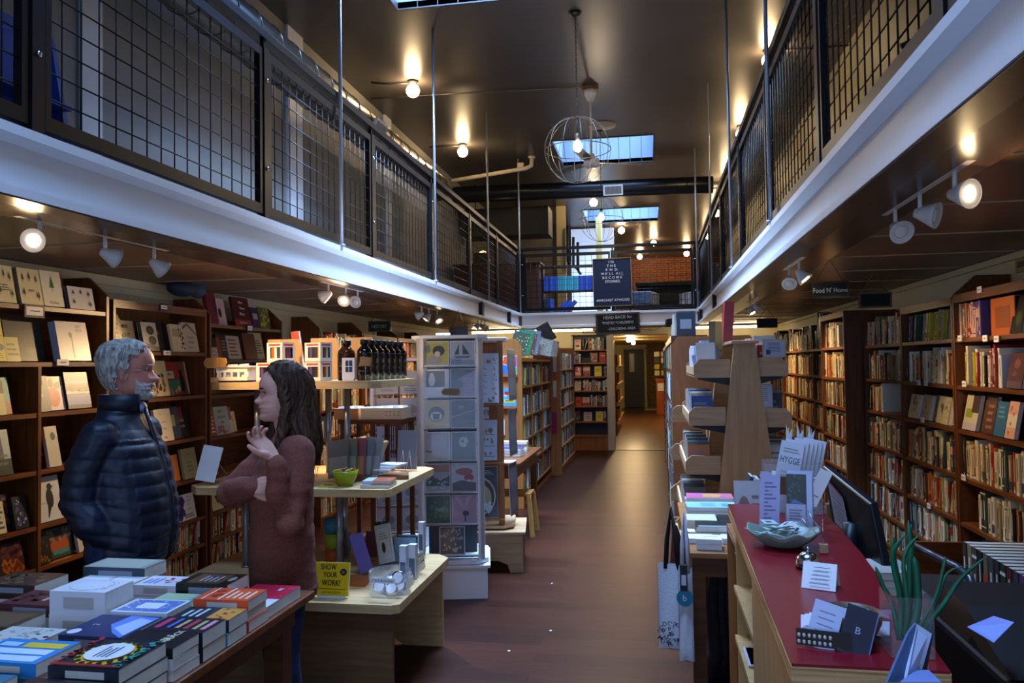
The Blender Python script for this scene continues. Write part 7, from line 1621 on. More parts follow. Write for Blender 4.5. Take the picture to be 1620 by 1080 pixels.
# scalloped dish of packets
dc = at(1240, 864, Z=CZ)
t = thing('scalloped_dish', 'grey green scalloped pottery dish on the red ledge', 'dish', (dc.x, dc.y+.01, CZ+E1))
b = MB(); n = 48; vs = []; DG = flat('#77887c', .35)
prof = [(.0, .004), (.045, .003), (.05, .0), (.062, .008), (.085, .026), (.104, .046)]
inn = [(.098, .046), (.078, .03), (.055, .014), (0, .01)]
for j, (r_, z) in enumerate(prof+inn):
    for k in range(n):
        a = 2*pi*k/n; wv = (.006*sin(8*a) if r_ > .08 else 0); rr2 = r_*(1+(.04*sin(8*a) if r_ > .08 else 0)); vs.append((rr2*cos(a), rr2*sin(a), z+wv))
L = len(prof+inn); b.add(vs, [(j*n+k, j*n+(k+1) % n, (j+1)*n+(k+1) % n, (j+1)*n+k) for j in range(L-1) for k in range(n)], DG, None, True); b.build('dish_body', t)
for i in range(16):
    a = i*2.4; r_ = .018+.045*((i*7) % 10)/10
    b = MB(); b.box((-.022, -.016, 0), (.022, .016, .0016), flat('#c4d0d4' if i % 3 else '#a4bcb4', .5)); 
    if i % 3: b.box((-.012, -.004, .0016), (.006, .004, .0022), flat('#3a3c48', .6))
    o = b.build('paper_packet'); o.matrix_world = T(dc.x+r_*cos(a), dc.y+.01+r_*sin(a), CZ+.026+.0022*i) @ R('Z', i*53) @ R('X', 12*((i % 3)-1)) @ R('Y', 10*((i % 4)-1.5))
    tag(o, '%s%s paper packet heaped in the scalloped dish' % ('' , ORD[i]), 'packet', 'paper packets heaped in the scalloped dish')
# bell
bc = at(1284, 905, Z=CZ)
t = thing('service_bell', 'chrome service bell on a black base behind the folded card', 'bell', (bc.x, bc.y+.04, CZ+E1))
b = MB(); b.lathe([(0, 0), (.03, 0), (.033, .003), (.033, .008), (0, .01)], BLACK, 26); b.build('base', t)
b = MB(); b.lathe([(.03, .011), (.031, .014), (.027, .028), (.016, .038), (.005, .041), (0, .041)], CHROME, 26, cap=False); b.build('dome', t)
b = MB(); b.lathe([(.0, .04), (.003, .041), (.003, .048), (.006, .05), (0, .053)], CHROME, 12); b.build('button', t)
kc = at(1304, 876, Z=CZ)
t = thing('wire_card_clip', 'small pale wood cube with upright card wires beside the dish', 'clip', (kc.x, kc.y+.01, CZ+E1))
b = MB(); b.box((-.011, -.011, 0), (.011, .011, .024), flat('#b08a68', .6)); b.build('cube', t, bevel=.001)
b = MB(); b.tube([(0, 0, .024), (0, 0, .09)], .001, CHROME, 5); b.tube([(0, 0, .05), (-.035, .02, .11)], .001, CHROME, 5); b.tube([(0, 0, .03), (-.06, .03, .1)], .001, CHROME, 5); b.build('wires', t)
# tent card
tc = at(1300, 930, Z=CZ)
b = MB(); cw = .075
b.add([(-cw/2, -.03, 0), (cw/2, -.03, 0), (cw/2, .0, .055), (-cw/2, 0, .055), (-cw/2, .034, 0), (cw/2, .034, 0)], [(0, 1, 2, 3), (3, 2, 5, 4)], PAPER)
for q in range(5): b.quad([(-.02+.002*q, -.0285+.0045*q-.0008, .009*q*.92+.012-.005*0), (.024-.004*(q % 2), -.0285+.0045*q-.0008, .009*q*.92+.012), (.024-.004*(q % 2), -.0275+.0045*q-.0006, .009*q*.92+.0135), (-.02+.002*q, -.0275+.0045*q-.0006, .009*q*.92+.0135)], flat('#77788c', .6))
tag(b.build('folded_card', loc=(tc.x, tc.y+.01, CZ+E1), rot=(0, 0, -22)), 'white folded tent card in front of the chrome bell', 'card')
# front end: letters, booklet, bowl
def on_ledge(x, y): p = at(x, y, Z=CZ); return p.x, p.y
x, y = on_ledge(1300, 995)
b = MB()
for k in range(3): b.box((0, 0, .0025*k), (.15, .085, .0025*k+.002), flat('#c9cce0', .5), T(.004*k, .002*k, 0) @ R('Z', -3*k))
b.box((.05, .05, .008), (.13, .056, .0085), flat('#8c3a5c', .5)); tag(b.build('white_envelopes', loc=(x-.04, y-.005, CZ+E1), rot=(0, 0, -10)), 'loose white envelopes near the front of the red ledge', 'envelopes')
x, y = on_ledge(1310, 1040)
t = thing('printed_booklet', 'open booklet with white and navy pages and a patterned base, front of ledge', 'booklet', (.285, 1.525, CZ+E1), -14)
b = MB(); b.box((-.035, .006, .002), (.06, .009, .032), flat('#211d1c', .5))
for q in range(14): b.ell((-.03+.009*(q % 7), .005, .009+.012*(q//7)), (.003, .001, .004), flat('#c9c4b8', .6), 6, 4)
b.build('patterned_base', t)
b = MB(); Mq = T(-.022, .012, .004) @ R('X', -24) @ R('Y', 14); b.box((0, 0, 0), (.052, .003, .085), flat('#b0b4d0', .5), Mq)
for q in range(4): b.box((.012, -.0006, .03+.012*q), (.04, 0, .0315+.012*q), flat('#77788c', .6), Mq)
b.build('white_page', t)
b = MB(); Mq = T(.034, .004, .001) @ R('X', -24) @ R('Y', 14) @ R('Z', 6); b.box((0, 0, 0), (.052, .004, .088), flat('#14182c', .4), Mq); b.box((.052, 0, 0), (.054, .006, .088), flat('#5a6a9c', .4), Mq)
b.text('B', .018, flat('#9aa0b8', .5), Mq @ T(.026, -.001, .045) @ R('X', 90)); b.build('navy_page', t)
x, y = on_ledge(1375, 1035)
t = thing('tan_bowl', 'tan pottery bowl holding a letter at the front of the ledge', 'bowl', (.362, 1.60, CZ+E1))
b = MB(); b.lathe([(0, 0), (.035, 0), (.042, .004), (.055, .03), (.058, .05), (.054, .05), (.05, .03), (.035, .008), (0, .006)], flat('#6a4a38', .4), 30); b.build('bowl_body', t)
b = MB(); b.box((-.045, -.0, 0), (.04, .002, .035), flat('#a4a8c0', .5)); o = b.build('letter_slip'); o.matrix_world = T(.362, 1.595, CZ+.03) @ R('X', -60); tag(o, 'pale slip of paper lying in the tan bowl', 'paper')

# vase with leaves
GLASSV = cell('vase_glass', '#cfe0e6', .12, .04); GREEN = mixcol('leaf_green', '#0f4a34', '#1c6a4a', .35, (1, 1, .3), 20, 3)
vx, vy = .50, 1.50
vp = at(1452, 1050, Z=CZ); vx, vy = vp.x, 1.535
t = thing('glass_vase', 'clear square glass vase of green stems at the near end of the counter', 'vase', (vx, vy, CZ+E1))
b = MB(); w2 = .036
for a_, c_ in (((-w2, -w2, 0), (w2, -w2+.003, .105)), ((-w2, w2-.003, 0), (w2, w2, .105)), ((-w2, -w2+.003, 0), (-w2+.003, w2-.003, .105)), ((w2-.003, -w2+.003, 0), (w2, w2-.003, .105)), ((-w2+.003, -w2+.003, 0), (w2-.003, w2-.003, .012))): b.box(a_, c_, GLASSV)
b.build('vase_glass', t)
def leaf(pts, w0, label):
    b = MB(); n = len(pts); vs = []; P = [Vector(p) for p in pts]
    for i in range(n*4-3):
        u = i/(n*4-4)*(n-1); k = min(int(u), n-2); f = u-k
        p0, p1, p2, p3 = P[max(k-1, 0)], P[k], P[k+1], P[min(k+2, n-1)]
        p = .5*((2*p1)+(-p0+p2)*f+(2*p0-5*p1+4*p2-p3)*f*f+(-p0+3*p1-3*p2+p3)*f**3)
        s = u/(n-1); w_ = w0*(1-.25*s) if s < .75 else w0*.81*(1-((s-.75)/.25)**1.6)+.0004
        for (dx, dy) in ((-w_, 0), (0, -.0016), (w_, 0), (0, .0016)): vs.append(p+Vector((dx, dy, 0)))
    m = n*4-3
    fs = [(i*4+j, i*4+(j+1) % 4, (i+1)*4+(j+1) % 4, (i+1)*4+j) for i in range(m-1) for j in range(4)]+[(3, 2, 1, 0), tuple((m-1)*4+j for j in range(4))]
    b.add(vs, fs, GREEN, None, True)
    o = b.build('long_leaf'); return tag(o, label, 'leaf', 'long leaves in the glass vase')
def lp(x, y, Y): return at(x, y, Y=Y)
b0 = [(vx-.012, vy, CZ+.02), (vx-.004, vy+.004, CZ+.02), (vx+.004, vy-.004, CZ+.02), (vx+.012, vy+.002, CZ+.02)]
leaf([b0[0], lp(1425, 950, vy), lp(1412, 880, vy-.01), lp(1432, 845, vy-.02)], .0055, 'leftmost leaf curling over at its tip')
leaf([b0[0], lp(1430, 960, vy+.005), lp(1415, 890, vy), lp(1412, 845, vy)], .006, 'short straight leaf behind the curling leftmost one')
leaf([b0[1], lp(1438, 950, vy+.01), lp(1441, 880, vy+.01), lp(1437, 822, vy+.01)], .0085, 'broad upright leaf, tallest in the vase')
leaf([b0[1], lp(1436, 960, vy-.012), lp(1430, 880, vy-.012), lp(1460, 840, vy-.012)], .0045, 'thin leaf crossing the tallest one and bending right')
leaf([b0[2], lp(1452, 960, vy), lp(1450, 905, vy), lp(1446, 880, vy)], .008, 'short broad leaf in the middle of the vase')
leaf([b0[2], lp(1478, 950, vy-.01), lp(1492, 900, vy-.01), lp(1496, 880, vy-.01)], .004, 'thin upright leaf right of the middle')
leaf([b0[3], lp(1490, 960, vy-.015), lp(1520, 915, vy-.015), lp(1560, 880, vy-.015)], .006, 'long leaf stretching far to the right')
leaf([b0[3], lp(1480, 955, vy+.015), lp(1500, 905, vy+.015), lp(1540, 893, vy+.015)], .0035, 'thin leaf arching under the long right one')
leaf([b0[0], lp(1412, 960, vy+.015), lp(1394, 920, vy+.015), lp(1385, 895, vy+.015)], .005, 'low leaf leaning toward the bell')
# book pair in the near right corner
t = thing('open_book', 'upright open book with pale pages at the bottom right edge of the photo', 'book', (0, 0, 0))
Yq = 1.30
def quadslab(pts, th, mat, b):
    P = [Vector(p) for p in pts]; nrm = (P[1]-P[0]).cross(P[2]-P[0]).normalized()*th
    n = len(P); b.add(P+[p+nrm for p in P], [tuple(range(n)), tuple(range(n, 2*n))[::-1]]+[((i+1) % n, i, n+i, n+(i+1) % n) for i in range(n)], mat)
b = MB(); quadslab([at(1400, 1079, Y=1.22), at(1428, 1079, Y=1.25), at(1446, 985, Y=1.32), at(1434, 1000, Y=1.30)], .004, flat('#3a5a84', .4), b); b.build('left_cover', t)
b = MB(); quadslab([at(1428, 1082, Y=1.24), at(1452, 1066, Y=1.29), at(1470, 1001, Y=1.32), at(1447, 986, Y=1.32)], .004, flat('#a4acc8', .6), b); b.build('page', t)
b = MB(); quadslab([at(1452, 1068, Y=1.30), at(1462, 1062, Y=1.31), at(1473, 1003, Y=1.33), at(1468, 999, Y=1.33)], .004, flat('#141c34', .4), b); b.build('right_cover', t)
b = MB(); quadslab([at(1425, 1085, Y=1.2), at(1490, 1085, Y=1.2), at(1470, 1066, Y=1.28), at(1450, 1066, Y=1.28)], .006, flat('#7a8ac0', .5), b); b.build('lower_page', t)

# ------------------------------------------------------------------ monitor and desk things
t = thing('computer_monitor', 'black monitor seen from behind with a notice taped to its back', 'monitor', (0, 0, 0))
SCR = flat('#121318', .35)
Ym = 2.62
P = [at(1313, 735, Y=3.16), at(1390, 795, Y=2.82), at(1412, 900, Y=2.72), at(1338, 880, Y=3.1)]
cen = (P[0]+P[1]+P[2]+P[3])/4; nrm = (P[1]-P[0]).cross(P[3]-P[0]).normalized()
if nrm.dot(Vector((0, 0, CAM_H))-cen) < 0: nrm = -nrm
b = MB(); b.add([p for p in P]+[p+nrm*.03 for p in P], [(0, 1, 2, 3), (7, 6, 5, 4)]+[(i, i+4, (i+1) % 4+4, (i+1) % 4) for i in range(4)], SCR); b.build('screen_shell', t, bevel=.006)
b = MB(); b.tube([cen+nrm*.03, cen+nrm*.05-Vector((0, 0, .18)), Vector((cen.x, cen.y, .79))], .03, SCR, 12); b.build('stand_neck', t)
b = MB(); b.lathe([(0, 0), (.12, 0), (.12, .008), (.03, .02), (0, .02)], SCR, 24, T(cen.x, cen.y, .772)); b.build('stand_base', t)
p0, p1, p2, p3 = [cen+(p-cen)*s+nrm*.031 for p, s in zip(P, (.9, .9, .9, .9))]
def lerp(u, v): return (P[0]*(1-u)+P[1]*u)*(1-v)+(P[3]*(1-u)+P[2]*u)*v+nrm*.034
b = MB(); b.quad([lerp(.12, .78), lerp(.45, .86), lerp(.42, .22), lerp(.1, .12)], flat('#8a8c9c', .4)); b.quad([v+nrm*.0008 for v in (lerp(.12, .78), lerp(.45, .86), lerp(.445, .7), lerp(.115, .6))], flat('#2a2c40', .5)); b.quad([v+nrm*.0008 for v in (lerp(.1, .14), lerp(.42, .24), lerp(.42, .21), lerp(.1, .11))], flat('#8a4a54', .5))
for q in range(6): v = .22+.06*q; b.quad([x_+nrm*.0008 for x_ in (lerp(.16, v+.012), lerp(.4, v+.07), lerp(.4, v+.055), lerp(.16, v))], flat('#6c6e80', .5))
b.build('taped_notice', t)
for i, (x, y, c_, n) in enumerate(((.80, 2.78, '#c9c4b4', 6),)):
    for k in range(n):
        b = MB(); cover(b, Matrix(), .13, .18, .022, ['#c4beac', '#b8b4a8', '#ccc8bc'][k % 3], (), False); o = b.build('flat_book'); o.matrix_world = T(.675+.004*(k % 2), 2.63, .772+(k+1)*.0235) @ R('Z', 3*(k % 3)) @ Matrix(((1, 0, 0, 0), (0, 0, 1, 0), (0, -1, 0, 0), (0, 0, 0, 1)))
        tag(o, '%s cream book in the stack beyond the monitor' % ['lowest', 'second lowest', 'third lowest', 'fourth lowest', 'fifth lowest', 'topmost'][k], 'book', 'cream books stacked beyond the monitor')
for i, (dx, dy, rz, l) in enumerate(((0, 0, 30, 'white pad of notes left of the monitor base'), (.09, .03, -5, 'white printed sheet by the monitor'), (.07, -.05, 10, 'loose white paper by the monitor'))):
    p = at(1310+i*22, 862-6*i, Y=2.66)
    b = MB(); b.box((0, 0, 0), (.09, .11, .02 if i == 0 else .006), PAPER); b.tube([(.02, .05, .0075 if i else .0215), (.06, .07, .0075 if i else .0215)], .001, BLACK, 4); tag(b.build('paper_pad', loc=(.645+.02*i, 2.62+.07*i, .772+.002+.0*i+.025*(i == 2)*0+.021*(i > 0)*0), rot=(0, 0, rz*.2)), l, 'paper', 'papers by the monitor')
t = thing('card_stand_box', 'brown cardboard stand behind the clear holder', 'box', (.62, 3.15, .7725)); b = MB(); b.prism([(0, 0), (.09, 0), (.085, .26), (.02, .26)], 0, .04, flat('#7a5a44', .7), 'XZ'); b.build('box_body', t)
# dark equipment and chair
t = thing('black_printer', 'black receipt printer at the right edge holding a white slip', 'printer', (0, 0, 0))
x0, x1 = .59, .84
b = MB(); b.box((x0, 1.5, .772), (x1, 1.88, 1.02), flat('#0a0a0f', .4)); b.build('body', t, bevel=.012)
b = MB(); b.prism([(1.50, 1.021), (1.85, 1.021), (1.85, 1.10), (1.7, 1.09), (1.52, 1.03)], x0+.01, x1-.04, flat('#0d0d12', .5), 'YZ'); b.build('sloping_lid', t, bevel=.006)
b = MB(); quadslab([at(1530, 992, Y=1.50), at(1572, 1017, Y=1.46), at(1604, 985, Y=1.50), at(1572, 975, Y=1.54)], .0015, flat('#8c98d8', .5), b); b.build('paper_slip', t)
t = thing('office_chair', 'dark chair with a curved metal arm behind the counter', 'chair', (0, 0, 0))
ar = [at(1445, 862, Y=2.42), at(1480, 880, Y=2.36), at(1515, 897, Y=2.28), at(1535, 915, Y=2.22), at(1542, 950, Y=2.2), at(1538, 1000, Y=2.22)]
b = MB(); b.tube(ar+[Vector((ar[-1].x, ar[-1].y, .45))], .011, flat('#57535a', .3, .7), 10); b.build('arm', t)
sx, sy = ar[-1].x, ar[-1].y
b = MB(); b.box((sx-.02, sy-.2, .42), (sx+.38, sy+.22, .48), flat('#16141a', .7)); b.build('seat', t, bevel=.02)
b = MB(); b.tube([(sx+.18, sy, .42), (sx+.18, sy, .08)], .025, BLACKM, 12); b.build('gas_post', t)
for k in range(5): a = 2*pi*k/5+.3; b = MB(); b.tube([(sx+.18, sy, .1), (sx+.18+.2*cos(a), sy+.2*sin(a), .05)], .014, BLACKM, 8); b.ell((sx+.18+.2*cos(a), sy+.2*sin(a), .025), .024, BLACK, 10, 6); b.build('foot', t)
# tall books in the low bookcase behind the counter
for i in range(16):
    y = 2.66+i*.05; t_ = .044; c_ = ['#8a6a2c', '#6a4a24', '#7a4a20', '#8a5424', '#6a3a1c', '#57305c', '#3c3040', '#4a1c20', '#2c3a30', '#20242c', '#3a3c44', '#6a5a3c', '#23282c', '#4a3a2c', '#8a7a5c', '#3a2c24'][i]
    b = MB(); spine_geo(b, Matrix(), t_, .40, .26, c_, i); o = b.build('tall_book'); o.matrix_world = T(1.215, y+t_, .442) @ R('Z', -90) 
    tag(o, '%s tall book from the camera in the low bookcase behind the counter' % ORD[i], 'book', 'tall books behind the counter')
# prints in the counter niche
NZ = [.76, .58, .40, .1]
def niche(y, z, w_, h, tilt, col, motif, label, rz=-90, lay=False, x=.30):
    b = MB(); cover(b, Matrix(), w_, h, .006, '#b9bccb', (), False); cover(b, T(.008, -.001, .008), w_-.016, h-.016, .0008, col, motif, False)
    o = b.build('boxed_print')
    if lay: o.matrix_world = T(x, y, z+.008+E1) @ R('Z', -90+rz) @ Matrix(((1, 0, 0, 0), (0, 0, 1, 0), (0, -1, 0, 0), (0, 0, 0, 1)))
    else: o.matrix_world = T(x, y, z+.003) @ R('Z', -90) @ R('X', -tilt)
    tag(o, label, 'print', 'prints in the counter niche')
niche(2.92, .76, .2, .2, 14, '#14161c', [('p', [(.2, .2), (.8, .8), (.78, .84), (.18, .24)], '#4a5464'), ('s', 113, 6, (.2, .1, .8, .4), .05, '#4a5464')], 'dark framed print leaning on the top shelf of the counter niche', x=.33)
niche(2.85, .58, .17, .13, 0, '#20382c', [('s', 114, 16, (.1, .3, .9, .9), .1, '#5a7a68'), ('r', 0, .75, 1, 1, '#8aa098')], 'flat box with a misty green forest print in the counter niche', 0, True, x=.29)
niche(2.95, .40, .17, .14, 0, '#a4acd0', [('e', .4, .5, .2, .22, '#6c78a8')], 'flat pale blue print in the counter niche', -10, True, x=.285)
niche(2.72, .40, .15, .13, 0, '#2c1424', [], 'flat dark plum print in the counter niche', 0, True, x=.285)
niche(2.72, .1, .15, .12, 0, '#b4b8c8', [], 'flat white print at the bottom of the counter niche', 0, True, x=.285)
# tote bags hanging from the narrow table
def tote(cx, cy, w_, h, zt, col, label, rz, deco, straps='#1a1013', gusset=.03):
    t = thing('tote_bag', label, 'bag', (cx, cy, zt), rz, 'bags hanging by the narrow table')
    m = mixcol('canvas_'+col.strip('#'), col, col, .85, nscale=90, bump=.3); n, k = 10, 12; vs = []
    rr = random.Random(int(cx*1000))
    b = MB()
    for s in (-1, 1):
        vs = []
        for j in range(k+1):
            for i in range(n+1):
                u = i/n; v = j/k; bulge = gusset*(sin(pi*u)**.5)*(.25+.75*v)*(1 if v < .95 else .6)
                vs.append(((u-.5)*w_*(1-.06*(1-v)), s*(bulge+.004)+.004*sin(7*u+5*v+s), -v*h+.006*sin(pi*u)*(1 if v > .9 else 0)))
        fs = [(j*(n+1)+i, j*(n+1)+i+1, (j+1)*(n+1)+i+1, (j+1)*(n+1)+i) for j in range(k) for i in range(n)]
        b.add(vs, fs if s > 0 else [f[::-1] for f in fs], m, None, True)
    b.add([(-.47*w_, -.01, 0), (-.47*w_, .01, 0), (-.5*w_, .01, -h), (-.5*w_, -.01, -h)], [(0, 1, 2, 3)], m); b.add([(.47*w_, -.01, 0), (.47*w_, .01, 0), (.5*w_, .01, -h), (.5*w_, -.01, -h)], [(3, 2, 1, 0)], m)
    b.add([(-.5*w_, -.012, -h), (.5*w_, -.012, -h), (.5*w_, .012, -h), (-.5*w_, .012, -h)], [(0, 1, 2, 3)], m)
    b.build('bag_body', t)
    b = MB()
    for s in (-1, 1): b.tube([(-.22*w_, s*.008, -.02), (-.16*w_, s*.01, .1), (0, s*.01, .235), (.16*w_, s*.01, .1), (.22*w_, s*.008, -.02)], [.009]*5, flat(straps, .8), 6)
    b.build('strap', t)
    if deco: b = MB(); deco(b, w_, h); b.build('print', t)
    return t
def letters(b, w_, h):
    rr = random.Random(9)
    for q in range(26): b.text(rr.choice('SILPODGYAMNCR'), .026, flat('#1c1c22', .8), T(rr.uniform(-.38, .38)*w_, -.036-.003, -h*rr.uniform(.62, .93)) @ R('X', 90) @ R('Z', rr.uniform(-50, 50)))
def teal(b, w_, h):
    b.box((-.3*w_, -.043, -.22*h), (.2*w_, -.041, .02), flat('#1a1a1e', .6)); b.box((-.2*w_, -.045, -.16*h), (.12*w_, -.043, -.05*h), flat('#b4b6c0', .6)); b.lathe([(0, 0), (.034, 0)], flat('#1f6a84', .7), 24, T(0, -.041, -.3*h) @ R('X', 90), False)
    b.text('b', .036, flat('#c4ccd4', .8), T(0, -.043, -.3*h) @ R('X', 90))
tote(.066, 3.46, .125, .36, .715, '#c9cbd4', 'white tote bag printed with scattered black letters', -14, letters)
tote(.118, 3.36, .06, .38, .725, '#c4c6d0', 'white tote bag with a teal circle and hanging tag, nearest the camera', -8, teal, '#c4c6d0')
b = MB(); b.prism([(-.05, 0), (.05, 0), (.03, .25), (-.0, .3)], -.012, .012, flat('#3a0a14', .8), 'XZ'); tag(b.build('maroon_bag', loc=(.085, 3.60, .55), rot=(0, 0, -60)), 'dark maroon bag hanging above the lettered tote', 'bag')
b = MB()
rr = random.Random(12)
for k in range(7): b.tube([(.30+.03*k, 4.0-.02*(k % 3), .60), (.27+.04*k, 4.02, .4), (.29+.035*k, 4.0, .15), (.26+.045*k, 4.04, .02)], [.03, .045, .05, .055], mixcol('black_coat', '#0d0e14', '#1a1d28', .6, nscale=14, bump=.4), 10)
tag(b.build('dark_coat'), 'dark bundled coat hanging in the shade under the narrow table', 'coat')
# floor scraps
for i, (x, y) in enumerate(((805, 1030), (871, 998), (873, 923))):
    p = at(x, y, Z=0); b = MB(); b.box((-.006, -.004, 0), (.008, .004, .003), PAPER); tag(b.build('paper_scrap', loc=(p.x, p.y, E1), rot=(0, 0, 30*i)), ['nearest', 'middle', 'farthest'][i]+' tiny white scrap on the aisle floor', 'scrap', 'scraps on the floor')
# things on top of left cases, blue bag over case C
b = MB(); b.ell((0, 0, 0), (.09, .14, .06), flat('#1c2c44', .7), 16, 10); b.ell((.02, .16, .01), (.07, .07, .07), flat('#2c4460', .6), 12, 8); p = at(318, 462, X=-3.42); tag(b.build('blue_bundle', loc=(-3.4, 5.25, 2.175)), 'blue cloth bundle on top of the case behind the woman', 'bundle')
for i, (x0, x1, y0, y1, c_, l) in enumerate(((875, 880, 560, 588, '#c9c6be', 'upper white note on the farther honey wood end panel'), (875, 880, 602, 628, '#c9c6be', 'lower white note on the farther honey wood end panel'), (873, 881, 652, 686, '#8a1c54', 'magenta tag on the farther honey wood end panel'))):
    a = at(x0, y1, Y=11.09); c = at(x1, y0, Y=11.09); b = MB(); b.box((0, -.003, 0), (c.x-a.x, 0, c.z-a.z), flat(c_, .6)); tag(b.build('wall_note', loc=(a.x, 11.095, a.z)), l, 'note')
a = at(1609, 432, X=2.185); c = at(1635, 400, X=2.185)
b = MB(); b.box((0, c.y, 0), (.012, a.y, c.z-a.z), flat('#8a7a4c', .5)); b.box((-.002, c.y+.03, .03), (0, a.y-.03, c.z-a.z-.03), flat('#23201c', .5)); tag(b.build('wall_frame', loc=(2.176, 0, a.z)), 'small gilt framed picture high on the right wall at the photo edge', 'picture')
a = at(1450, 75, X=1.1); b = MB(); b.lathe([(0, 0), (.06, 0), (.065, .02), (.065, .34), (.04, .4), (.02, .42), (0, .42)], flat('#a01218', .35), 18); b.tube([(0, 0, .42), (0, 0, .47), (-.06, 0, .44)], .012, BLACK, 8); tag(b.build('fire_extinguisher', loc=(1.1, a.y, 2.432)), 'red fire extinguisher behind the near right railing post', 'extinguisher')
# hall furniture
t = thing('hall_bookcase', 'narrow bookcase of cards just inside the back hall', 'bookcase', (0, 0, 0))
b = MB(); b.box((-1.3, 17.2, 0), (-.78, 17.22, 1.75), MIDWOOD); b.build('end_panel', t)
b = MB(); b.box((-1.3, 17.22, 0), (-1.28, 20.5, 1.75), MIDWOOD); b.build('back_panel', t)
for z in (.3, .7, 1.1, 1.5): b = MB(); b.box((-1.28, 17.22, z), (-.74, 20.5, z+.02), MIDWOOD); b.build('shelf', t)
rr = random.Random(4)
for i in range(12):
    b = MB(); c_ = ['#a8702c', '#3a4a2c', '#c9b88c', '#2c2a28', '#8a4a1c', '#d0c49c'][i % 6]; b.box((-.1, 0, 0), (.02, .16, .24), flat(c_, .5)); tag(b.build('hall_item', loc=(-.78, 17.4+.8*(i % 3), .322+.4*(i//3)), rot=(0, 0, rr.uniform(-8, 8))), '%s item from the floor up on the back hall bookcase' % ORD[i], 'book', 'items on the back hall bookcase')
t = thing('hall_counter', 'orange wood cabinet in the back hall by the brick wall', 'cabinet', (.42, 24.5, 0))
b = MB(); b.box((-.32, -.4, 0), (.4, .4, 1.05), flat('#9c4a1c', .5)); b.build('body', t, bevel=.01)
b = MB(); b.box((-.34, -.42, 1.05), (.42, .42, 1.08), flat('#b8602c', .5)); b.build('top', t)
b = MB(); b.box((-.28, -.412, .72), (0.02, -.405, .95), PAPER); b.build('paper_notice', t)
t = thing('card_carousel', 'black wire carousel of cards on the orange cabinet in the back hall', 'card rack', (.36, 24.4, 1.0815))
b = MB(); b.tube([(0, 0, 0), (0, 0, .85)], .02, BLACKM, 8); b.lathe([(0, 0), (.18, 0), (.18, .01), (0, .015)], BLACKM, 16); b.build('pole', t)
for q in range(4):
    for r_ in range(3):
        b = MB(); b.box((-.3+.2*r_, -.2, .1+.19*q), (-.15+.2*r_, -.19, .25+.19*q), flat(['#c9c4ac', '#c4a82c', '#3a3a34', '#d8d4c4'][(q+r_) % 4], .5)); b.build('card', t)
b = MB(); b.box((0, 0, 0), (.5, .4, .06), flat('#a8946c', .8)); tag(b.build('door_mat', loc=(-.28, 26.3, .002)), 'pale mat on the hall floor before the dark door', 'mat')
# ------------------------------------------------------------------ people
def interp(tab, t):
    n = len(tab)
    for k in range(n-1):
        if t <= tab[k+1][0]:
            (a, va), (b_, vb) = tab[k], tab[k+1]; h = b_-a; f = (t-a)/h; d = (vb-va)/h
            def sl(i):
                if i <= 0 or i >= n-1: return d
                l = (tab[i][1]-tab[i-1][1])/(tab[i][0]-tab[i-1][0]); r = (tab[i+1][1]-tab[i][1])/(tab[i+1][0]-tab[i][0])
                return (l+r)/2
            m0, m1 = sl(k)*h, sl(k+1)*h
            return (2*f**3-3*f*f+1)*va+(f**3-2*f*f+f)*m0+(3*f*f-2*f**3)*vb+(f**3-f*f)*m1
    return tab[-1][1]
FRONT = [(0, .070), (.05, .086), (.10, .088), (.15, .082), (.19, .091), (.215, .086), (.24, .093), (.28, .087), (.36, .086), (.47, .079), (.56, .088), (.68, .089), (.80, .076), (.90, .052), (.97, .022), (1, 0)]
BACK = [(0, .02), (.08, .03), (.18, .058), (.32, .084), (.5, .100), (.68, .105), (.82, .092), (.92, .062), (.98, .026), (1, 0)]
WID = [(0, .022), (.05, .040), (.12, .053), (.25, .062), (.42, .070), (.58, .074), (.74, .073), (.86, .060), (.95, .034), (1, 0)]
NOSE = [(.26, 0), (.295, .006), (.315, .022), (.345, .027), (.40, .019), (.47, .009), (.54, 0)]
def head_point(t, ph, S, off=0, nose=1.0):
    """t 0 chin..1 crown, ph 0 front, +-pi back; S scale; facing +X"""
    f, k, w_ = max(0, interp(FRONT, t)), max(0, interp(BACK, t)), max(0, interp(WID, t))
    c = cos(ph); s = sin(ph)
    x = (f if c > 0 else k)*(abs(c)**.92)*(1 if c > 0 else -1); y = w_*(abs(s)**.9)*(1 if s > 0 else -1)
    if t > .25 and t < .55: x += nose*interp(NOSE, t)*math.exp(-(ph/(.17+.09*(t < .36)))**2)
    e = math.exp(-((abs(ph)-.40)/.19)**2-((t-.485)/.05)**2); x -= .008*e
    x += .003*math.exp(-((abs(ph)-.62)/.22)**2-((t-.37)/.08)**2)
    n_ = Vector((c/(f+.02), s/(w_+.02), (t-.5)*12)).normalized()
    return Vector((x*S, y*S, t*.235*S))+n_*off
def head_geo(b, M, S, mat, nose=1.0):
    nu, nv = 72, 64; vs = []
    for j in range(nv+1):
        t = j/nv
        for i in range(nu): vs.append(head_point(t, 2*pi*i/nu if i <= nu/2 else 2*pi*i/nu-2*pi, S, 0, nose))
    fs = [(j*nu+i, j*nu+(i+1) % nu, (j+1)*nu+(i+1) % nu, (j+1)*nu+i) for j in range(nv) for i in range(nu)]
    fs.append(tuple(range(nu))[::-1]); fs.append(tuple(range(nv*nu, nv*nu+nu)))
    b.add(vs, fs, mat, M, True)
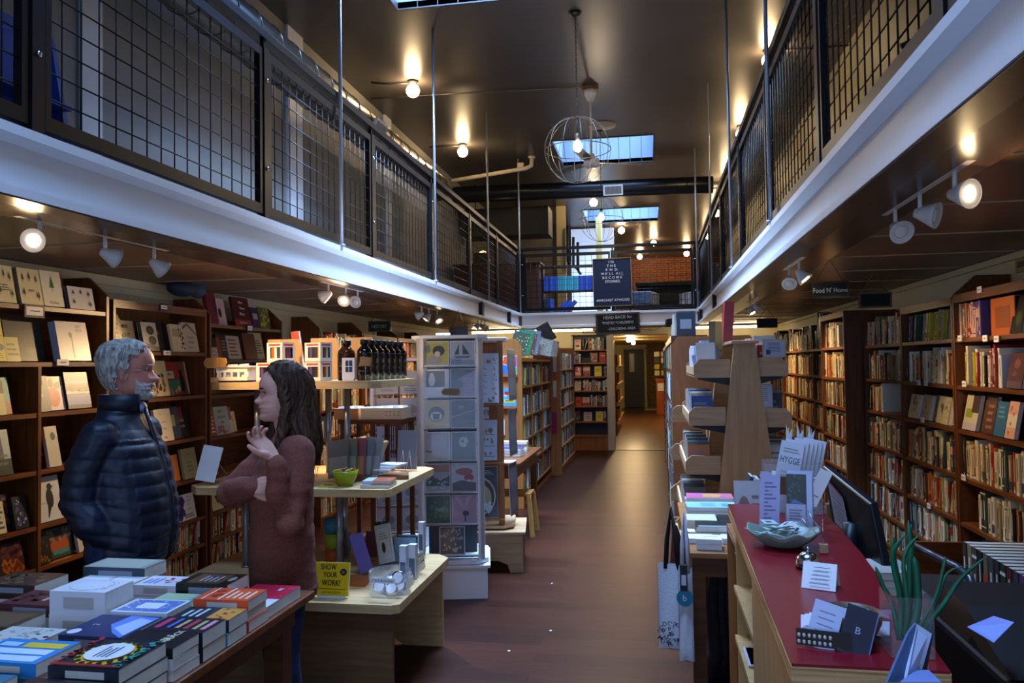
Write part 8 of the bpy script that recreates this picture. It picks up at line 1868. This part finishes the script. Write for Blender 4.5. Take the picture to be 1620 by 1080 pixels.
def loft(b, secs, mat, M=None, n=28):
    """secs: (cx, cy, z, ax, ay)"""
    vs = [(cx+ax*cos(2*pi*k/n), cy+ay*sin(2*pi*k/n), z) for (cx, cy, z, ax, ay) in secs for k in range(n)]
    fs = [(j*n+k, j*n+(k+1) % n, (j+1)*n+(k+1) % n, (j+1)*n+k) for j in range(len(secs)-1) for k in range(n)]
    fs += [tuple(range(n))[::-1], tuple(range((len(secs)-1)*n, len(secs)*n))]
    b.add(vs, fs, mat, M, True)
def limb(b, pts, rs, mat, M=None):
    P = [Vector(p) for p in pts]
    b.tube(P, list(rs), mat, 16, M)
    for p, r in zip(P, rs): b.ell(p, r*.999, mat, 16, 12, M)
def fuse(b, name, parent, voxel, mats, pick, disp=None, smooth=1, loc=(0, 0, 0)):
    """weld overlapping closed shapes of b into one continuous skin"""
    me = bpy.data.meshes.new('t'); me.from_pydata(b.v, [], b.f); me.update()
    o = bpy.data.objects.new('t', me); COL.objects.link(o)
    r = o.modifiers.new('r', 'REMESH'); r.mode = 'VOXEL'; r.voxel_size = voxel; r.use_smooth_shade = True
    s = o.modifiers.new('s', 'SMOOTH'); s.factor = .5; s.iterations = smooth
    dg = bpy.context.evaluated_depsgraph_get(); ev = o.evaluated_get(dg)
    m2 = bpy.data.meshes.new_from_object(ev)
    bpy.data.objects.remove(o); bpy.data.meshes.remove(me)
    m2.name = name; m2.materials.clear()
    for m in mats: m2.materials.append(m)
    if disp:
        ns = [v.normal.copy() for v in m2.vertices]
        for v, n_ in zip(m2.vertices, ns): v.co = v.co+n_*disp(v.co, n_)
    for p in m2.polygons: p.material_index = pick(p.center) if pick else 0; p.use_smooth = True
    m2.update()
    o = bpy.data.objects.new(name, m2); COL.objects.link(o); o.location = loc
    if parent: o.parent = parent
    return o
def hand(b, wrist, d, up, S, mat, curl=(.2, .25, .3, .35), side=1, spread=.12, thumb=.9):
    """palm from wrist along d; `up` is the back of the hand; side +1 puts the thumb on the side up x d"""
    d = Vector(d).normalized(); up = (Vector(up)-d*Vector(up).dot(d)).normalized(); sd = up.cross(d)*side
    W = Vector(wrist); L = .085*S
    for k in range(4):
        a = (-.5+k/3)*.056*S
        limb(b, [W+sd*a*.5, W+d*L*.55+sd*a*.95, W+d*L+sd*a], [.016*S, .0155*S, .0125*S], mat)
    lens = [.064, .074, .069, .054]
    for k in range(4):                       # k=0 index (thumb side) .. 3 little
        a = (.5-k/3)*.056*S; dirk = (d+sd*spread*(1.5-k)/1.5).normalized(); p = W+d*L+sd*a; c = curl[k]; pts = [p]; ang = 0
        for sgl in (.44, .31, .25):
            ang += c*1.2; p = p+(dirk*cos(ang)-up*sin(ang))*lens[k]*sgl*S; pts.append(p)
        limb(b, pts, [.0098*S, .0092*S, .0084*S, .0074*S], mat)
    t0 = W+d*L*.22+sd*.026*S-up*.004*S; t1 = t0+(d*.75+sd*thumb-up*.25).normalized()*.036*S; t2 = t1+(d*.95+sd*thumb*.55-up*.2).normalized()*.03*S; t3 = t2+(d+sd*thumb*.25-up*.1).normalized()*.022*S
    limb(b, [t0, t1, t2, t3], [.0165*S, .0125*S, .011*S, .0088*S], mat)
SKIN_M = mixcol('ruddy_skin', '#b06a58', '#c07e68', .5, nscale=14, detail=3)
SKIN_W = mixcol('fair_skin', '#c98f7c', '#d6a08c', .5, nscale=14, detail=3)
LIPM = flat('#8c443c', .45); LIPW = flat('#a04a48', .4); SHOE = flat('#17130f', .5)
DENIM = mixcol('dark_denim', '#141f3c', '#1d2d52', .8, (1, 1, 1), 60, 6)
def eyes(parent, Mh, S, lid):
    for s in (-1, 1):
        b = MB(); c = head_point(.492, s*.40, S, -.0085); b.ell(c, .0115*S, flat('#d8d4d0', .2), 16, 12, Mh)
        q = c+Vector((.0088*S, s*.0025*S, 0)); b.ell(q, (.0035*S, .0056*S, .0056*S), flat('#2c1c14', .15), 12, 8, Mh); b.build('eye', parent)
        b = MB()
        b.tube([head_point(.512, s*a, S, .001) for a in (.24, .34, .44, .56)], [.0012, .0022, .0022, .0012], lid, 6, Mh)
        b.tube([head_point(.565+.008*(a > .3), s*a, S, .0015) for a in (.2, .32, .45, .62)], [.0025, .004, .0036, .0015], lid, 6, Mh); b.build('brow', parent)

# ---- the man: grey hair, short beard, glasses, quilted navy jacket
MX, MY = -2.235, 3.03
SM = 1.10
Mt = R('Z', 10); Mh = T(.02, -.005, 1.455) @ R('Z', 24) @ R('Y', 2)
b = MB(); K = SKIN_M
head_geo(b, Mh, SM, K)
for s in (-1, 1):
    e = head_point(.43, s*1.62, SM); b.ell(e, (.019, .007, .034), K, 14, 10, Mh); b.ell(e+Vector((-.006, s*.004, .01)), (.016, .007, .02), K, 12, 8, Mh)
limb(b, [(-.035, 0, 1.33), (-.012, 0, 1.40), (.012, -.004, 1.50)], [.068, .062, .062], K)
loft(b, [(0, 0, .84, .11, .15), (.02, 0, 1.0, .13, .165), (0, 0, 1.2, .12, .17), (-.01, 0, 1.32, .09, .16), (-.01, 0, 1.38, .06, .08)], K, Mt)
RS, RE, RW = (.01, -.17, 1.305), (-.055, -.205, 1.05), (.05, -.145, .89)
LS, LE, LW = (-.03, .17, 1.305), (-.08, .21, 1.06), (.05, .15, .90)
for A, B, C in ((RS, RE, RW), (LS, LE, LW)): limb(b, [A, B, C], [.052, .043, .032], K)
hand(b, Vector(RW)+Vector((.0, 0, -.0)), (.25, .75, -.45), (.9, -.4, 0), .95, K, (.5, .5, .55, .6), 1)
hand(b, LW, (.2, -.75, -.45), (.9, .4, 0), .95, K, (.5, .5, .55, .6), -1)
for s in (-1, 1):
    hp = Mt @ Vector((0, s*.095, .86)); kn = Mt @ Vector((.02, s*.10, .48)); an = Mt @ Vector((0, s*.105, .09))
    limb(b, [hp, kn, an], [.085, .058, .042], K); limb(b, [Mt @ Vector((-.02, s*.105, .06)), Mt @ Vector((.13, s*.12, .045))], [.042, .034], K)
def pick_m(c):
    q = Mh.inverted() @ c
    t = q.z/(.235*SM)
    if .192 < t < .232 and q.x > .078*SM and abs(q.y) < .024*SM: return 1
    if c.z < .11: return 2
    return 0
man = fuse(b, 'person', None, .0042, [SKIN_M, LIPM, SHOE], pick_m, None, 1, (MX, MY, 0))
tag(man, 'grey haired bearded person in glasses and quilted navy jacket, facing right', 'person')
eyes(man, Mh, SM, flat('#9a9088', .8))
# hair, beard
def shell(name, parent, M, S, inside, thick, mat, nu=90, nv=60, jag=.0025, freq=38):
    b = MB(); vs = {}; out = []; inn = []
    P = lambda i, j: (j/nv, 2*pi*i/nu-pi)
    idx = {}
    for j in range(nv+1):
        for i in range(nu):
            t, ph = P(i, j)
            n_ = noise.noise(Vector((ph*freq/6.3, t*3.1, 2)))*jag*1.4+noise.noise(Vector((ph*freq, t*5, 7)))*jag
            idx[(i, j)] = (len(out)); out.append(head_point(t, ph, S, thick(t, ph)+n_, 0 if abs(ph) > .5 else 1)); inn.append(head_point(t, ph, S, -.006))
    N = len(out); fs = []; keep = set()
    for j in range(nv):
        for i in range(nu):
            t, ph = (j+.5)/nv, 2*pi*(i+.5)/nu-pi
            if inside(t, ph): keep.add((i, j))
    for (i, j) in keep:
        a, c, d, e = idx[(i, j)], idx[((i+1) % nu, j)], idx[((i+1) % nu, j+1)], idx[(i, j+1)]
        fs.append((a, c, d, e)); fs.append((e+N, d+N, c+N, a+N))
        for (di, dj, p, q) in ((-1, 0, e, a), (1, 0, c, d), (0, -1, a, c), (0, 1, d, e)):
            if ((i+di) % nu, j+dj) not in keep and 0 <= j+dj <= nv-1+1: fs.append((q, p, p+N, q+N))
    b.add(out+inn, fs, mat, M, True); return b.build(name, parent)
GREYHAIR = mixcol('grey_hair', '#5f5a55', '#aca69d', .75, (3, 3, 1), 26, 6, .5, lo=.35, hi=.6)
def hair_in(t, ph):
    a = abs(ph); lim = 1.05 if t > .72 else (1.42 if t > .5 else (1.75 if t > .36 else 2.0))
    if t > .80: lim = .62 if t < .87 else (.3 if t < .91 else -1)
    return a > lim+.07*noise.noise(Vector((t*30, 1, 1))) and t > .16
shell('hair', man, Mh, SM, hair_in, lambda t, ph: (.008+.010*min(1, max(0, (abs(ph)-1.2)/.8))+.003*(t > .8))*(1-.4*(t < .3)), GREYHAIR)
b = MB(); rr = random.Random(8)
for k in range(170):
    t0 = rr.uniform(.3, .97); ph = rr.choice((-1, 1))*rr.uniform(1.3 if t0 < .85 else .5, 3.1); pts = []
    for q in range(5): pts.append(head_point(max(.12, min(.985, t0-.055*q)), ph+.04*q*(1 if ph > 0 else -1)+rr.uniform(-.02, .02), SM, .015+.003*sin(q*1.2+k)+.003*rr.random()))
    b.tube(pts, [.0008, .0016, .0018, .0014, .0004], GREYHAIR, 4, Mh)
b.build('hair_strands', [o for o in COL.objects if o.parent == man and o.name.startswith('hair')][0])
def blim(ph):
    a = abs(ph); return (.165 if a < .3 else .165+.11*min(1, (a-.3)/.25) if a < .9 else .275+.08*min(1, (a-.9)/.3))+.012*noise.noise(Vector((ph*14, 3, 3)))
shell('beard', man, Mh, SM, lambda t, ph: abs(ph) < 1.28 and (t < blim(ph) or (.238 < t < .278 and abs(ph) < .34)), lambda t, ph: (min(.006, .0015+.07*max(.0, blim(ph)-t)) if t < blim(ph) else .004)*(1 if abs(ph) < .8 else max(.0, 1-(abs(ph)-.8)/.48))-(.002 if abs(ph) > 1.15 else 0), mixcol('white_beard', '#86807b', '#b8b2ae', .85, (1, 1, 1), 90, 4), jag=.0015, freq=60)
b = MB()
WIRE_G = flat('#8c8680', .25, .9)
for s in (-1, 1):
    c = head_point(.488, s*.42, SM, .008)+Vector((.004, 0, 0)); b.tube([c+Vector((.0-abs(cos(a))*.002, .021*cos(a), .0165*sin(a))) for a in [2*pi*q/22 for q in range(22)]], .0011, WIRE_G, 6, Mh, True)
    e = head_point(.47, s*1.5, SM, .006); b.tube([c+Vector((-.004, s*.021, .006)), (c+e)/2+Vector((.012, s*.008, .004)), e, e+Vector((-.016, 0, -.012))], .0012, WIRE_G, 6, Mh)
b.tube([head_point(.488, -.42, SM, .008)+Vector((.004, .021, .003)), head_point(.50, 0, SM, .004), head_point(.488, .42, SM, .008)+Vector((.004, -.021, .003))], .0011, WIRE_G, 6, Mh)
gl_ = b.build('glasses', man)
b = MB()
for s in (-1, 1):
    c = head_point(.488, s*.42, SM, .008)+Vector((.004, 0, 0)); b.add([c+Vector((0, .020*cos(a), .0155*sin(a))) for a in [2*pi*q/20 for q in range(20)]], [tuple(range(20))], cell('spectacle_lens', '#dfe8f0', .12, .02), Mh)
b.build('lenses', gl_)
# jacket
NAVY = mixcol('navy_nylon', '#090f1e', '#0e172c', .5, nscale=7, detail=4, spec=.4)
b = MB()
loft(b, [(.02, 0, .765, .150, .195), (.03, 0, .80, .168, .208), (.036, 0, .90, .176, .212), (.036, 0, 1.02, .172, .210), (.024, 0, 1.15, .158, .206), (.01, 0, 1.25, .142, .200), (-.004, 0, 1.32, .118, .178), (-.012, 0, 1.375, .100, .135), (-.012, 0, 1.42, .088, .10)], NAVY, Mt)
limb(b, [RS, (-.035, -.195, 1.18), RE, (.0, -.205, .97), RW], [.078, .076, .074, .070, .064], NAVY)
limb(b, [LS, LE, LW], [.078, .072, .062], NAVY)
def quilt(co, n_):
    q = Mt.inverted() @ co
    arm = q.y < -.165
    if co.z > 1.40: return 0
    ph = co.z+(.018*sin(q.x*9) if not arm else .25*(q.x+.1)*(1 if co.z < 1.05 else .4))+.004*noise.noise(co*9)
    r = abs(sin(pi*ph/.056))
    amp = .0075 if not arm else .006
    front = (not arm) and abs(q.y-.0) < .028 and q.x > .08
    yoke = co.z > 1.29
    w_ = noise.noise(co*22)*.0035+noise.noise(co*9)*.004
    return (r**.55)*amp*(0 if front else (.35 if yoke else 1))+w_-.004
jk = fuse(b, 'jacket', man, .0065, [NAVY], None, quilt, 2)
b = MB()
n = 40
def ring(z, rx, ry, gap, dx=0): return [Mt @ Vector((dx-.008+rx*cos(a), ry*sin(a), z)) for a in [gap+(2*pi-2*gap)*k/(n-1) for k in range(n)]]
r0, r1, r2, r3 = ring(1.40, .094, .106, .32), ring(1.478, .100, .104, .42, .004), ring(1.478, .088, .092, .42, .004), ring(1.40, .080, .090, .32)
vs = r0+r1+r2+r3; fs = []
for k in range(n-1):
    for a_, c_ in ((0, 1), (1, 2), (2, 3), (3, 0)): fs.append((a_*n+k, a_*n+k+1, c_*n+k+1, c_*n+k))
fs += [(0, n, 2*n, 3*n), (n-1, 2*n-1, 3*n-1, 4*n-1)]
b.add(vs, fs, NAVY, None, True); b.build('collar', jk)
b = MB(); b.tube([Mt @ Vector((x, 0, z)) for x, z in ((.086, 1.42), (.112, 1.34), (.142, 1.25), (.172, 1.15), (.202, 1.02), (.206, .90), (.192, .80), (.168, .765))], .009, flat('#0c1220', .4), 8); b.build('zip', jk)
b = MB(); b.ell(Mt @ Vector((.062, 0, 1.42)), (.028, .04, .03), flat('#8a94b0', .7), 14, 10); b.build('shirt', man)
b = MB()
for s in (-1, 1):
    hp = Mt @ Vector((.01, s*.095, .84)); kn = Mt @ Vector((.025, s*.10, .48)); an = Mt @ Vector((.0, s*.105, .07)); limb(b, [hp, (hp+kn)/2, kn, an], [.118, .098, .078, .066], DENIM)
loft(b, [(.01, 0, .78, .14, .19), (.01, 0, .92, .15, .19)], DENIM, Mt)
fuse(b, 'jeans', man, .009, [DENIM], None, lambda co, n_: .004*noise.noise(co*14), 2)

# ---- the woman: long dark hair, brown sweater, raised open hand
WX, WY = -1.47, 3.02
SW = 1.0
Wt = R('Z', 34)                  # before the half turn: chest turned toward the camera side
Wh = T(.032, .01, 1.362) @ R('Z', 31) @ R('Y', -1); WH = T(.004, .004, 0) @ R('Z', 30)
b = MB(); K = SKIN_W
head_geo(b, Wh, SW, K, .85)
limb(b, [(-.01, 0, 1.25), (.01, .0, 1.32), (.03, 0, 1.41)], [.055, .048, .048], K)
loft(b, [(.03, 0, .80, .10, .15), (.03, 0, .95, .09, .125), (.03, 0, 1.12, .10, .14), (.015, 0, 1.22, .085, .14), (.0, 0, 1.28, .05, .08)], K, Wt)
LSh, LEl, LWr = Vector((-.088, .125, 1.245)), Vector((-.098, .215, .985)), Vector((-.066, .265, 1.235))
RSh, REl, RWr = Vector((.095, -.12, 1.245)), Vector((.245, .03, 1.07)), Vector((.075, .165, 1.115))
for A, B, C in ((LSh, LEl, LWr), (RSh, REl, RWr)): limb(b, [A, B, (B+C)/2, C], [.042, .036, .032, .024], K)
hand(b, LWr+Vector((.006, .003, .015)), (.66, .10, .74), (.55, -.35, -.55), .9, K, (.30, .38, .46, .56), -1, .42, 1.0)
hand(b, RWr, (-.85, .3, .15), (.3, .8, .4), .92, K, (.3, .3, .35, .4), -1, .1, .5)
for s in (-1, 1):
    hp = Wt @ Vector((.03, s*.085, .80)); kn = Wt @ Vector((.04, s*.085, .45)); an = Wt @ Vector((.01, s*.09, .08))
    limb(b, [hp, kn, an], [.08, .052, .036], K); limb(b, [Wt @ Vector((-.01, s*.09, .05)), Wt @ Vector((.12, s*.10, .035))], [.036, .028], K)
def pick_w(c):
    q = Wh.inverted() @ c; t = q.z/(.235*SW)
    if .188 < t < .240 and q.x > .080*SW and abs(q.y) < .022*SW: return 1
    return 2 if c.z < .09 else 0
wom = fuse(b, 'person', None, .0040, [SKIN_W, LIPW, SHOE], pick_w, None, 1, (WX, WY, 0))
wom.rotation_euler = (0, 0, pi)
tag(wom, 'long haired person in a brown sweater facing left with one open hand raised', 'person')
eyes(wom, Wh, SW, flat('#2a1c16', .8))
HAIRW = mixcol('dark_brown_hair', '#24160f', '#56361f', .62, (4, 4, .7), 16, 7, .7, lo=.35, hi=.7, spec=.25)
def wave(co, n_):
    a = math.atan2(co.y, co.x+.03)
    g = noise.noise(Vector((a*9+2.2*sin(co.z*24), co.z*3.5, 0)))*.010+noise.noise(Vector((a*30+3*sin(co.z*20), co.z*5, 4)))*.005
    return g
b = MB()
loft(b, [(.025, 0, 1.610, .02, .02), (.02, 0, 1.600, .05, .048), (.008, 0, 1.570, .080, .070), (-.010, 0, 1.53, .088, .080), (-.030, 0, 1.48, .078, .086), (-.040, 0, 1.42, .072, .088), (-.045, .008, 1.36, .074, .092), (-.052, .012, 1.30, .074, .096), (-.058, .012, 1.24, .068, .090), (-.062, .012, 1.20, .052, .07), (-.062, .012, 1.175, .028, .04)], HAIRW, WH, 40)
# locks falling in front of the shoulder on both sides
limb(b, [(.030, .072, 1.50), (.015, .082, 1.42), (.025, .088, 1.34), (.045, .095, 1.27), (.05, .10, 1.21)], [.018, .022, .024, .022, .012], HAIRW, WH)
limb(b, [(.04, -.075, 1.50), (.035, -.085, 1.40), (.06, -.08, 1.31), (.085, -.07, 1.24)], [.018, .022, .022, .014], HAIRW, WH)
limb(b, [(.07, .03, 1.575), (.045, .062, 1.54), (.025, .076, 1.48)], [.013, .016, .018], HAIRW, WH)
hw_ = fuse(b, 'hair', wom, .005, [HAIRW], None, wave, 1)
b = MB(); rr = random.Random(2)
for k in range(240):
    a = rr.uniform(-2.6, 2.6)+pi; z0 = rr.uniform(1.30, 1.60); pts = []; rad = rr.uniform(.0007, .0013)
    L = rr.uniform(.10, .2)
    for q in range(7):
        z = z0-L*q/6; 
        ax = interp([(1.16, .04), (1.2, .056), (1.26, .074), (1.36, .078), (1.45, .078), (1.53, .090), (1.575, .080), (1.60, .052), (1.62, .02)], z); cx = interp([(1.16, -.07), (1.3, -.052), (1.42, -.032), (1.53, .0), (1.6, .03)], z)
        pts.append((cx+(ax+.004)*cos(a)+.004*sin(z*40+k), (ax*1.08+.004)*sin(a)+.004*cos(z*34+k), z))
    if pts[3][0] < .02: b.tube(pts, [rad*.5]+[rad]*5+[rad*.3], HAIRW, 4, WH)
b.build('hair_strands', hw_)
KNIT = mixcol('brown_knit', '#6a382c', '#7a4436', .95, (1, 1, 1), 130, 4, bump=.25)
b = MB()
loft(b, [(.03, 0, .665, .130, .172), (.032, 0, .70, .134, .178), (.035, 0, .85, .132, .172), (.035, 0, 1.0, .124, .158), (.035, 0, 1.12, .126, .162), (.02, 0, 1.20, .112, .165), (.005, 0, 1.26, .09, .145), (-.0, 0, 1.30, .07, .09), (.0, 0, 1.32, .062, .07)], KNIT, Wt)
limb(b, [LSh, (LSh+LEl)/2+Vector((-.01, .01, 0)), LEl, (LEl+LWr)/2+Vector((.012, 0, -.012)), LWr-Vector((.008, 0, .02))], [.072, .064, .054, .050, .042], KNIT)
limb(b, [RSh, (RSh+REl)/2, REl, (REl+RWr)/2, RWr], [.072, .066, .060, .052, .044], KNIT)
def knit(co, n_): return .006*noise.noise(co*8)+.004*noise.noise(Vector((co.x*10, co.y*10, co.z*30)))+(.004*sin(co.z*210) if co.z < .70 else 0)
fuse(b, 'sweater', wom, .0065, [KNIT], None, knit, 2)
b = MB()
for s in (-1, 1):
    hp = Wt @ Vector((.03, s*.075, .78)); kn = Wt @ Vector((.045, s*.088, .45)); an = Wt @ Vector((.01, s*.09, .09)); limb(b, [hp, (hp+kn)/2, kn, (kn+an)/2, an], [.086, .080, .064, .060, .048], DENIM)
fuse(b, 'jeans', wom, .008, [DENIM], None, lambda co, n_: .003*noise.noise(co*16), 2)
